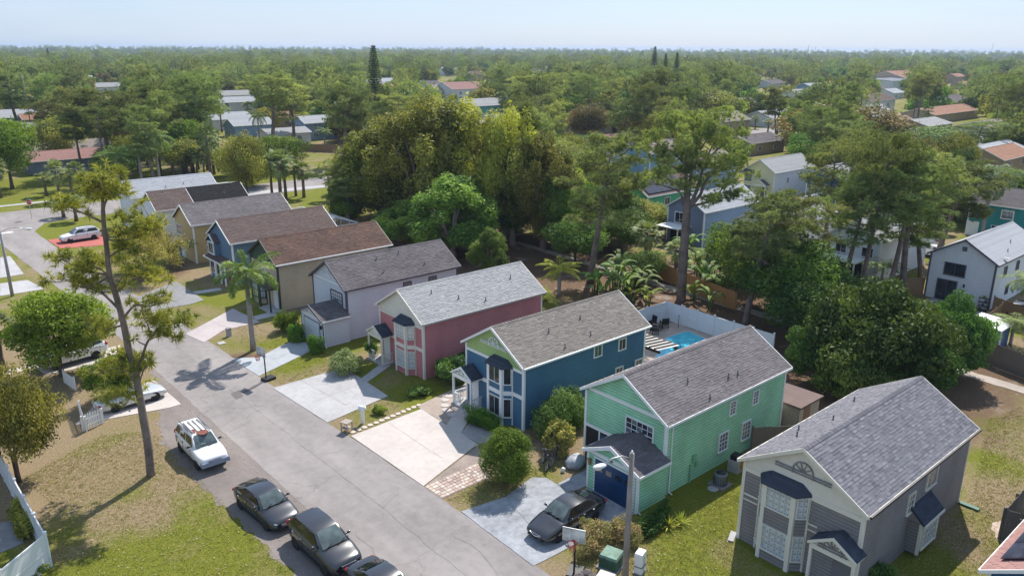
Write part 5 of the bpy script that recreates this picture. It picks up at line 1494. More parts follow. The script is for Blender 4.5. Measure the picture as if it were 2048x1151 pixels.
near_px(2, 1745, 740, 580, 230, 'glossy bush at the back of the huge dark bush')
near_px(2, 1890, 750, 590, 160, 'dark leafy bush beside the weathered fence and drain path')
broad_px(4, 25, 378, 232, 130, 'bright green round tree on the lawn beyond the cross street')
broad_px(0, 1570, 655, 480, 200, 'leafy green tree under the rounded pine')
broad_px(1, 1640, 640, 530, 170, 'dark broadleaf tree beneath the row of pines')
broad_px(3, 1672, 322, 206, 235, 'huge russet-tinged spreading tree above the yellow house')
broad_px(1, 1862, 310, 252, 150, 'dark rounded tree beside the russet-tinged spreading tree')
broad_px(1, 1098, 292, 236, 62, 'small dark round-headed tree near the turquoise house')
broad_px(3, 1178, 276, 206, 100, 'dark reddish tree behind the light blue house')
broad_px(1, 1290, 284, 212, 130, 'dark green spreading tree behind the light blue house roof')
broad_px(4, 1650, 230, 165, 100, 'vivid lime green tree in the middle of the treetops')
broad_px(4, 1240, 260, 210, 60, 'yellow-lime tree beside the dark reddish tree')
broad_px(2, 1340, 262, 195, 120, 'golden olive tree in the treetops past the big pine')
broad_px(2, 1420, 252, 180, 110, 'olive-gold tree by the side street with sabal palms')
broad_px(0, 1990, 165, 118, 60, 'rounded green tree standing above the far treetops')
broad_px(1, 505, 372, 300, 110, 'dark leafy tree behind the straw house roof')
broad_px(0, 470, 352, 292, 90, 'green tree between palms and the black roof house')
broad_px(1, 700, 440, 310, 80, 'dark glossy tree by the bare white-branched tree')
broad_px(0, 1240, 505, 420, 130, 'leafy tree crowding the honey-coloured fence')
broad_px(1, 1150, 530, 430, 120, 'dark leafy tree behind the palm tops')
broad_px(0, 1330, 470, 425, 60, 'small leafy tree against the vivid green house')

broad_px(0, 1135, 505, 350, 130, 'leafy tree filling the gap beside the single-trunk pine')
broad_px(1, 1215, 480, 370, 130, 'dark leafy tree behind the single-trunk pine')
broad_px(2, 1275, 470, 400, 110, 'olive leafy tree beside the vivid green house')
broad_px(0, 1465, 560, 440, 130, 'leafy tree beside the banana plants and honey fence')
broad_px(0, 1500, 610, 470, 150, 'leafy tree rising behind the rounded pine trunk')
broad_px(1, 1600, 690, 560, 150, 'dark leafy tree next to the huge glossy bush')
broad_px(0, 1690, 640, 560, 150, 'green leafy tree around the feet of the pines')
broad_px(1, 1290, 560, 500, 80, 'dark leafy shrub-tree in front of the honey fence')
broad_px(2, 1120, 400, 285, 130, 'olive tree behind the single-trunk pine top')
broad_px(0, 1200, 410, 320, 120, 'leafy tree between the pine and the light blue house')
broad_px(4, 1560, 560, 470, 110, 'bright yellow-green tree beneath the pines')
# shrubs
def shrub(me, x, y, s, label, sz=None, rz=None, name='shrub', cat='shrub', off=0):
    return plant(me, name, label, cat, W(x, y), rz, s, None, sz, ('stem', 'foliage'))
rng_ball = make_ball(101, 1.7, 3.45, 26000, .11, .05, leafmat('topiary_leaves', (0.063, 0.110, 0.017), (0.200, 0.278, 0.037), .25, .5, 0))
b = plant(rng_ball, 'topiary_tree', 'ball-shaped clipped green tree beside the grey concrete driveway', 'tree', W(1012, 965), .4, 1.0, None, None, ('trunk', 'crown'))
HED = make_shrub(102, .6, 1.7, 1.25, 12000, .08, .045, leafmat('hedge_leaves', (0.056, 0.142, 0.023), (0.209, 0.360, 0.048), .2, .4, 0), nl=30, box=True)
shrub(HED, 963, 852, 1.0, 'low clipped hedge under the blue house bay window', None, .25, 'hedge', 'hedge')
BUSHB = make_shrub(103, .62, .62, 1.75, 7000, .08, .05, MATS['hedge_leaves'], nl=26, box=True)
shrub(BUSHB, 633, 705, 1.0, 'boxy clipped bush at the near side of the pale garage door', None, 0, 'bush', 'bush')
shrub(BUSHB, 594, 683, 1.05, 'boxy clipped bush at the far side of the pale garage door', None, .5, 'bush', 'bush')
BUSHR = make_shrub(104, 1.15, 1.15, 1.9, 9000, .12, .07, L_bright, nl=20)
shrub(BUSHR, 577, 662, 1.0, 'rounded bright bush in front of the tan house', None, 1, 'bush', 'bush')
HIB = make_shrub(105, 1.35, 1.35, 1.9, 10000, .13, .08, leafmat('flowering_bush_leaves', (0.095, 0.170, 0.048), (0.492, 0.511, 0.265), .25, .4, 0), nl=20)
shrub(HIB, 692, 742, .95, 'loose flowering bush beside the pale concrete driveway', None, 1, 'bush', 'bush')
JUN = make_shrub(106, 1.4, 1.4, 1.9, 9000, .3, .09, L_dark, nl=22)
shrub(JUN, 905, 762, 1.05, 'dark strappy bush against the rose house side wall', None, 1, 'bush', 'bush')
shrub(JUN, 940, 735, .9, 'dark strappy bush in the gap between rose and blue houses', None, 2, 'bush', 'bush')
shrub(make_shrub(107, .8, .8, .55, 2500, .25, .06, L_dark, nl=12), 835, 790, 1.2, 'low strappy ground plants at the corner of the rose house', None, 2, 'ground_plant', 'plant')
OLE = make_shrub(108, 1.5, 1.5, 2.9, 13000, .16, .06, L_flower, nl=24)
shrub(OLE, 1108, 868, 1.05, 'glossy tall shrub against the blue house side wall', None, 1)
shrub(OLE, 1145, 850, .85, 'glossy shrub beside the corner of the mint green house', None, 3)
CRO = make_shrub(109, 1.0, 1.0, 2.5, 3400, .28, .11, L_yel, nl=26, lobe=(.22, .42))
shrub(CRO, 1120, 905, 1.0, 'yellow-leaved croton shrub by the leaning bicycles', None, 2)
shrub(SHRUB[0], 760, 826, .5, 'small green bush beside the mailbox post', None, 1, 'bush', 'bush')
shrub(SHRUB[1], 745, 715, .55, 'potted climbing shrub by the rose house porch post', 1.0, 1)
ROSE = make_shrub(110, 1.0, 1.0, 1.6, 2600, .12, .06, leafmat('reddish_garden_leaves', (0.146, 0.180, 0.048), (0.553, 0.391, 0.212), .25, .5, 0), nl=22, lobe=(.25, .4))
for i, (x, y, s) in enumerate(((1190, 1085, .95), (1235, 1075, .85), (1170, 1110, .75), (1262, 1085, .7))):
    shrub(ROSE, x, y, s, ['airy red-tipped shrub beside the black sedan door', 'airy red-tipped shrub next to the wooden lamp post', 'low airy shrub beside the basketball hoop pole', 'airy shrub touching the green transformer box'][i], None, i)
YUC = make_feather(111, .15, .05, 22, .75, (1.3, .1), .5, 2, .1, .04, L_sabal)
def make_spiky(seed, n=34, L=.8, leaf=None):
    rng = np.random.default_rng(seed); V = []; t = []
    for i in range(n):
        az = i*2.4; el = rng.uniform(.25, 1.4)
        d = np.array([math.cos(az)*math.cos(el), math.sin(az)*math.cos(el), math.sin(el)]); w = np.array([-math.sin(az), math.cos(az), 0])*.03
        l = L*rng.uniform(.7, 1.1); V += [np.zeros(3)-w, d*l*.55-w*1.2, d*l-np.array([0, 0, l*.12]), d*l*.55+w*1.2]; t += [np.clip(rng.normal(.5, .2), 0, 1)]*4
    return (MB().tube([(0, 0, -.05), (0, 0, .12)], .05, 6).mesh('stem', M_bark), quads_mesh('leaves', np.array(V), np.array(t), leaf or L_areca))
SPK = make_spiky(1)
for (x, y, s, l) in ((1337, 1052, 1.1, 'spiky agave-like plant by the mint green garage wall'), (1362, 1045, 1.0, 'spiky plant nearest the white downspout of the green house'), (1296, 1048, .9, 'spiky plant behind the wooden lamp post')):
    plant(SPK, 'spiky_plant', l, 'plant', W(x, y), None, s, None, None, ('stem', 'leaves'))
shrub(make_shrub(112, 1.8, .5, .7, 4200, .18, .07, L_dark, nl=24, box=True), 1310, 1050, 1.0, 'dark low planting along the mint green garage wall', None, .2, 'ground_plant', 'plant')
shrub(make_shrub(113, .5, 1.9, 1.0, 6000, .12, .07, L_olive, nl=26, box=True), 45, 1050, 1.0, 'clipped hedge inside the white vinyl fence', None, .0, 'hedge', 'hedge')
shrub(SHRUB[0], 60, 1145, .9, 'rounded bush at the foot of the turquoise-shaded fence corner', .6, 1, 'bush', 'bush')
shrub(SHRUB[1], 1760, 1160, .8, 'dark bush beside the grey house porch', .7, 1, 'bush', 'bush')
# palms
FOX = make_feather(120, 7.0, .19, 13, 3.1, (1.15, -.75), 1.35, 44, .62, .07, leafmat('foxtail_fronds', (0.095, 0.161, 0.048), (0.322, 0.406, 0.113), .25, .4, 0), M_palmtrunk, 1, 0, True, .3)
p = W(507, 700); plant(FOX, 'foxtail_palm', 'tall foxtail palm on the grass beside the street', 'palm', p, 1.2, 1.12, None, height_at(p, 545)/7.0)
for (x, y, s, i, l) in ((1010, 655, 1.25, 0, 'areca palm clump between the rose and blue houses'), (1055, 640, 1.0, 1, 'smaller areca palm clump behind the blue house roof'), (985, 660, .9, 1, 'yellowing areca palm clump against the rose house wall'), (1075, 620, 1.0, 0, 'areca clump at the rear of the rose house')):
    plant(ARECA[i], 'areca_palm', l, 'palm', W(x, y), None, s)
p = W(1118, 590); plant(make_feather(121, 2.6, .2, 22, 2.6, (1.3, -.1), 1.3, 34, .5, .06, L_areca), 'date_palm', 'yellow-green arching palm behind the blue house ridge', 'palm', p, 1, 1)
QUEEN = make_feather(122, 9.0, .22, 30, 3.6, (1.2, -1.1), 1.7, 44, .9, .07, L_silver, M_palmtrunk, 1, 0, True, .8)
p = W(1962, 480); plant(QUEEN, 'queen_palm', 'large silvery drooping palm in front of the teal house', 'palm', p, 1, 1.05, None, height_at(p, 355)/9.0)
for i, (x, y, top, l) in enumerate(((93, 392, 345, 'sabal palm nearest the bright green round tree'), (121, 402, 330, 'sabal palm in the group on the cross street lawn'), (146, 398, 340, 'sabal palm in the group on the cross street lawn'), (160, 402, 330, 'sabal palm in the group on the cross street lawn'), (128, 434, 395, 'short sabal palm on the corner lawn by the stop sign'), (153, 442, 405, 'second short sabal palm on the corner lawn'),
                                    (545, 400, 318, 'sabal palm in the cluster by the screened pool cage'), (572, 398, 312, 'sabal palm in the cluster by the screened pool cage'), (592, 392, 322, 'sabal palm in the cluster by the screened pool cage'), (608, 395, 330, 'sabal palm in the cluster by the screened pool cage'), (1290, 535, 455, 'sabal palm standing over the honey-coloured fence'), (8, 745, 640, 'sabal palm beside the pale house at the street'),
                                    (1350, 565, 490, 'sabal palm leaning on the trunk of the largest pine'), (1560, 262, 225, 'sabal palm along the side street'), (1535, 268, 235, 'sabal palm along the side street'), (1510, 258, 228, 'sabal palm along the side street'), (1600, 240, 210, 'sabal palm along the side street'), (700, 395, 350, 'shaggy low palm by the park path'), (660, 400, 345, 'shaggy low palm by the park path'))):
    p = W(x, y); h = height_at(p, top+8); k = i % 3; th = (5.0, 4.2, 6.2)[k]
    g = {'sabal palm in the group on the cross street lawn': 'sabal palms on the cross street lawn', 'sabal palm in the cluster by the screened pool cage': 'sabal palms by the pool cage', 'sabal palm along the side street': 'sabal palms along the side street', 'shaggy low palm by the park path': 'low palms by the park path'}.get(l)
    plant(SABAL[k], 'sabal_palm', l, 'palm', p, None, 1.05+.25*random.random(), g, max(.5, h/th))
for i, (x, y, top, l, s) in enumerate(((285, 372, 300, 'coconut palm with drooping fronds behind the pale roof', 1.5), (320, 368, 275, 'taller coconut palm behind the pale roof', 1.4), (240, 378, 310, 'coconut palm beside the leaning pine', 1.2), (520, 290, 232, 'feather palm in front of the white-roofed houses', 1.0), (650, 300, 262, 'feather palm beside the blue-walled far house', .9), (1410, 560, 505, 'feather palm among banana plants by the honey fence', .8), (1760, 580, 530, 'feather palm against the white house wall', .9), (2020, 690, 640, 'feather palm over the shed by the weathered fence', .8),
                                         (2000, 340, 300, 'feather palm before the green-trimmed house', .8), (2048, 640, 560, 'feather palm beside the light grey house', 1.0), (365, 530, 498, 'short broad palm in the straw house garden bed', .7))):
    p = W(x, y); h = height_at(p, top); k = i % 2
    plant(FEATHER[k], 'feather_palm', l, 'palm', p, None, s, None, max(.35, h/(7.0, 6.0)[k]))
for k in range(16):
    x, y = 345+k*6.2+random.uniform(-6, 6), 352+random.uniform(-14, 6)
    p = W(x, y); plant(SABAL[k % 3], 'sabal_palm', 'sabal palm in the dense grove behind the pale-roofed house', 'palm', p, None, random.uniform(.9, 1.3), 'sabal palms of the dense grove', random.uniform(.9, 1.5))
BL = 'broad-leaved banana plant in the shady strip behind the blue house'
for k, (x, y) in enumerate(((1225, 590), (1245, 600), (1265, 605), (1285, 590), (1235, 575), (1205, 600), (1275, 575), (1255, 585), (1295, 610), (1190, 590))):
    plant(BANANA[k % 3], 'banana_plant', BL, 'plant', W(x, y), None, random.uniform(.8, 1.15), 'banana plants behind the blue house', None, ('stem', 'leaves'))
for k, (x, y) in enumerate(((1395, 560), (1410, 590), (1385, 600), (1425, 565), (1440, 600), (1400, 540), (1420, 620), (1375, 520), (1300, 520), (1240, 545), (1445, 575))):
    plant(BANANA[k % 3], 'banana_plant', 'broad-leaved banana plant beside the honey-coloured fence', 'plant', W(x, y), None, random.uniform(.8, 1.25), 'banana plants by the honey fence', None, ('stem', 'leaves'))
# norfolk island pines
NORF = make_norfolk(130, 25, 3.6)
for (x, y, top, l) in ((755, 290, 88, 'tallest dark spire-shaped conifer above the treetops'), (778, 285, 165, 'shorter dark conifer beside the tallest spire-shaped conifer'), (838, 260, 160, 'dark conifer between the spire and the pink-roofed house'), (1305, 190, 92, 'tallest of three distant spire conifers'), (1327, 195, 106, 'middle of three distant spire conifers'), (1349, 200, 104, 'rightmost-leaning of three distant spire conifers'), (103, 150, 96, 'lone dark conifer on the far skyline')):
    p = W(x, y); h = height_at(p, top)
    plant(NORF, 'norfolk_pine', l.replace('rightmost-leaning', 'slightly broader'), 'tree', p, None, max(.6, h/25), None, h/25)
# willow-like tree with thin yellow foliage and the bare white tree
def make_twiggy(seed, H, Rc, n, leaf, nleaf, bark, spread=1.0):
    rng = np.random.default_rng(seed); mb = MB(); ends = []
    def grow(p, d, L, r, lvl):
        e = p+d*L; m = p.lerp(e, .5)+Vector(rng.normal(0, .06, 3))*L
        mb.tube([p, m, e], [r, r*.8, r*.6], 5 if lvl < 3 else 3, False)
        ends.append((tuple(p.lerp(e, .6)), lvl)); ends.append((tuple(e), lvl))
        if lvl >= 5: return
        for k in range(3 if lvl < 4 else 2):
            dd = (d+Vector(rng.normal(0, .5*spread, 3))+Vector((0, 0, .18))).normalized()
            grow(e, dd, L*rng.uniform(.62, .85), r*.6, lvl+1)
    for k in range(n):
        a = 2*PI*k/n; grow(Vector((math.cos(a)*.15, math.sin(a)*.15, .3)), Vector((math.cos(a)*.5, math.sin(a)*.5, 1)).normalized(), H*.25, .13, 1)
    mb.tube([(0, 0, -.2), (0, 0, .5)], [.26, .2], 8)
    tm = mb.mesh('trunk', bark, True)
    if not nleaf: return (tm, None)
    E = np.array([e for e, l in ends if l >= 3]); i = rng.integers(0, len(E), nleaf)
    V, t = leaf_quads(E[i]+rng.normal(0, .22, (nleaf, 3)), unit(rng.normal(0, 1, (nleaf, 3))+np.array([0, 0, .4])), .14, .06, np.clip(rng.normal(.5, .22, nleaf), 0, 1), rng)
    return (tm, quads_mesh('crown', V, t, leaf))
WIL = make_twiggy(140, 5.5, 4, 5, L_willow, 22000, M_bark, 1.1)
p = W(295, 548); plant(WIL, 'willow_tree', 'thin twiggy straw-yellow tree in front of the straw house', 'tree', p, 1, 1.5, None, 1.25)
BARE = make_twiggy(141, 7, 4, 4, None, 0, M_twig, 1.1)
for x, y, s, l in ((705, 350, 1.1, 'leafless white-branched tree beside the dense stand'), (60, 225, 1.3, 'leafless grey tree behind the blue gabled cottages')):
    p = W(x, y); r = thing('bare_tree', l, 'tree', (*p, 0), 1); r.scale = (s,)*3; obj('trunk', BARE[0], r)
# ================================================================== vehicles
M_cblack = pm('black_car_paint', (0.014, 0.014, 0.018), 0.22, 0.0, coat=1.0, spec=.6)
M_cgraph = pm('graphite_car_paint', (0.022, 0.023, 0.03), 0.25, 0.0, metal=.3, coat=1.0, spec=.6)
M_cwhite = pm('white_car_paint', (0.72, 0.72, 0.72), 0.3, 0.03, coat=.8)
M_csilver = pm('silver_car_paint', (0.56, 0.57, 0.56), 0.28, 0.03, metal=.35, coat=.8)
M_cglass = glass('car_glass', (0.085, 0.11, 0.11), .04)
M_cglassd = glass('car_glass_dark', (0.012, 0.014, 0.016), .04)
M_tyre = pm('tyre_rubber', (0.018, 0.018, 0.018), 0.85, .1)
M_rim = pm('alloy_rim', (0.55, 0.56, 0.58), 0.3, .04, metal=.7)
M_chrome = pm('chrome', (0.8, 0.8, 0.82), 0.15, 0.0, metal=1.0)
M_lamp = pm('headlight_lens', (0.62, 0.63, 0.6), 0.12, 0.05, coat=.5)
M_tail = pm('tail_light_lens', (0.35, 0.012, 0.015), 0.2, 0.05, coat=.5)
M_bump = pm('grey_bumper_plastic', (0.22, 0.25, 0.32), 0.5, .08)
M_rust = pm('rusted_roof_paint', (0.17, 0.055, 0.04), 0.85, .25, 8)
def loft(rings, closed_ends=True):
    mb = MB(); n = len(rings[0])
    vs = [p for r in rings for p in r]; fs = []
    for i in range(len(rings)-1):
        for k in range(n):
            k2 = (k+1) % n
            fs.append((i*n+k, i*n+k2, (i+1)*n+k2, (i+1)*n+k))
    fs.append(tuple(range(n-1, -1, -1))); fs.append(tuple(range((len(rings)-1)*n, len(rings)*n)))
    return mb.add(vs, fs)
def make_car(label, loc, heading, L, Wd, H, wb, wr, hood, belt, cab, deck, paint, glassm=None, name='car', cat='car', gc=.24, style='sedan', rim=None, nose=.62, bumper=None, group=None, roofrail=False, tail=None, spokes=6, roofm=None, thirdwin=False, seats=True):
    """cab = (windshield base, roof front, roof rear, rear glass base) measured from the front bumper, m; hood=(front z, rear z)"""
    root = thing(name, label, cat, (*loc, 0.015), heading, group)
    X = lambda d: L/2-d
    wheels = (L-wb)*.46
    # body
    st = [(0.0, .70, nose-.12, .40), (.06, .82, nose, gc+.06), (.30, .94, hood[0], gc), (.8, 1.0, hood[0]+(hood[1]-hood[0])*.45, gc), (cab[0]-.15, 1.0, hood[1]-.01, gc), (cab[0]+.25, 1.0, belt, gc), (L*.5, 1.0, belt+.005, gc), (L*.64, 1.0, belt+.02, gc), (min(cab[3], L-.55), .99, belt+.04 if style != 'sedan' else deck, gc), (L-.32, .95, deck, gc+.02), (L-.06, .86, deck-.07, gc+.08), (L, .74, deck-.22, .42)]
    rings = []
    for d, wf, zt, zb in st:
        w = Wd/2*wf; x = X(d); zm = zb+(zt-zb)*.5
        half = [(w*.82, zb), (w*.97, zb+.09), (w, zm), (w*.985, zt-.13), (w*.90, zt-.02), (w*.45, zt+.02)]
        ring = [(x, 0, zb)]+[(x, y, z) for y, z in half]+[(x, 0, zt+.03)]+[(x, -y, z) for y, z in half[::-1]]
        rings.append(ring)
    bm_ = loft(rings)
    bo = bm_.build('body', paint, root, True)
    ss = bo.modifiers.new('s', 'SUBSURF'); ss.levels = 2; ss.render_levels = 2
    cut = MB()
    for d in (wheels, wheels+wb):
        for s in (-1, 1): cut.lathe([(wr+.055, -.3), (wr+.055, .25)], 20, (X(d), s*(Wd/2-.02), wr), 'Y')
    cu = cut.build('cutter', M_black, root)
    bl = bo.modifiers.new('b', 'BOOLEAN'); bl.operation = 'DIFFERENCE'; bl.object = cu; bl.solver = 'EXACT'
    bpy.context.view_layer.update()
    dg = bpy.context.evaluated_depsgraph_get()
    nm = bpy.data.meshes.new_from_object(bo.evaluated_get(dg))
    bo.modifiers.clear(); bo.data = nm
    nm.materials.clear(); nm.materials.append(paint)
    for p in nm.polygons: p.use_smooth = True; p.material_index = 0
    try: nm.set_sharp_from_angle(angle=R(40))
    except Exception: pass
    bpy.data.objects.remove(cu)
    # dark underbody filling the arches
    bx('underbody', M_black, root, (X(wheels+wb/2), 0, gc+.14), (wb+wr*1.6, Wd*.62, .3))
    # cabin
    a, b, c, e = [X(d) for d in cab]
    wbz, wrf = Wd/2*.90, Wd/2*.70
    zr = H
    def sec(x, zt, wtop, zb=None, wbase=None):
        zb = zb if zb is not None else belt-.04; wbase = wbase or wbz
        return [(x, wbase, zb), (x, wtop+(wbase-wtop)*.12, zb+(zt-zb)*.86), (x, wtop, zb+(zt-zb)*.95), (x, wtop*.6, zt), (x, -wtop*.6, zt), (x, -wtop, zb+(zt-zb)*.95), (x, -wtop-(wbase-wtop)*.12, zb+(zt-zb)*.86), (x, -wbase, zb)]
    zbf, zbr = hood[1]-.03, (belt if style != 'sedan' else deck-.03)
    secs = [sec(a, zbf+.03, wbz*.84, zbf, wbz*.93), sec((a+b)/2, (zbf+zr)/2+.05, (wbz+wrf)/2*.93), sec(b, zr-.035, wrf*.96), sec((b+c)/2, zr, wrf), sec(c, zr-.05, wrf*.95), sec((c+e)/2, (zbr+zr)/2+(.04 if style != 'suv' else .0), (wbz+wrf)/2*.92), sec(e, zbr+.03, wbz*.80, zbr-.02, wbz*.9)]
    cabm = loft(secs)
    cb = cabm.build('cabin', paint, root, True)
    try: cb.data.set_sharp_from_angle(angle=R(35))
    except Exception: pass
    def patch(p, q, r, s, k, name, m, out=.012, bulge=0.0):
        p, q, r, s = map(Vector, (p, q, r, s)); mb = MB(); vs = []; fs = []
        n = (q-p).cross(s-p).normalized()
        for i in range(k+1):
            for j in range(k+1):
                u, v = i/k, j/k
                vs.append(p.lerp(q, u).lerp(s.lerp(r, u), v)+n*(out+bulge*4*u*(1-u)))
        for i in range(k):
            for j in range(k): fs.append((i*(k+1)+j, (i+1)*(k+1)+j, (i+1)*(k+1)+j+1, i*(k+1)+j+1))
        mb.add(vs, fs); return mb.build(name, m, root, True)
    g = glassm or M_cglass
    ws = patch((a-.05, -wbz*.82, zbf+.07), (a-.05, wbz*.82, zbf+.07), (b+.03, wrf*.84, zr-.055), (b+.03, -wrf*.84, zr-.055), 4, 'windshield', g, .035, .03)
    rw = patch((e+.06, wbz*.72, zbr+.08), (e+.06, -wbz*.72, zbr+.08), (c-.04, -wrf*.8, zr-.09), (c-.04, wrf*.8, zr-.09), 4, 'rear_window', M_cglassd, .035, .02)
    zl, zt = belt+.06, zr-.13
    def side_pt(x, z, s):
        f = (z-belt+.04)/(zr-belt); y = wbz+(wrf+(wbz-wrf)*.12-wbz)*min(1, f/.86)
        return (x, s*(y+.012), z)
    f0 = lambda z: a+(b-a)*max(0, (z-zbf)/(zr-zbf))-.14
    f1 = lambda z: e+(c-e)*max(0, (z-zbr)/(zr-zbr))+.16
    cuts = [0, .47, 1] if not thirdwin else [0, .38, .72, 1]
    for s in (-1, 1):
        for i in range(len(cuts)-1):
            u0, u1 = cuts[i]+(.018 if i else 0), cuts[i+1]-(.018 if i < len(cuts)-2 else 0)
            q = [side_pt(f0(z)+(f1(z)-f0(z))*u, z, s) for z, u in ((zl, u0), (zl, u1), (zt, u1), (zt, u0))]
            if s > 0: q = [q[1], q[0], q[3], q[2]]
            patch(*q, 3, 'side_window', M_cglassd, .006)
    # wheels
    for d in (wheels, wheels+wb):
        for s in (-1, 1):
            t = MB().lathe([(wr*.62, -.1), (wr*.93, -.105), (wr, -.07), (wr, .07), (wr*.93, .105), (wr*.62, .1)], 22, (0, 0, 0), 'Y')
            w_ = t.build('wheel', M_tyre, root, True, (X(d), s*(Wd/2-.115), wr))
            r_ = MB().lathe([(wr*.64, -.08), (wr*.64, .085), (wr*.56, .09), (wr*.54, .04), (.01, .05)], 22, (0, 0, 0), 'Y')
            for k in range(spokes):
                an = 2*PI*k/spokes; r_.bar((0, .075, 0), (math.cos(an)*wr*.58, .075, math.sin(an)*wr*.58), .07, .04, (0, 1, 0))
            ro = r_.build('rim', rim or M_rim, w_, False)
            if s < 0: ro.rotation_euler = (0, 0, PI)
    # lights, grille, mirrors, handles, plate
    for s in (-1, 1):
        hl = MB().ball((0, 0, 0), (.24, .12, .06), 10, 6); h_ = hl.build('headlight', M_lamp, root, True, (X(.26), s*Wd*.355, hood[0]-.14)); h_.rotation_euler = (0, .2, -s*.5)
        tl = MB().ball((0, 0, 0), (.13, .17, .1 if style == 'sedan' else .17), 10, 6); t_ = tl.build('tail_light', M_tail, root, True, (X(L-.13), s*Wd*.37, deck-.2 if style == 'sedan' else belt-.1)); t_.rotation_euler = (0, 0, s*.4)
        mi = MB().ball((0, 0, 0), (.07, .11, .075), 8, 6); mi.bar((0, -s*.2, -.04), (0, 0, -.03), .04, .04); mi.build('mirror', paint if paint in (M_cblack, M_cgraph) else M_black, root, True, (X(cab[0]+.45), s*(Wd/2+.07), belt+.06))
        for dx in (.48, .74): bx('door_handle', M_chrome if paint is not M_cwhite else M_black, root, (X(cab[0]+(cab[3]-cab[0])*dx+.1), s*(Wd/2-.002), belt-.13), (.17, .03, .03))
        for dx in (.12, .5, .84): bx('door_seam', M_black, root, (X(cab[0]+(cab[3]-cab[0])*dx), s*(Wd/2-.012), belt-.33), (.014, .03, .5))
        bx('sill', M_black, root, (X(wheels+wb/2), s*(Wd/2-.05), gc+.06), (wb-2*wr-.12, .07, .09))
        if roofrail: bx('roof_rail', M_trim_dark if paint is M_cwhite else M_chrome, root, ((b+c)/2, s*wrf*.86, zr+.035), ((b-c)*.94, .05, .05))
    gr = MB().box((X(.02), 0, nose-.16), (.08, Wd*.42, .17)).build('grille', M_trim_dark if paint is not M_cwhite else M_bump, root)
    gt = MB()
    for k in (-1, 1): gt.bar((.05, k*Wd*.2, .07), (.06, 0, -.04), .03, .03)
    gt.build('grille_bar', M_chrome, gr, loc=(X(.02), 0, nose-.16))
    if bumper:
        MB().box((X(.08), 0, gc+.27), (.3, Wd*.93, .28), taper=.96).build('bumper', bumper, root)
    bx('bumper_intake', M_black, root, (X(.04), 0, gc+.16), (.14, Wd*.6, .1))
    bx('licence_plate', M_white, root, (X(L+.015), 0, deck-.32), (.02, .32, .16))
    wp = MB()
    for k in (-1, 1): wp.bar((a+.06, k*.35-.3, zbf+.07), (a-.10, k*.35+.22, zbf+.20), .02, .02)
    wp.build('wiper', M_black, root)
    return root
def heading_px(rear, front):
    a, b = Vector(W(*rear)), Vector(W(*front)); d = b-a
    return math.atan2(d.y, d.x)
ST = -PI/2  # parked facing back down the street
car = make_car('white older SUV with peeling rust-stained roof parked on the gravel', (14.05, 45.5), ST+.0, 4.8, 1.83, 1.78, 2.83, .37, (1.0, 1.12), 1.17, (1.25, 1.95, 4.35, 4.72), 1.12, M_cwhite, None, 'suv', 'car', .32, 'suv', bumper=M_bump, roofrail=True, nose=.92, thirdwin=True, spokes=5)
for k in range(4): bx('roof_rack_slat', pm('peeling_paint', (.30, .26, .25), .8, .35, 12), car, (-.75, -.42+k*.28, 1.80), (1.75, .07, .03))
pr = MB().prism([(.4+.35*math.cos(a)*random.uniform(.8, 1.1), .05+.38*math.sin(a)*random.uniform(.8, 1.1)) for a in np.linspace(0, 6.28, 15)[:-1]], 1.745, 1.788); pr.build('rust_patch', M_rust, car)
pr = MB().prism([(-.1+.3*math.cos(a)*random.uniform(.7, 1.1), -.33+.14*math.sin(a)*random.uniform(.7, 1.1)) for a in np.linspace(0, 6.28, 12)[:-1]], 1.76, 1.79); pr.build('rust_patch', M_rust, car)
bx('dash_card', M_white, car, (.95, -.15, 1.28), (.16, .3, .02), 0, 0, -.6)
make_car('black fastback electric sedan with glass roof parked on the gravel', (14.45, 36.95), ST+.07, 4.7, 1.85, 1.45, 2.87, .34, (.74, .93), .98, (1.25, 2.05, 3.35, 4.45), 1.0, M_cgraph, None, 'car', 'car', .18, 'sedan', M_black, .62)
make_car('black crossover with chrome grille parked behind the electric sedan', (15.1, 31.6), ST+.03, 4.8, 1.88, 1.7, 2.83, .38, (.92, 1.08), 1.14, (1.2, 2.1, 4.1, 4.65), 1.12, M_cblack, None, 'suv', 'car', .25, 'suv', None, .82)
make_car('black sedan with rear spoiler half hidden behind the crossover', (15.6, 26.5), ST+.04, 4.8, 1.82, 1.46, 2.78, .33, (.74, .95), .99, (1.3, 2.1, 3.3, 4.15), 1.03, M_cgraph, None, 'car', 'car', .18, 'sedan', None, .64)
make_car('black sedan with chrome grille parked before the blue garage door', (26.2, 25.45), PI+.04, 4.8, 1.8, 1.47, 2.78, .335, (.72, .95), .99, (1.3, 2.1, 3.3, 4.2), 1.03, M_cblack, None, 'car', 'car', .18, 'sedan', None, .64)
p = W(240, 812); h = heading_px((195, 828), (330, 788))
make_car('silver convertible with white hardtop parked behind the picket fence', W(262, 806), h, 4.73, 1.83, 1.33, 2.72, .34, (.74, .88), .92, (1.75, 2.35, 3.0, 3.45), .9, M_csilver, None, 'car', 'car', .18, 'sedan', M_chrome, .62, spokes=9)
make_car('white pickup-sized SUV in the driveway under the round green tree', W(148, 722), heading_px((215, 706), (92, 740)), 5.0, 1.9, 1.75, 2.95, .38, (1.0, 1.1), 1.16, (1.3, 2.0, 4.3, 4.85), 1.12, M_cwhite, None, 'suv', 'car', .28, 'suv', None, .88, thirdwin=True)
make_car('white SUV on the red painted driveway near the stop sign', W(162, 480), heading_px((196, 476), (124, 487)), 4.8, 1.9, 1.68, 2.85, .36, (.92, 1.05), 1.1, (1.25, 2.05, 4.2, 4.7), 1.08, M_cwhite, None, 'suv', 'car', .22, 'suv', None, .8, roofrail=True)
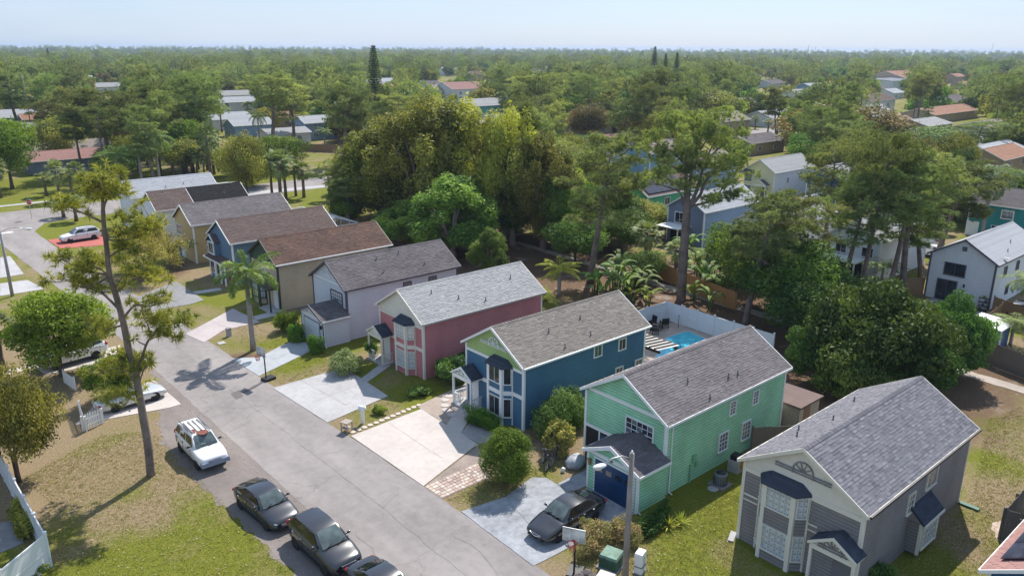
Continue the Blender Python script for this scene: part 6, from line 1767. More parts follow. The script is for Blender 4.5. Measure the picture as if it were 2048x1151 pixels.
make_car('white car beside the light grey house wall', W(1862, 512), 1.4, 4.7, 1.8, 1.5, 2.75, .34, (.8, .95), 1.0, (1.3, 2.1, 3.5, 4.3), 1.0, M_cwhite, None, 'car', 'car', .2, 'sedan', None, .7)
make_car('white SUV parked near the teal house', W(1868, 488), .2, 4.8, 1.85, 1.7, 2.8, .36, (.95, 1.05), 1.1, (1.3, 2.0, 4.2, 4.7), 1.08, M_cwhite, None, 'suv', 'car', .25, 'suv', None, .85)
make_car('dark car in the side yard of the light grey house', W(2040, 632), .1, 4.7, 1.82, 1.5, 2.75, .34, (.8, .95), 1.0, (1.3, 2.1, 3.5, 4.3), 1.0, M_cblack, None, 'car', 'car', .2, 'sedan', None, .7)

# ================================================================== fences and street furniture
def board_fence(name, label, a, b, h, mat, bw=.14, post=None, gap=.008, cat='fence', rail=True, group=None, jit=.03, dogear=False):
    a, b = Vector(a), Vector(b); d = b-a; L = d.length; ang = math.atan2(d.y, d.x)
    root = thing(name, label, cat, (a.x, a.y, 0), ang, group)
    n = int(L/bw)
    mb = MB().box((0, 0, 0), (1, 1, 1)); me = mb.mesh('board', mat)
    for i in range(n):
        hh = h+random.uniform(-jit, jit)
        o = obj('board', me, root, ((i+.5)*bw, random.uniform(-.006, .006), hh/2+.02), 0, (bw-gap, .022, hh))
    for z in (.35, h-.35): bx('rail', mat, root, (L/2, .04, z), (L, .05, .09))
    k = max(1, round(L/2.4))
    for i in range(k+1): bx('post', mat, root, (L*i/k, .07, h/2+.05), (.1, .1, h+.1))
    return root
def panel_fence(name, label, pts, h, mat, capm=None, panel=2.0, cat='fence', rails=True):
    root = thing(name, label, cat, (*pts[0], 0))
    o = Vector(pts[0])
    for a, b in zip(pts[:-1], pts[1:]):
        a, b = Vector(a)-o, Vector(b)-o; d = b-a; L = d.length; ang = math.atan2(d.y, d.x); k = max(1, round(L/panel))
        for i in range(k):
            c = a+d*((i+.5)/k); bx('panel', mat, root, (c.x, c.y, h/2), (L/k-.12, .035, h-.08), ang)
            if rails:
                for z in (.1, h-.06, h*.5): bx('rail', mat, root, (c.x, c.y, z), (L/k-.1, .06, .1), ang)
        for i in range(k+1):
            c = a+d*(i/k)
            pm_ = MB().box((0, 0, h/2+.04), (.125, .125, h+.08)).box((0, 0, h+.1), (.16, .16, .04)).add([(-.07, -.07, h+.12), (.07, -.07, h+.12), (.07, .07, h+.12), (-.07, .07, h+.12), (0, 0, h+.19)], [(0, 1, 4), (1, 2, 4), (2, 3, 4), (3, 0, 4)])
            pm_.build('post', mat, root, loc=(c.x, c.y, 0), rz=ang)
    return root
M_vinyl = pm('white_vinyl', (.72, .73, .76), .35, .04)
panel_fence('vinyl_fence', 'long white vinyl privacy fence along the dry front lawn', [(2.2, 37.6), (4.4, 39.45), (4.25, 46), (4.1, 54)], 1.85, M_vinyl)
panel_fence('pool_fence', 'white vinyl fence enclosing the swimming pool', [(47.2, 42.75), (53.8, 42.85), (56.65, 42.85), (56.5, 37.4), (56.45, 31.5)], 1.85, M_vinyl)
board_fence('wooden_fence', 'honey-coloured board fence beside the drain path', W(1268, 533), W(1355, 572), 1.8, M_wood_new)
board_fence('wooden_fence', 'honey-coloured board fence continuing past the largest pine', W(1372, 580), W(1470, 620), 1.8, M_wood_new)
board_fence('wooden_fence', 'weathered grey board fence along the drain path', W(1935, 712), W(2080, 770), 1.9, M_wood_dark, .15)
board_fence('wooden_fence', 'dark weathered board fence joining the mint green house', (40.4, 23.25), (42.9, 21.6), 1.85, M_wood_dark, .16)
board_fence('wooden_fence', 'brown gate fence beside the light grey house', W(1982, 628), W(2050, 655), 1.8, M_wood_mid, .15)
board_fence('wooden_fence', 'brown fence between the white house and the light grey house', W(1790, 590), W(1845, 588), 1.8, M_wood_mid, .15)
board_fence('wooden_fence', 'brown fence running back from the shed to the patio', W(1925, 700), W(2000, 640), 1.7, M_wood_mid, .15)
board_fence('wooden_fence', 'grey board enclosure in the yard corner by the solar roof house', W(2000, 1078), W(2035, 1090), 1.8, M_wood_dark, .16)
board_fence('wooden_fence', 'grey board fence running back from the yard enclosure', W(2000, 1078), W(2048, 1020), 1.8, M_wood_dark, .16)
board_fence('wooden_fence', 'brown fence behind the park lawn', W(560, 300), W(690, 306), 1.8, M_wood_mid, .25)
board_fence('wooden_fence', 'tan fence behind the screened pool cage', W(660, 425), W(700, 440), 1.8, M_wood_mid, .2)
board_fence('wooden_fence', 'brown fence in the shade behind the tan house', W(775, 470), W(850, 490), 1.8, M_wood_mid, .2)
board_fence('wooden_fence', 'dark fence under the dark leafy bushes', W(1590, 730), W(1640, 745), 1.8, M_wood_dark, .2)
def picket(name, label, a, b, h=.95):
    a, b = Vector(a), Vector(b); d = b-a; L = d.length
    root = thing(name, label, 'fence', (a.x, a.y, 0), math.atan2(d.y, d.x))
    n = int(L/.17)
    me = MB().add([(-.05, -.012, 0), (.05, -.012, 0), (.05, -.012, h-.08), (0, -.012, h), (-.05, -.012, h-.08), (-.05, .012, 0), (.05, .012, 0), (.05, .012, h-.08), (0, .012, h), (-.05, .012, h-.08)], [(0, 1, 2, 3, 4), (9, 8, 7, 6, 5), (0, 5, 6, 1), (1, 6, 7, 2), (2, 7, 8, 3), (3, 8, 9, 4), (4, 9, 5, 0)]).mesh('picket', M_white)
    for i in range(n): obj('picket', me, root, ((i+.5)*.17, 0, .05))
    for z in (.3, .75): bx('rail', M_white, root, (L/2, .035, z), (L, .04, .08))
    for x in (0, L): bx('post', M_white, root, (x, .06, .55), (.1, .1, 1.1))
picket('picket_fence', 'white picket fence at the end of the silver convertible driveway', W(168, 862), W(208, 846), 1.15)
picket('picket_fence', 'white picket fence beside the olive-leaved tree', W(160, 830), W(172, 862), 1.15)
picket('picket_fence', 'short white picket fence beyond the round green tree', W(128, 765), W(150, 780), 1.0)
picket('picket_fence', 'white picket railing of the pale house by the street', W(0, 880), W(40, 862), 1.0)

def lamp_post(label, base, h, arm, armdir, mat, r=(.17, .11)):
    root = thing('street_lamp', label, 'street lamp', (*base, 0))
    MB().tube([(0, 0, -.2), (0, 0, h*.5), (0, 0, h)], [r[0], (r[0]+r[1])/2, r[1]], 12).build('pole', mat, root, True)
    d = Vector((math.cos(armdir), math.sin(armdir), 0)); z = h-.12
    pts = [Vector((0, 0, z-.15))+d*.05, Vector((0, 0, z+.12))+d*arm*.35, Vector((0, 0, z+.12))+d*arm*.7, Vector((0, 0, z-.1))+d*arm]
    MB().tube(pts, .035, 7).build('arm', M_metal, root, True)
    e = pts[-1]
    hd = MB().ball((0, 0, 0), (.36, .17, .10), 12, 8); ho = hd.build('lamp_head', pm('lamp_housing', (.62, .63, .64), .45, .05), root, True, tuple(e+d*.2), armdir)
    MB().ball((0, 0, 0), (.22, .13, .11), 10, 7).build('lens', pm('lamp_lens', (.7, .7, .66), .2, .05), ho, True, (.06, 0, -.06))
    MB().lathe([(.05, 0), (.06, .06), (.03, .14)], 8).build('photocell', M_white, root, True, tuple(Vector((0, 0, h))))
    return root
# wooden lamp post by the mint green house; base is just below the frame
pb = (24.9, 19.9)
pole_h = height_at(pb, 905)
# place the base so that the top and shaft line up with the photographed pole
best = None
for i in range(60):
    yy = 1151+i*2
    q = W(1263-(yy-905)*.0525, yy)
    if best is None or abs(height_at(q, 906)-7.2) < best[0]: best = (abs(height_at(q, 906)-7.2), q)
M_pole = pm('weathered_pole_wood', (.27, .235, .21), .9, .25, 4, stretch=(5, 5, .4), bmp=.4)
lamp_post('weathered wooden street lamp post beside the mint green house', best[1], 7.2, 1.5, PI*.92, M_pole)
p = W(25, 592); lamp_post('grey street lamp post near the far end of the street', p, height_at(p, 458), 2.2, AZ-PI/2+.5, pm('concrete_pole', (.33, .32, .32), .85, .1))
for x, y, top, l in ((73, 250, 192, 'utility pole behind the left tile roofs'), (64, 265, 150, 'second utility pole in the far street'), (2010, 190, 126, 'far utility pole with crossarm above the treetops'), (1610, 160, 90, 'distant mast on the skyline'), (1625, 150, 93, 'thin distant mast beside another mast'), (1742, 150, 95, 'distant antenna mast above the far woods'), (1975, 150, 88, 'tall thin mast on the far skyline')):
    q = W(x, y); hh = height_at(q, top); r = thing('utility_pole', l, 'pole', (*q, 0))
    MB().tube([(0, 0, -.2), (0, 0, hh)], [.16, .1], 7).build('pole', M_pole, r, True); bx('crossarm', M_pole, r, (0, 0, hh-.6), (2.0, .1, .12), 1.0)
# stop sign
q = W(64, 438); r = thing('stop_sign', 'red octagonal stop sign with green street name blades at the corner', 'sign', (*q, 0), AZ-PI/2)
bx('post', M_metal, r, (0, 0, 1.45), (.06, .06, 2.9))
oc = [(math.cos(PI/8+k*PI/4)*.42, math.sin(PI/8+k*PI/4)*.42) for k in range(8)]
sg = MB().add([(x, -.045, z+2.55) for x, z in oc]+[(x, -.03, z+2.55) for x, z in oc], [tuple(range(8)), tuple(range(15, 7, -1))]+[(k, k+8, (k+1) % 8+8, (k+1) % 8) for k in range(8)]).build('sign_border', M_white, r)
MB().add([(x*.92, -.05, z*.92+2.55) for x, z in oc], [tuple(range(8))]).build('sign_face', pm('stop_red', (.5, .015, .03), .5, .05), sg)
fc = bpy.data.curves.new('stop', 'FONT'); fc.body = 'STOP'; fc.size = .27; fc.align_x = 'CENTER'; fc.align_y = 'CENTER'; fc.extrude = .002
fo = bpy.data.objects.new('lettering', fc); COL.objects.link(fo); bpy.context.view_layer.update()
fm = bpy.data.meshes.new_from_object(fo.evaluated_get(bpy.context.evaluated_depsgraph_get())); bpy.data.objects.remove(fo); fm.materials.clear(); fm.materials.append(M_white)
lo = obj('lettering', fm, sg, (0, -.056, 2.55)); lo.rotation_euler = (PI/2, 0, 0)
for a, z in ((.5, 3.0), (-.9, 3.14)): bx('street_name_blade', pm('sign_green', (.02, .2, .1), .5, .05), r, (0, 0, z), (.8, .02, .14), a)
# basketball hoops
def hoop(label, base, h, rz, s=1.0):
    r = thing('basketball_hoop', label, 'basketball hoop', (*base, 0), rz)
    MB().tube([(0, .25, 0), (0, .25, h*.7), (0, .1, h*.92)], .05, 8).build('pole', M_black, r, True)
    fr = MB()
    for c, d in (((0, 0, h+.28), (1.12, .03, .03)), ((0, 0, h-.42), (1.12, .03, .03)), ((-.55, 0, h-.07), (.03, .03, .7)), ((.55, 0, h-.07), (.03, .03, .7))): fr.box(c, d)
    bo = fr.build('backboard_frame', M_metal, r)
    bx('backboard', glass('acrylic', (.42, .44, .42), .15), bo, (0, -.005, h-.07), (1.08, .02, .68))
    sq = MB()
    for c, d in (((0, -.02, h-.02), (.45, .006, .025)), ((0, -.02, h-.33), (.45, .006, .025)), ((-.22, -.02, h-.17), (.025, .006, .3)), ((.22, -.02, h-.17), (.025, .006, .3))): sq.box(c, d)
    sq.build('target_square', M_white, bo)
    M_or = pm('hoop_red', (.5, .05, .03), .4, .05)
    ring = [(math.cos(a)*.225, math.sin(a)*.225-.3, h-.33) for a in np.linspace(0, 2*PI, 17)]
    rm = MB().tube(ring, .016, 6, False); rm.box((0, -.05, h-.34), (.14, .12, .06)); ro = rm.build('rim', M_or, r, True)
    nt_ = MB()
    for k in range(12):
        a = 2*PI*k/12
        nt_.tube([(math.cos(a)*.22, math.sin(a)*.22-.3, h-.34), (math.cos(a+.26)*.15, math.sin(a+.26)*.15-.3, h-.55), (math.cos(a)*.12, math.sin(a)*.12-.3, h-.72)], .008, 4, False)
        nt_.tube([(math.cos(a)*.22, math.sin(a)*.22-.3, h-.34), (math.cos(a-.26)*.15, math.sin(a-.26)*.15-.3, h-.55), (math.cos(a)*.12, math.sin(a)*.12-.3, h-.72)], .008, 4, False)
    nt_.build('net', pm('net_cord', (.5, .12, .1), .8, .1), ro)
    bx('base', M_black, r, (0, .45, .1), (.7, .9, .2))
    return r
hoop('portable basketball hoop with clear backboard beside the black sedan', W(1145, 1158), 2.55, -1.05)
hoop('basketball hoop on a black pole beside the pale garage driveway', W(527, 762), 2.5, -1.4)
# mailbox post, stool, curb things
q = W(726, 846); r = thing('mailbox', 'white curved mailbox post beside the small green bush', 'mailbox', (*q, 0), .6)
MB().box((0, 0, .5), (.2, .2, 1.0)).build('post', M_white, r); mbx = MB().box((0, .0, 1.08), (.28, .45, .18)); mbx.tube([(0, -.225, 1.17), (0, .225, 1.17)], .14, 12); mbx.build('box', M_white, r, True)
q = W(694, 862); r = thing('garden_stool', 'small wooden slatted table standing at the road edge', 'table', (*q, 0), .35)
M_tk = pm('grey_teak', (.36, .31, .27), .85, .2, 6)
for k in range(4): bx('slat', M_tk, r, (-.225+k*.15, 0, .72), (.14, .62, .04))
for sx in (-1, 1):
    for sy in (-1, 1): bx('leg', M_tk, r, (sx*.25, sy*.25, .35), (.06, .06, .7))
bx('shelf', M_tk, r, (0, 0, .3), (.5, .5, .04))
q = W(458, 672); r = thing('utility_pedestal', 'short grey utility pedestal on the grass beside the foxtail palm', 'utility box', (*q, 0), .3); bx('body', M_concl, r, (0, 0, .35), (.35, .3, .7)); bx('cap', M_conc, r, (0, 0, .73), (.4, .35, .08))
tag(MB().prism([(-.3, -.3), (.3, -.3), (.3, .3), (-.3, .3)], 0, .05).build('meter_cover', M_concl, None, loc=(*W(443, 686), 0)), 'flat concrete meter cover in the grass by the utility pedestal', 'cover')
# utility boxes near the lamp post
def ubox(name, label, q, s, mat, lidm=None, rz=.1, lid=.12):
    r = thing(name, label, 'utility box', (*q, 0), rz)
    MB().box((0, 0, s[2]/2), s, taper=.97).build('cabinet', mat, r)
    lm = MB().box((0, 0, s[2]+lid/2), (s[0]*1.04, s[1]*1.04, lid), taper=.9); lm.build('lid', lidm or mat, r)
    bx('door_seam', M_black, r, (0, -s[1]/2-.004, s[2]*.5), (.015, .01, s[2]*.8)); bx('pad', M_conc, r, (0, 0, .04), (s[0]*1.2, s[1]*1.2, .08))
    return r
ubox('transformer_box', 'green utility transformer box overgrown by shrubs near the lamp post', W(1222, 1130), (.95, .95, .65), pm('utility_green', (.035, .10, .065), .6, .3, 5), pm('faded_green', (.14, .24, .18), .7, .35, 5), .3)
c_ = ubox('electric_cabinet', 'white upright electric cabinet beside the wooden lamp post', W(1279, 1143), (.55, .4, 1.05), M_white, None, .3); bx('strap', M_trim_dark, c_, (0, -.01, .45), (.57, .43, .05)); bx('conduit', M_metal, c_, (.32, 0, .9), (.1, .15, .35))
ubox('utility_cabinet', 'beige flat-topped utility cabinet below the green transformer', W(1208, 1185), (.9, .8, .85), pm('beige_metal', (.5, .48, .42), .6, .12, 4), None, .35, .06)
for k, (x, y, s) in enumerate(((1160, 1158, .32), (1172, 1152, .36), (1184, 1158, .3))):
    tag(MB().ball((0, 0, s*.4), (s, s*.8, s*.6), 9, 6, .16).build('boulder', pm('dark_rock', (.12, .10, .10), .9, .3, 6), None, True, (*W(x, y), 0)), ['dark boulder touching the hoop base', 'largest dark boulder of the three by the beige cabinet', 'dark boulder beside the beige cabinet'][k], 'rock')
# air conditioner, manhole, hose reel by the green house
def ac_unit(label, q, rz=0, s=(.75, .75, .8)):
    r = thing('air_conditioner', label, 'air conditioner', (*q, 0), rz)
    mb = MB().lathe([(.36, 0), (.40, .04), (.40, s[2]-.1), (.36, s[2])], 18); mb.build('housing', pm('ac_grey', (.16, .18, .20), .6, .12), r, True)
    for k in range(20): bx('louvre', M_black, r, (math.cos(k*PI/10)*.402, math.sin(k*PI/10)*.402, s[2]/2), (.02, .02, s[2]*.75), k*PI/10)
    MB().lathe([(.3, 0), (.3, .03), (.05, .05)], 18).build('fan_grille', M_black, r, True, (0, 0, s[2])); bx('pad', M_conc, r, (0, 0, .03), (1.05, 1.05, .08))
    return r
ac_unit('round grey air conditioner beside the mint green house wall', W(1440, 968))
tag(MB().lathe([(.32, 0), (.32, .04), (.1, .06)], 18).build('manhole_cover', M_concl, None, loc=(*W(1426, 977), 0)), 'round concrete cover in the grass by the air conditioner', 'cover')
q = W(1470, 940); r = thing('hose_reel_box', 'pale storage tank draped with a yellow garden hose', 'hose reel', (*q, 0), .1)
MB().box((0, 0, .4), (.7, .7, .8), taper=.96).build('tank', M_concl, r); bx('lid', M_black, r, (0, 0, .95), (.6, .5, .3))
hs = MB()
for k in range(5): hs.tube([(.1+.03*k+.26*math.cos(a)*.5, -.36-.01*k, .62+.42*math.sin(a)) for a in np.linspace(0, 2*PI, 15)], .02, 5, False)
hs.build('hose', pm('yellow_hose', (.5, .25, .04), .5, .1), r, True)
# enclosure beside the lavender house
r = thing('equipment_enclosure', 'beige board equipment enclosure beside the lavender house wall', 'enclosure', (35.4, 55.6, 0))
for c, d in (((0, -.75, .65), (2.2, .05, 1.3)), ((0, .75, .65), (2.2, .05, 1.3)), ((-1.1, 0, .65), (.05, 1.5, 1.3)), ((1.1, 0, .65), (.05, 1.5, 1.3))): bx('panel', pm('beige_board', (.40, .37, .35), .8, .12), r, c, d)
for sx in (-1, 1):
    for sy in (-1, 1): bx('post', MATS['beige_board'], r, (sx*1.1, sy*.75, .68), (.1, .1, 1.36))
bx('unit', M_concl, r, (0, 0, .5), (1.2, .9, 1.0)); bx('cover', MATS['beige_board'], r, (0, 0, 1.28), (2.15, 1.45, .05))
# bicycles
def bicycle(label, q, rz, lean, col):
    r = thing('bicycle', label, 'bicycle', (*q, 0), rz); r.rotation_euler = (lean, 0, rz)
    for x in (-.52, .52):
        ring = [(math.cos(a)*.33, 0, math.sin(a)*.33) for a in np.linspace(0, 2*PI, 21)]
        w_ = MB().tube(ring, .025, 6, False).build('wheel', M_tyre, r, True, (x, 0, .35)); sp = MB()
        for k in range(10): sp.bar((0, 0, 0), (math.cos(k*PI/5)*.32, 0, math.sin(k*PI/5)*.32), .008)
        sp.tube([(math.cos(a)*.305, 0, math.sin(a)*.305) for a in np.linspace(0, 2*PI, 21)], .014, 4, False); sp.build('rim', M_rim, w_)
    fr = MB()
    for a, b in (((-.52, 0, .35), (-.12, 0, .32)), ((-.12, 0, .32), (-.2, 0, .85)), ((-.52, 0, .35), (-.18, 0, .75)), ((-.12, 0, .32), (.36, 0, .78)), ((-.19, 0, .76), (.36, 0, .82)), ((.36, 0, .85), (.52, 0, .35))): fr.tube([a, b], .02, 6)
    fr.build('frame', col, r, True)
    MB().ball((-.21, 0, .9), (.13, .07, .04), 8, 5).build('saddle', M_black, r, True); MB().tube([(.36, 0, .85), (.36, 0, 1.0)], .015, 6).tube([(.3, -.28, 1.02), (.38, -.1, 1.0), (.38, .1, 1.0), (.3, .28, 1.02)], .015, 6).build('handlebar', M_metal, r, True)
    MB().lathe([(.09, -.01), (.09, .01)], 12, (-.12, -.03, .32), 'Y').build('crank', M_metal, r)
bicycle('dark bicycle leaning under the yellow croton shrub', W(1088, 932), 1.0, .2, pm('dark_blue_frame', (.02, .03, .07), .35, .05))
bicycle('second bicycle partly behind the croton shrub', W(1110, 925), .35, -.15, pm('grey_frame', (.2, .2, .22), .35, .05))
# tarp pile
r = MB()
nb_ = 9
r.ball((0, 0, .25), (.75, .6, .45), 14, 8, .12)
tag(r.build('tarp_pile', pm('grey_tarp', (.36, .38, .41), .6, .12, 3), None, True, (*W(1150, 930), 0), .5), 'crumpled grey tarpaulin heap at the mint green entry corner', 'tarp')
q = W(1126, 943); r = thing('watering_can', 'small white watering jug on the grass beside the tarpaulin', 'jug', (*q, 0)); MB().lathe([(.12, 0), (.13, .2), (.07, .3)], 10).build('body', M_white, r, True); MB().tube([(.1, 0, .22), (.2, 0, .2), (.16, 0, .06)], .02, 5).build('handle', M_white, r)
# pool, deck and pergola behind the blue house
sheet('pool_deck', [(44.2, 31.6), (56.4, 31.6), (56.5, 42.7), (44.2, 42.6)], .035, M_deck, 0, .04)
wm = bpy.data.materials.new('pool_water'); nt, nd, lk, b = nodes_of(wm); b.inputs['Base Color'].default_value = (.02, .42, .55, 1); b.inputs['Roughness'].default_value = .06
n_ = noise(nt, 2.2, 3, .5); lk.new(mixc(nt, (.015, .36, .5), (.04, .5, .6), n_), b.inputs['Base Color']); bump(nt, b, noise(nt, 4, 2, .5), .12, .05)
pool = P((1332, 677), (1368, 665), (1378, 664), (1413, 680), (1374, 706), (1300, 740))
cx_, cy_ = np.mean([p[0] for p in pool]), np.mean([p[1] for p in pool])
struct(MB().prism([(cx_+(x-cx_)*1.08, cy_+(y-cy_)*1.08) for x, y in pool], .0, .075).build('pool_coping', M_concw))
struct(MB().prism(pool, .0, .082).build('pool_water', wm))
r = thing('pergola', 'dark slatted pergola with clear roofing at the back of the blue house', 'pergola', (44.0, 33.9, 0))
M_perg = pm('dark_stained_wood', (.10, .065, .045), .7, .2)
for k in range(9): bx('rafter', M_perg, r, (1.25, .15+k*.5, 2.87), (2.7, .13, .1), 0, 0, .1)
for x in (.2, 2.4): bx('beam', M_perg, r, (x, 2.1, 2.6-.1*(x-1.2)), (.12, 4.5, .16))
for y in (0.1, 4.1): bx('post', M_perg, r, (2.4, y, 1.25), (.12, .12, 2.5))
bx('roof_sheet', pm('clear_roofing', (.62, .63, .62), .3, .15, 2), r, (1.25, 2.1, 2.82), (2.7, 4.5, .02), 0, 0, .1)
def patio_chair(label, q, rz, group=None):
    r = thing('patio_chair', label, 'chair', (*q, .035), rz, group)
    M_wk = pm('black_wicker', (.022, .02, .02), .7, .2, 20)
    bx('seat', M_wk, r, (0, 0, .4), (.65, .62, .1)); bx('backrest', M_wk, r, (0, .3, .7), (.65, .08, .55), 0, -.15)
    for s in (-1, 1):
        bx('armrest', M_wk, r, (s*.33, 0, .62), (.07, .62, .06))
        for y in (-.28, .28): bx('leg', M_wk, r, (s*.3, y, .3), (.06, .06, .6))
    return r
patio_chair('black wicker patio chair facing the pool by the fence corner', W(1328, 655), 2.6)
patio_chair('black wicker patio chair nearest the house roof corner', W(1303, 652), -1.8)
patio_chair('black wicker patio chair beside the pergola', W(1308, 668), 1.0)
r = thing('patio_table', 'low black table between the wicker chairs', 'table', (*W(1316, 660), .035), .3); bx('top', M_black, r, (0, 0, .4), (.7, .7, .04))
for sx in (-1, 1):
    for sy in (-1, 1): bx('leg', M_black, r, (sx*.3, sy*.3, .2), (.04, .04, .4))
r = thing('pool_brush_pole', 'thin dark pole propped against the white pool fence', 'pole', (*W(1356, 656), 0)); MB().tube([(0, 0, .03), (.1, .05, 1.2)], .025, 6).build('pole', M_black, r); MB().box((.1, .05, 1.22), (.12, .06, .05)).build('brush_head', M_metal, r)
# patio things behind the light grey house
q = W(1935, 640); sheet('patio', P((1846, 600), (1868, 596), (1955, 622), (1975, 632), (1935, 655), (1850, 622)), .03, concrete('patio_concrete', (.36, .37, .4), .1), 0, .04)
r = thing('patio_table', 'long pale patio table behind the light grey house', 'table', (*W(1925, 625), .03), -PI/2); bx('top', M_concl, r, (0, 0, .74), (2.0, .8, .05))
for sx in (-1, 1):
    for sy in (-1, 1): bx('leg', M_black, r, (sx*.85, sy*.32, .36), (.06, .06, .72))
patio_chair('dark patio chair beside the long pale table', W(1936, 622), .5)
r = thing('plant_shelf', 'black wire plant stand with a potted fern on top', 'plant stand', (*W(1963, 622), .03), -PI/2)
for z in (.1, .5, .9, 1.3): bx('shelf', M_black, r, (0, 0, z), (.8, .35, .03))
for sx in (-1, 1):
    for sy in (-1, 1): bx('leg', M_black, r, (sx*.38, sy*.16, .7), (.03, .03, 1.4))
for k, z in enumerate((.12, .52, .92)): MB().lathe([(.1, 0), (.14, .22)], 9).build('pot', M_trim_dark, r, True, (-.2+.2*k, 0, z))
f_ = make_spiky(8, 26, .45, L_mid); plant(f_, 'potted_fern', 'fern on top of the black plant stand', 'plant', W(1963, 622), 0, 1.0, None, None, ('pot', 'leaves')).location.z = 1.36
r = thing('garbage_bin', 'dark wheeled garbage bin beside the white picket railing', 'garbage bin', (*W(6, 882), 0), .4); MB().box((0, 0, .55), (.6, .65, 1.0), taper=1.1).build('body', pm('bin_grey', (.05, .055, .06), .5, .1), r); bx('lid', MATS['bin_grey'], r, (0, 0, 1.09), (.68, .74, .08))
for s in (-1, 1): MB().lathe([(.1, -.03), (.1, .03)], 12, (0, 0, 0), 'X').build('wheel', M_tyre, r, True, (s*.3, .3, .1))
# shed with flat dark roof behind the green house
r = thing('garden_shed', 'low shed with flat brown roof behind the mint green house', 'shed', (45.1, 22.8, 0)); b_ = MB()
for a, c in (((0, 0), (2.6, 0)), ((2.6, 0), (2.6, 2.6)), ((2.6, 2.6), (0, 2.6)), ((0, 2.6), (0, 0))): lap_wall(b_, a, c, 0, [(0, 1.9), (1, 1.9)])
b_.build('wall', SD_tan, r); bx('roof', pm('brown_roll_roofing', (.15, .10, .09), .85, .15), r, (1.3, 1.3, 1.97), (3.0, 3.0, .12)); bx('parapet', SH_slate, r, (1.3, 2.75, 2.03), (3.1, .2, .22)); bx('door', M_wood_mid, r, (1.0, -.03, .9), (.8, .05, 1.8))
# shed by the weathered fence
r = thing('garden_shed', 'dark blue open shed with white roof behind the weathered fence', 'shed', (*W(1985, 705), 0), 0)
bx('wall', SD_cobalt, r, (1.6, 1.0, 1.0), (3.0, 2.2, 2.0)); bx('roof', M_white, r, (1.6, 1.0, 2.12), (3.5, 2.8, .12), 0, .06); bx('post', M_white, r, (.05, -.35, 1.0), (.1, .1, 2.0)); bx('post', M_white, r, (3.1, -.35, 1.0), (.1, .1, 2.0)); bx('door', M_trim_dark, r, (1.2, -.13, .95), (.9, .05, 1.9))
# ================================================================== houses behind
SD_bluegrey = siding('blue_grey_siding', (.25, .36, .52), .1)
# second row, backing onto the drain path
root, (wx0, wx1, wy0, wy1, wz) = base_house('light_grey_house', 'light grey two-storey house with dark trim, sliding patio door and pale roof', 83.2, 96.4, 23.85, 30.5, SD_white, M_trim_dark, SH_white, None, None, vents=((.35, .25), (.55, .45)), tabs=False)
window(root, (wx0-.01, 3.9, 3.35), 1.85, 1.15, FR, M_trim_dark, M_glass, 2, 1, True, .1); window(root, (wx0-.01, 4.4, 1.1), 1.75, 2.0, FR, M_trim_dark, M_glass, 2, 1, True, .1)
bx('attic_vent', M_trim_dark, root, (wx0-.03, 3.32, 5.6), (.05, .45, .45)); bx('wall_lantern', M_black, root, (wx0-.1, 2.8, 1.9), (.15, .14, .3))
for x, z in ((3.0, 3.5), (6.5, 3.5), (4.5, 1.3)): window(root, (x, wy0-.01, z), .6, .8, SD, M_trim_dark, M_glass, 2, 2)
MB().lathe([(.02, 0), (.3, .12)], 12).build('satellite_dish', pm('dish_grey', (.3, .3, .3), .5, .1), root, loc=(2.2, .1, 4.9))
root, w_ = base_house('white_house', 'white two-storey house with a covered patio behind the row of pines', 83.4, 96.2, 35.2, 41.8, SD_white, M_white, SH_white, None, None, vents=(), tabs=False)
for y in (1.6, 4.6): window(root, (w_[0]-.01, y, 3.3), 1.2, 1.0, FR, M_white, M_glass, 2, 1)
bx('patio_roof', M_white, root, (-1.1, 3.6, 2.5), (2.8, 4.2, .14)); 
for y in (1.7, 5.5): bx('post', M_white, root, (-2.35, y, 1.22), (.14, .14, 2.44))
bx('patio_opening', MATS['dark_opening'], root, (w_[0]-.02, 3.6, 1.1), (.04, 3.2, 2.1))
root, w_ = base_house('hidden_white_house', 'white two-storey house mostly hidden by pines beside the grey-blue house', 83.0, 95.6, 46.4, 53.0, SD_white, M_white, SH_white, None, None, vents=(), tabs=False)
window(root, (w_[0]-.01, 3.3, 3.3), 1.4, 1.0, FR, M_white, M_glass, 2, 1)
r = thing('shade_awning', 'teal shade awning glimpsed through the pine branches', 'awning', (*W(1535, 500), 0)); bx('canopy', pm('teal_canvas', (.03, .33, .33), .7, .08), r, (0, 0, 2.6), (3.4, 2.6, .05), .3, .25)
for sx in (-1, 1):
    for sy in (-1, 1): bx('post', M_metal, r, (sx*1.5, sy*1.2, 1.25), (.08, .08, 2.5))
root, w_ = base_house('grey_blue_house', 'grey-blue two-storey house with white roof and white patio cover', 82.3, 95.0, 57.2, 63.5, SD_bluegrey, M_white, SH_white, SD_steel, .0, vents=((.4, .4), (.6, .6)), tabs=False)
window(root, (w_[0]-.02, 4.05, 3.35), 1.4, 1.3, FR, M_white, M_glass, 2, 1, casing=.1)
bx('patio_roof', M_white, root, (-1.1, 3.9, 2.45), (3.0, 3.6, .12)); bx('patio_opening', MATS['dark_opening'], root, (w_[0]-.03, 3.9, 1.1), (.04, 3.0, 2.1))
for y in (2.3, 5.5): bx('post', M_white, root, (-2.4, y, 1.2), (.12, .12, 2.4))
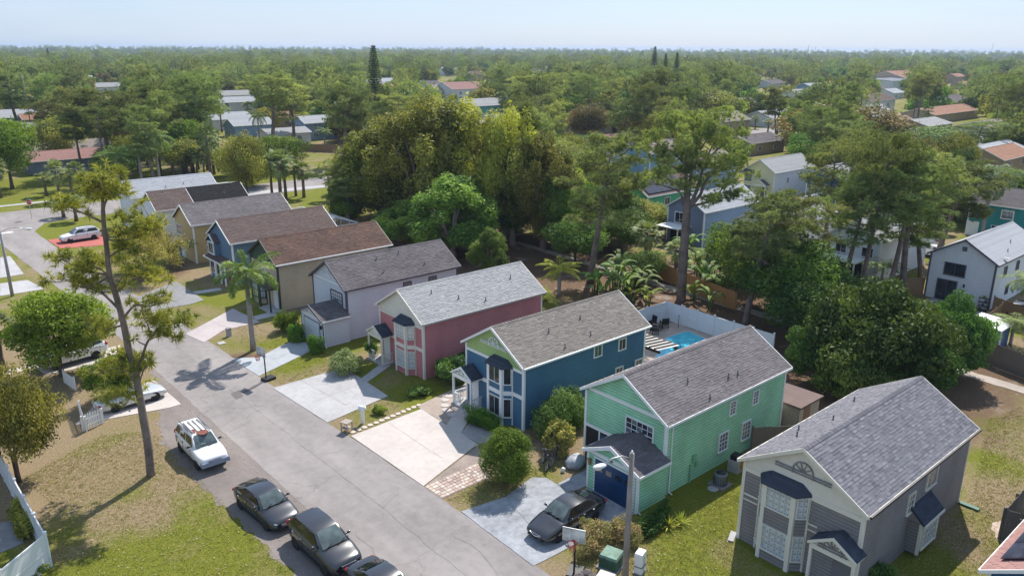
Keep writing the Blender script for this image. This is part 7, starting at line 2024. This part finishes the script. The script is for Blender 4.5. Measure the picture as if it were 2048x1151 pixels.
def solar(root, D, B, ez, rz, x0, x1, n, m, f0=.12, f1=.9):
    run = B/2; sl = math.atan2(rz-ez, run); V = math.hypot(run, rz-ez)
    M_sol = glass('solar_cells', (.03, .028, .04), .15)
    for i in range(n):
        for k in range(m):
            u = x0+(x1-x0)*(i+.5)/n; f = f0+(f1-f0)*(k+.5)/m
            o = bx('solar_panel', M_sol, root, (u, run*f-math.sin(sl)*.12, ez+(rz-ez)*f+math.cos(sl)*.12), ((x1-x0)/n-.03, V*(f1-f0)/m-.03, .04), 0, sl)
root, w_ = base_house('vivid_green_house', 'vivid green two-storey house with solar panels on its roof', 85.3, 97.8, 68.9, 75.4, SD_vgreen, M_white, SH_brown, None, None, vents=(), tabs=False)
solar(root, 12.5, 6.5, EZ, RZ, .5, 9, 6, 2); window(root, (4.6, w_[2]-.01, 3.5), 1.1, 1.0, SD, M_white, M_glass, 2, 1); window(root, (w_[0]-.01, 3.2, 3.3), 1.2, 1.0, FR, M_white, M_glass, 2, 1)
sh_ = MB(); shingles(sh_, (1.0, -.6, 2.3), (1, 0, 0), (0, .9, .6), 2.4, 1.08, False); sh_.build('entry_roof', SH_plum, root); bx('post', M_white, root, (1.2, -.5, 1.1), (.1, .1, 2.2)); bx('post', M_white, root, (3.2, -.5, 1.1), (.1, .1, 2.2))
root, w_ = base_house('cream_front_house', 'two-storey house with pale yellow front, white side and grey roof', 119.0, 132.2, 69.4, 75.7, SD_white, M_white, SH_pale, SD_pyel, .0, vents=(), tabs=False)
porch(root, w_[0], 1.0, 3.6, -1.0, 2.5, 3.3, SD_pyel, M_white, SH_plum, None, M_glass, False, SD_pyel)
for y, z in ((5.2, 3.3), (5.2, 1.3)): window(root, (w_[0]-.02, y, z), 1.3, 1.3, FR, M_white, M_glassmid, 2, 2)
window(root, (8.5, w_[2]-.01, 3.4), 1.0, .9, SD, M_white, M_glassmid, 2, 2); window(root, (4.5, w_[2]-.01, 3.0), .6, .8, SD, M_white, M_glassmid, 1, 2)
mb = MB(); shingles(mb, (-.6, 4.2, 4.2), (0, 1, 0), (.9, 0, .5), 2.0, 1.03, False); mb.build('bay_roof', SH_slate, root)
root, w_ = base_house('cobalt_house', 'cobalt blue house with large white-framed window beside the cream front house', 120.5, 133, 58.3, 64.9, SD_cobalt, M_white, SH_pale, None, None, vents=(), tabs=False)
window(root, (w_[0]-.02, 4.2, 3.2), 2.2, 1.8, FR, M_white, M_blind, 3, 2, casing=.15); mb = MB(); shingles(mb, (-.8, .4, 2.2), (0, 1, 0), (1.1, 0, .5), 5.6, 1.2, False); mb.build('porch_roof', SH_white, root); bx('post', M_white, root, (-.7, .6, 1.1), (.12, .12, 2.2))
root, w_ = base_house('bay_front_house', 'blue-grey two-storey house with white bay window behind the largest pine', 113.8, 126, 81.4, 88, SD_bluegrey, M_white, SH_buff, None, None, vents=(), tabs=False)
bay(root, w_[0], 3.3, 5.6, 4.2, SD_bluegrey, M_white, SH_plum, pane=M_blind, nx=3, nz=2, fine=False)
mb = MB(); shingles(mb, (-2.4, .2, 2.4), (1, 0, 0), (0, 1.6, .9), 2.6, 1.83, False); shingles(mb, (.2, 3.4, 2.4), (-1, 0, 0), (0, -1.6, .9), 2.6, 1.83, False); mb.build('garage_roof', SH_plum, root); bx('garage', SD_bluegrey, root, (-1.0, 1.8, 1.2), (2.5, 2.8, 2.4))
root, w_ = base_house('light_blue_house', 'light blue two-storey house with plain grey roof beyond the single pine', 122.0, 134, 98.6, 105.4, SD_lblue, M_white, SH_buff, None, None, vents=((.55, .6),), tabs=False)
window(root, (4.0, w_[2]-.01, 3.3), 1.1, .9, SD, M_white, M_glass, 2, 1)
root, w_ = base_house('peach_roof_house', 'house with pale peach shingle roof behind the light blue house', 124.5, 136, 112.4, 119, SD_white, M_white, SH_pink, None, None, vents=(), tabs=False)
root, w_ = base_house('teal_house', 'deep teal two-storey house with weathered grey roof', 116.9, 129.4, 38.6, 45.3, SD_teal, M_white, SH_green, None, None, vents=(), tabs=False, rot=-PI/2)
root.location = (117.0, 38.8, 0)
window(root, (5.0, w_[2]-.01, 3.5), 1.3, 1.0, SD, M_white, M_glassmid, 2, 2, casing=.12); window(root, (3.8, w_[2]-.01, 1.2), .8, 1.2, SD, M_white, M_glass, 1, 2)
bx('garage_door', M_white, root, (1.0, w_[2]-.03, 1.0), (1.6, .05, 2.0))
# house in the near right corner with solar roof
root = thing('solar_roof_house', 'royal blue house with dusty red shingles and black solar panels', 'house', (34.2, 1.0, 0))
gable_roof(root, 0, 12, 0, 7.3, 3.0, 5.1, SH_pink, M_white, True, vents=(), gutter=M_white, name='roof')
body(root, .3, 11.7, .3, 7.0, 3.05, 5.0, SD_cobalt, None, None, M_white)
run = 3.65; sl = math.atan2(2.1, run); Vv = math.hypot(run, 2.1)
for i in range(5):
    for k in range(3):
        f = .14+.78*(k+.5)/3; bx('solar_panel', glass('solar_cells_blue', (.04, .045, .07), .15), root, (.9+1.75*(i+.5), 7.3-run*f+math.sin(sl)*.12, 3.0+2.1*f+math.cos(sl)*.12), (1.71, Vv*.78/3-.03, .04), 0, -sl)
window(root, (.29, 5.2, 1.6), 1.4, 1.1, FR, M_white, M_glass, 2, 2)
# corner roof bottom left
root = thing('tile_roof_house', 'low house with terracotta tile roof at the edge of the white fence', 'house', (-9.6, 28.0, 0)); gable_roof(root, 0, 12.1, 0, 7.0, 2.7, 4.4, SH_terra, M_white, True, vents=(), gutter=M_white); body(root, .3, 11.8, .3, 6.7, 2.75, 4.3, SD_turq, None, None, M_white)
# pale house left edge of the street
root = thing('pale_blue_cottage', 'pale blue cottage with white railing behind the olive-leaved tree', 'house', (-8.5, 57.0, 0)); gable_roof(root, 0, 10.5, 0, 6.5, 2.8, 4.4, SH_buff, M_white, False, vents=()); body(root, .3, 10.2, .3, 6.2, 2.85, 4.3, siding('pale_blue_siding', (.5, .56, .64), .06), None, None, M_white)
window(root, (10.2+.01, 3.2, 1.5), 1.4, 1.1, BK, M_white, M_blind, 2, 2)
# screened pool cage behind the straw house
r = thing('pool_cage', 'white-framed screened pool cage behind the straw house', 'pool cage', (42.9, 86.6, 0))
cg = MB(); Lx, Ly, hz = 6.5, 9.0, 3.0
for z in (1.2, hz):
    for a, b in (((0, 0), (Lx, 0)), ((Lx, 0), (Lx, Ly)), ((Lx, Ly), (0, Ly))): cg.bar((*a, z), (*b, z), .08, .08)
nb_c = 5
for i in range(nb_c):
    y = Ly*i/(nb_c-1)
    for x in (Lx,): cg.bar((x, y, 0), (x, y, hz), .08)
    cg.bar((0, y, hz+.9), (Lx*.5, y, hz+1.1), .08); cg.bar((Lx*.5, y, hz+1.1), (Lx, y, hz), .08)
    if i < nb_c-1:
        y2 = Ly*(i+1)/(nb_c-1); cg.bar((Lx, y, hz), (Lx*.5, y2, hz+1.1), .06); cg.bar((Lx*.5, y, hz+1.1), (0, y2, hz+.9), .06)
cg.bar((Lx*.5, 0, hz+1.1), (Lx*.5, Ly, hz+1.1), .08); cg.bar((0, 0, 0), (0, 0, hz), .08); cg.bar((0, Ly, 0), (0, Ly, hz), .08); cg.bar((Lx*.5, 0, 0), (Lx*.5, 0, hz+1), .08)
cg.build('frame', M_white, r)
sm = bpy.data.materials.new('insect_screen'); nt, nd, lk, b = nodes_of(sm); b.inputs['Base Color'].default_value = (.3, .3, .3, 1); b.inputs['Alpha'].default_value = .28
MB().add([(0, 0, hz+.9), (Lx*.5, 0, hz+1.1), (Lx, 0, hz), (0, Ly, hz+.9), (Lx*.5, Ly, hz+1.1), (Lx, Ly, hz), (Lx, 0, 0), (Lx, Ly, 0)], [(0, 1, 4, 3), (1, 2, 5, 4), (2, 6, 7, 5)]).build('screen', sm, r)
# ---- far houses: px of the near-left foot of the wall, depth, breadth, storeys
SIMPLE = [
 ('house with dusty red roof facing the cross street lawn', (62, 352), 16, 8, 2.7, 4.2, SD_steel, SH_pink), ('house with buff shingle roof behind the dusty red roof', (58, 330), 17, 9, 2.7, 4.2, SD_sand, SH_buff),
 ('house with long terracotta roof behind the buff roof', (56, 301), 20, 9, 2.7, 4.0, SD_sand, SH_terra), ('house with grey-green roof in the left row', (52, 276), 26, 9, 2.7, 3.8, SD_white, shingle('grey_green_shingles', (.24, .28, .26), (.34, .38, .36))), ('house with terracotta roof beyond the grey-green roof', (48, 258), 28, 10, 2.7, 4.2, SD_sand, SH_terra),
 ('blue gabled cottage with white rake boards', (2, 258), 14, 9, 3.2, 5.4, SD_lblue, SH_white), ('smaller blue cottage with white gable trim', (35, 252), 9, 8, 2.6, 4.4, SD_lblue, SH_white), ('tan two-storey house behind the blue cottages', (55, 228), 12, 10, 5.0, 6.8, SD_sand, SH_terra), ('house with sage gable roof behind the utility pole', (85, 245), 13, 10, 2.8, 5.0, SD_sage, shingle('sage_shingles', (.3, .34, .3), (.4, .44, .4))),
 ('white-roofed house at the front of the far white cluster', (425, 262), 13, 9, 3.2, 5.0, SD_white, SH_white), ('white-roofed house at the back of the far white cluster', (435, 232), 16, 9, 4.6, 6.4, SD_white, SH_white), ('pale blue house in the far white cluster', (470, 276), 12, 8, 3.2, 4.9, SD_bluegrey, SH_white), ('house with orange roof beside the far white cluster', (548, 256), 18, 9, 3.0, 4.6, SD_sand, SH_terra), ('light blue far house with white roof by the feather palm', (612, 282), 13, 9, 4.6, 6.3, SD_bluegrey, SH_white), ('pale house with white awning by the park lawn', (540, 292), 12, 8, 2.8, 4.0, SD_white, SH_white),
 ('turquoise two-storey house with grey roof amid the treetops', (940, 243), 17, 11, 5.0, 7.2, SD_turq, SH_pale), ('white house with bay roof beside the turquoise house', (985, 262), 11, 8, 3.0, 4.6, SD_white, SH_white), ('pale house with pink roof in the far treetops', (905, 203), 20, 16, 5.5, 8.5, SD_white, SH_pink), ('cream house with tan roof beside the pink-roofed house', (876, 202), 14, 12, 5.0, 7.5, SD_pyel, SH_buff),
 ('pale house glimpsed behind the small dark round-headed tree', (1098, 226), 16, 12, 5, 7, SD_white, SH_white), ('white house far behind the flat-topped pine', (1130, 215), 13, 12, 5, 7.2, SD_white, SH_pale),
 ('tan house with flat dark hipped roof by the side street', (1503, 312), 15, 9, 2.9, 4.4, SD_sand, SH_plum), ('white house with brown roof among the right treetops', (1738, 232), 22, 11, 5.5, 8.0, SD_white, SH_brown), ('white garage-fronted house before the brown-roofed house', (1745, 245), 14, 9, 3.5, 5.6, SD_white, SH_white),
 ('house with low pale hipped roof beside the brown gable house', (1752, 268), 16, 12, 2.8, 4.6, SD_white, SH_pale), ('house with brown gable roof and blue trim', (1790, 275), 18, 11, 3.0, 5.2, SD_steel, shingle('rust_brown_shingles', (.3, .19, .14), (.42, .28, .2))), ('house with pale grey hipped roof behind the brown gable', (1856, 272), 18, 12, 2.8, 4.4, SD_sand, SH_pale),
 ('long low house with dark grey roof in the far right', (1885, 228), 30, 12, 4, 6.5, SD_sand, SH_plum), ('long low house with terracotta roof in the far right', (1868, 248), 40, 12, 3, 5, SD_sand, SH_terra), ('cream house with green window trim at the right edge', (1982, 305), 22, 12, 5.2, 7.0, SD_pyel, SH_buff), ('white-roofed carport house before the green-trimmed house', (1960, 318), 20, 9, 3, 4.2, SD_white, SH_white), ('pale-roofed house above the teal house', (1990, 358), 18, 9, 4.6, 6.2, SD_white, SH_white), ('house with terracotta shingles directly behind the teal house', (2000, 372), 16, 8, 4.8, 6.6, SD_sand, SH_terra),
 ('long white commercial building on the far right plain', (1785, 182), 60, 30, 6, 7, SD_white, SH_white), ('building with bright terracotta roof on the far right plain', (1806, 178), 40, 25, 7, 11, SD_sand, SH_terra), ('bright blue roofed house in the left treetops', (248, 168), 22, 14, 5, 8, SD_white, shingle('bright_blue_roof', (.1, .3, .5), (.15, .38, .6))), ('grey gabled house in the left treetops', (670, 172), 18, 14, 6, 9, SD_bluegrey, SH_pale), ('tan house glimpsed behind the far pines', (812, 165), 26, 16, 5, 8, SD_sand, SH_terra), ('white house with white roof past the sabal palms', (1470, 232), 18, 12, 4, 6, SD_white, SH_white), ('house with flat white roof beyond the golden olive tree', (1410, 185), 22, 14, 4.5, 6.5, SD_white, SH_white), ('house with pale tan tile roof on the far plain', (1486, 168), 24, 16, 5, 8, SD_sand, SH_buff)]
RECTS = [(29, 12, 46, 120)]
for lab, (x, y), D, B, ez, rz, wm_, rm_ in SIMPLE:
    q = W(x, y)
    root, w_ = base_house('far_house', lab, q[0], q[0]+D, q[1], q[1]+B, wm_, M_white, rm_, None, None, vents=(), tabs=False, ez=ez, rz=rz, corner=False)
    RECTS.append((q[0]-2, q[1]-2, q[0]+D+2, q[1]+B+2))
    for k in range(2):
        for zz in ((1.5,) if ez < 4.4 else (1.4, 3.7)):
            window(root, (D*(.25+.45*k), w_[2]-.02, zz), 1.3, 1.1, SD, M_white, M_glassmid, 2, 1, fine=False)
    window(root, (w_[0]-.02, B*.5, 1.4 if ez < 4.4 else 3.6), 1.5, 1.1, FR, M_white, M_glassmid, 2, 1, fine=False)
for o in [(82, 23, 97, 76), (112, 56, 135, 106), (116, 25, 124, 40)]: RECTS.append(o)

# ================================================================== woods
# px windows that stay open onto houses, lawns and streets: (x0, y0, x1, y1, ground row of the thing)
OPEN = [(1235, 268, 1300, 318, 330), (1378, 300, 1420, 380, 380), (1500, 278, 1568, 312, 315), (1510, 312, 1645, 400, 400), (935, 200, 1006, 240, 246), (878, 178, 938, 198, 204), (425, 212, 505, 262, 275), (548, 228, 618, 258, 262), (615, 240, 690, 285, 290), (60, 238, 175, 345, 355), (0, 212, 60, 258, 262), (1742, 196, 1800, 236, 246),
        (1768, 238, 1905, 262, 275), (1890, 208, 1960, 244, 250), (1985, 262, 2048, 325, 330), (1950, 340, 2048, 470, 480), (1480, 250, 1560, 272, 275), (0, 345, 260, 440, 450), (490, 360, 720, 400, 410), (620, 300, 700, 345, 350), (1860, 470, 1920, 520, 525)]
rng = np.random.default_rng(77)
KINDS = [('white', SD_white, SH_white), ('terracotta', SD_sand, SH_terra), ('pale grey', SD_white, SH_pale), ('buff', SD_sand, SH_buff), ('white', SD_bluegrey, SH_white), ('brown', SD_sand, SH_brown), ('dark grey', SD_white, SH_plum)]
nfar = 0
for tr_ in range(900):
    if nfar >= 46: break
    px_, py_ = rng.uniform(10, 2030), 148+150*rng.random()**1.4
    q = W(px_, py_); D, B = rng.uniform(13, 19), rng.uniform(9, 13); two = rng.random() < .4
    if q[1] < 150 and q[0] < 110: continue
    if any(a[0]-6 < q[0]+D and q[0] < a[2]+6 and a[1]-6 < q[1]+B and q[1] < a[3]+6 for a in RECTS): continue
    nm, wm_, rm_ = KINDS[rng.integers(0, len(KINDS))]
    ez, rz = (5.0, 7.2) if two else (3.0, 5.0)
    root, w_ = base_house('far_house', 'house with %s roof half hidden in the far woods' % nm, q[0], q[0]+D, q[1], q[1]+B, wm_, M_white, rm_, None, None, vents=(), tabs=False, ez=ez, rz=rz, corner=False, group='%s roofed houses in the far woods' % nm)
    for k in range(2): window(root, (D*(.25+.45*k), w_[2]-.02, 1.5 if not two else 3.6), 1.4, 1.1, SD, M_white, M_glassmid, 2, 1, fine=False)
    RECTS.append((q[0]-2, q[1]-2, q[0]+D+2, q[1]+B+2)); nfar += 1
    if rng.random() < .35:
        c = [PX(x, y, z) for x in (q[0], q[0]+D) for y in (q[1], q[1]+B) for z in (1.5, rz)]
        x0_, x1_ = min(v[0] for v in c), max(v[0] for v in c); w__ = x1_-x0_
        OPEN.append((x0_+w__*.15, min(v[1] for v in c)+2, x1_-w__*.15, max(v[1] for v in c), py_))
def free(p, r, h):
    x, y = p
    for a in RECTS:
        if a[0]-r*.5 < x < a[2]+r*.5 and a[1]-r*.5 < y < a[3]+r*.5: return False
    if 124 < y < 150 and x < 300: return False
    if 62 < x < 68 and y < 80: return False
    if x < 47 and y < 150: return False
    q0 = PX(x, y, 0); q1 = PX(x, y, h); m = m_per_px(p, h*.7)
    for a in OPEN:
        if q0[1] > a[4]-2 and q0[0]+r/m*.8 > a[0] and q0[0]-r/m*.8 < a[2] and q1[1] < a[3] and q0[1]-(q0[1]-q1[1])*.35 > a[1]-4: return False
    return True
placed = []
def far_tree(proto, name, lab, cat, p, s, sz, group): 
    plant(proto, name, lab, cat, p, None, s, group, sz)
cnt = {'pine': 0, 'broad': 0, 'palm': 0}
tries = 0
while (cnt['pine'] < 290 or cnt['broad'] < 245 or cnt['palm'] < 90) and tries < 40000:
    tries += 1
    r_ = 118*(420/118)**rng.random()
    a = AZ+rng.uniform(-.64, .64)
    p = (math.cos(a)*r_, math.sin(a)*r_)
    u = rng.random()
    kind = 'pine' if u < .46 else ('broad' if u < .9 else 'palm')
    if cnt[kind] >= {'pine': 290, 'broad': 245, 'palm': 90}[kind]: continue
    h = {'pine': rng.uniform(11.5, 17), 'broad': rng.uniform(6, 11), 'palm': rng.uniform(5, 9)}[kind]
    cr = {'pine': 4.2, 'broad': 4.5, 'palm': 2.5}[kind]
    if r_ < 165 and kind == 'pine': h = min(h, 14)
    md = cr*(1.05 if kind != 'palm' else 1.3)
    if any((p[0]-q[0])**2+(p[1]-q[1])**2 < md*md for q in placed): continue
    if not free(p, cr, h): continue
    placed.append(p); cnt[kind] += 1
    if kind == 'pine':
        i = rng.integers(0, 5); far_tree(PINES[i], 'slash_pine', 'slash pine with open flat-topped crown in the woods beyond the houses', 'tree', p, rng.uniform(.8, 1.2), h/(18, 16, 17, 15, 19)[i], 'slash pines in the woods')
    elif kind == 'broad':
        i = int(rng.choice([0, 0, 1, 1, 2, 2, 3, 4])); far_tree(BROAD[i], 'broadleaf_tree', ['mid green leafy tree in the woods beyond the houses', 'dark green leafy tree in the woods beyond the houses', 'olive green leafy tree in the woods beyond the houses', 'russet-tinged leafy tree in the woods beyond the houses', 'bright lime leafy tree in the woods beyond the houses'][i], 'tree', p, rng.uniform(.7, 1.25), h/(9, 8, 10, 9, 8.5)[i], ['mid green', 'dark green', 'olive', 'russet', 'lime'][i]+' trees in the woods')
    else:
        i = rng.integers(0, 3); far_tree(SABAL[i], 'sabal_palm', 'sabal palm among the trees of the woods beyond the houses', 'palm', p, rng.uniform(1.1, 1.6), h/(5, 4.2, 6.2)[i], 'sabal palms in the woods')
# farther woods as one mass
def lod(proto_fn): return proto_fn
def merge(pr):
    """trunk and crown of a light tree as one mesh with two materials"""
    a, b = pr
    va = np.zeros(len(a.vertices)*3, np.float32); a.vertices.foreach_get('co', va); vb = np.zeros(len(b.vertices)*3, np.float32); b.vertices.foreach_get('co', vb)
    fa = [tuple(p.vertices) for p in a.polygons]; fb = [tuple(i+len(a.vertices) for i in p.vertices) for p in b.polygons]
    me = bpy.data.meshes.new('far_tree'); me.from_pydata(np.concatenate([va, vb]).reshape(-1, 3).tolist(), [], fa+fb)
    me.materials.append(a.materials[0]); me.materials.append(b.materials[0])
    me.polygons.foreach_set('material_index', [0]*len(fa)+[1]*len(fb))
    tb = np.zeros(len(b.vertices), np.float32); b.attributes['tint'].data.foreach_get('value', tb)
    at = me.attributes.new('tint', 'FLOAT', 'POINT'); at.data.foreach_set('value', np.concatenate([np.full(len(a.vertices), .5, np.float32), tb])); me.update()
    return me
def lod_pine(seed, H, Rc):
    rng = np.random.default_rng(seed); mb = MB().tube([(0, 0, -.2), (0, 0, H*.9)], [.25, .1], 5)
    n = 130; f = rng.random(n); a = rng.random(n)*6.28; prof = np.sin(np.pi*np.clip(.2+.8*(1-f), 0, 1))**.6
    rr = Rc*prof*rng.random(n)**.5
    C = np.stack([np.cos(a)*rr, np.sin(a)*rr, H*(.55+.43*f)], 1)
    V, t = needles(C, unit(C-np.array([0, 0, H*.6])+np.array([0, 0, 1.5])), 14, 1.0, .16, rng, np.clip(rng.normal(.45, .2, n), 0, 1))
    return (mb.mesh('t', M_barkp), fast_mesh('c', V, np.arange(len(V)).reshape(-1, 3), t, L_pine))
LOD = [merge(lod_pine(201, 16, 4.5)), merge(lod_pine(202, 14, 4.0)), merge(lod_pine(203, 15, 5.0))]+[merge(make_broadleaf(210+i, 9.5, 4.8, .1, 22, 1700, .8, .55, m_, lobe=(.3, .42))) for i, m_ in enumerate((L_mid, L_dark, L_olive, L_mid, L_rust))]
lc = bpy.data.collections.new('far_tree_kinds')
for me in LOD: lc.objects.link(bpy.data.objects.new('far_tree', me))
n_ = 15000
rr = 190*(4200/190)**(rng.random(n_)**.85)
aa = AZ+rng.uniform(-.68, .68, n_)
pts = np.stack([np.cos(aa)*rr, np.sin(aa)*rr, np.zeros(n_)], 1)
keep = []
for i in range(n_):
    p = pts[i]; ok = True
    if rr[i] < 430 and any((p[0]-q[0])**2+(p[1]-q[1])**2 < 12 for q in placed): ok = False
    if ok and rr[i] < 700: ok = free((p[0], p[1]), 4.5, 12)
    keep.append(ok)
pts = pts[keep]; n_ = len(pts); rr = rr[keep]
fm = bpy.data.meshes.new('woods'); fm.from_pydata(pts.tolist(), [], [])
dist = rr
at = fm.attributes.new('scl', 'FLOAT', 'POINT'); at.data.foreach_set('value', (rng.uniform(.55, 1.22, n_)*(1+np.clip(dist-1200, 0, 3000)/5500)).astype(np.float32))
at = fm.attributes.new('rot', 'FLOAT', 'POINT'); at.data.foreach_set('value', rng.uniform(0, 6.28, n_).astype(np.float32))
at = fm.attributes.new('pick', 'INT', 'POINT'); at.data.foreach_set('value', rng.choice(8, n_, p=[.14, .14, .12, .16, .14, .16, .1, .04]).astype(np.int32))
wo = obj('woods', fm); wo['kind'] = 'stuff'; tag(wo, 'far woods of pines and broadleaf trees reaching to the horizon', 'woods')
ng = bpy.data.node_groups.new('scatter_trees', 'GeometryNodeTree')
ng.interface.new_socket('Geometry', in_out='INPUT', socket_type='NodeSocketGeometry'); ng.interface.new_socket('Geometry', in_out='OUTPUT', socket_type='NodeSocketGeometry')
gi = ng.nodes.new('NodeGroupInput'); go_ = ng.nodes.new('NodeGroupOutput'); ip = ng.nodes.new('GeometryNodeInstanceOnPoints'); ci = ng.nodes.new('GeometryNodeCollectionInfo')
ci.inputs['Collection'].default_value = lc; ci.inputs['Separate Children'].default_value = True; ci.inputs['Reset Children'].default_value = True
def na(nm, t):
    n = ng.nodes.new('GeometryNodeInputNamedAttribute'); n.data_type = t; n.inputs[0].default_value = nm; return n.outputs[0]
cx = ng.nodes.new('ShaderNodeCombineXYZ'); ng.links.new(na('rot', 'FLOAT'), cx.inputs[2])
ng.links.new(gi.outputs[0], ip.inputs['Points']); ng.links.new(ci.outputs[0], ip.inputs['Instance']); ip.inputs['Pick Instance'].default_value = True
ng.links.new(na('pick', 'INT'), ip.inputs['Instance Index']); ng.links.new(cx.outputs[0], ip.inputs['Rotation']); ng.links.new(na('scl', 'FLOAT'), ip.inputs['Scale'])
ng.links.new(ip.outputs[0], go_.inputs[0])
md_ = wo.modifiers.new('scatter', 'NODES'); md_.node_group = ng
# understorey between the near woods: low shrubs so that no bare plain shows
UL = 'low leafy undergrowth bush in the woods'
# haze: pale air that fades the far woods
hz_ = MB().box((0, 0, 14.5), (11000, 11000, 31)).build('haze', None); hz_['kind'] = 'stuff'; tag(hz_, 'thin pale blue haze over the distant woods', 'haze')
hm = bpy.data.materials.new('haze_air'); hm.use_nodes = True; hn = hm.node_tree; hn.nodes.clear(); ho_ = hn.nodes.new('ShaderNodeOutputMaterial'); pv = hn.nodes.new('ShaderNodeVolumePrincipled')
pv.inputs['Color'].default_value = (.56, .70, .95, 1); pv.inputs['Density'].default_value = .00014; pv.inputs['Anisotropy'].default_value = .2
hn.links.new(pv.outputs[0], ho_.inputs['Volume']); hz_.data.materials.append(hm)
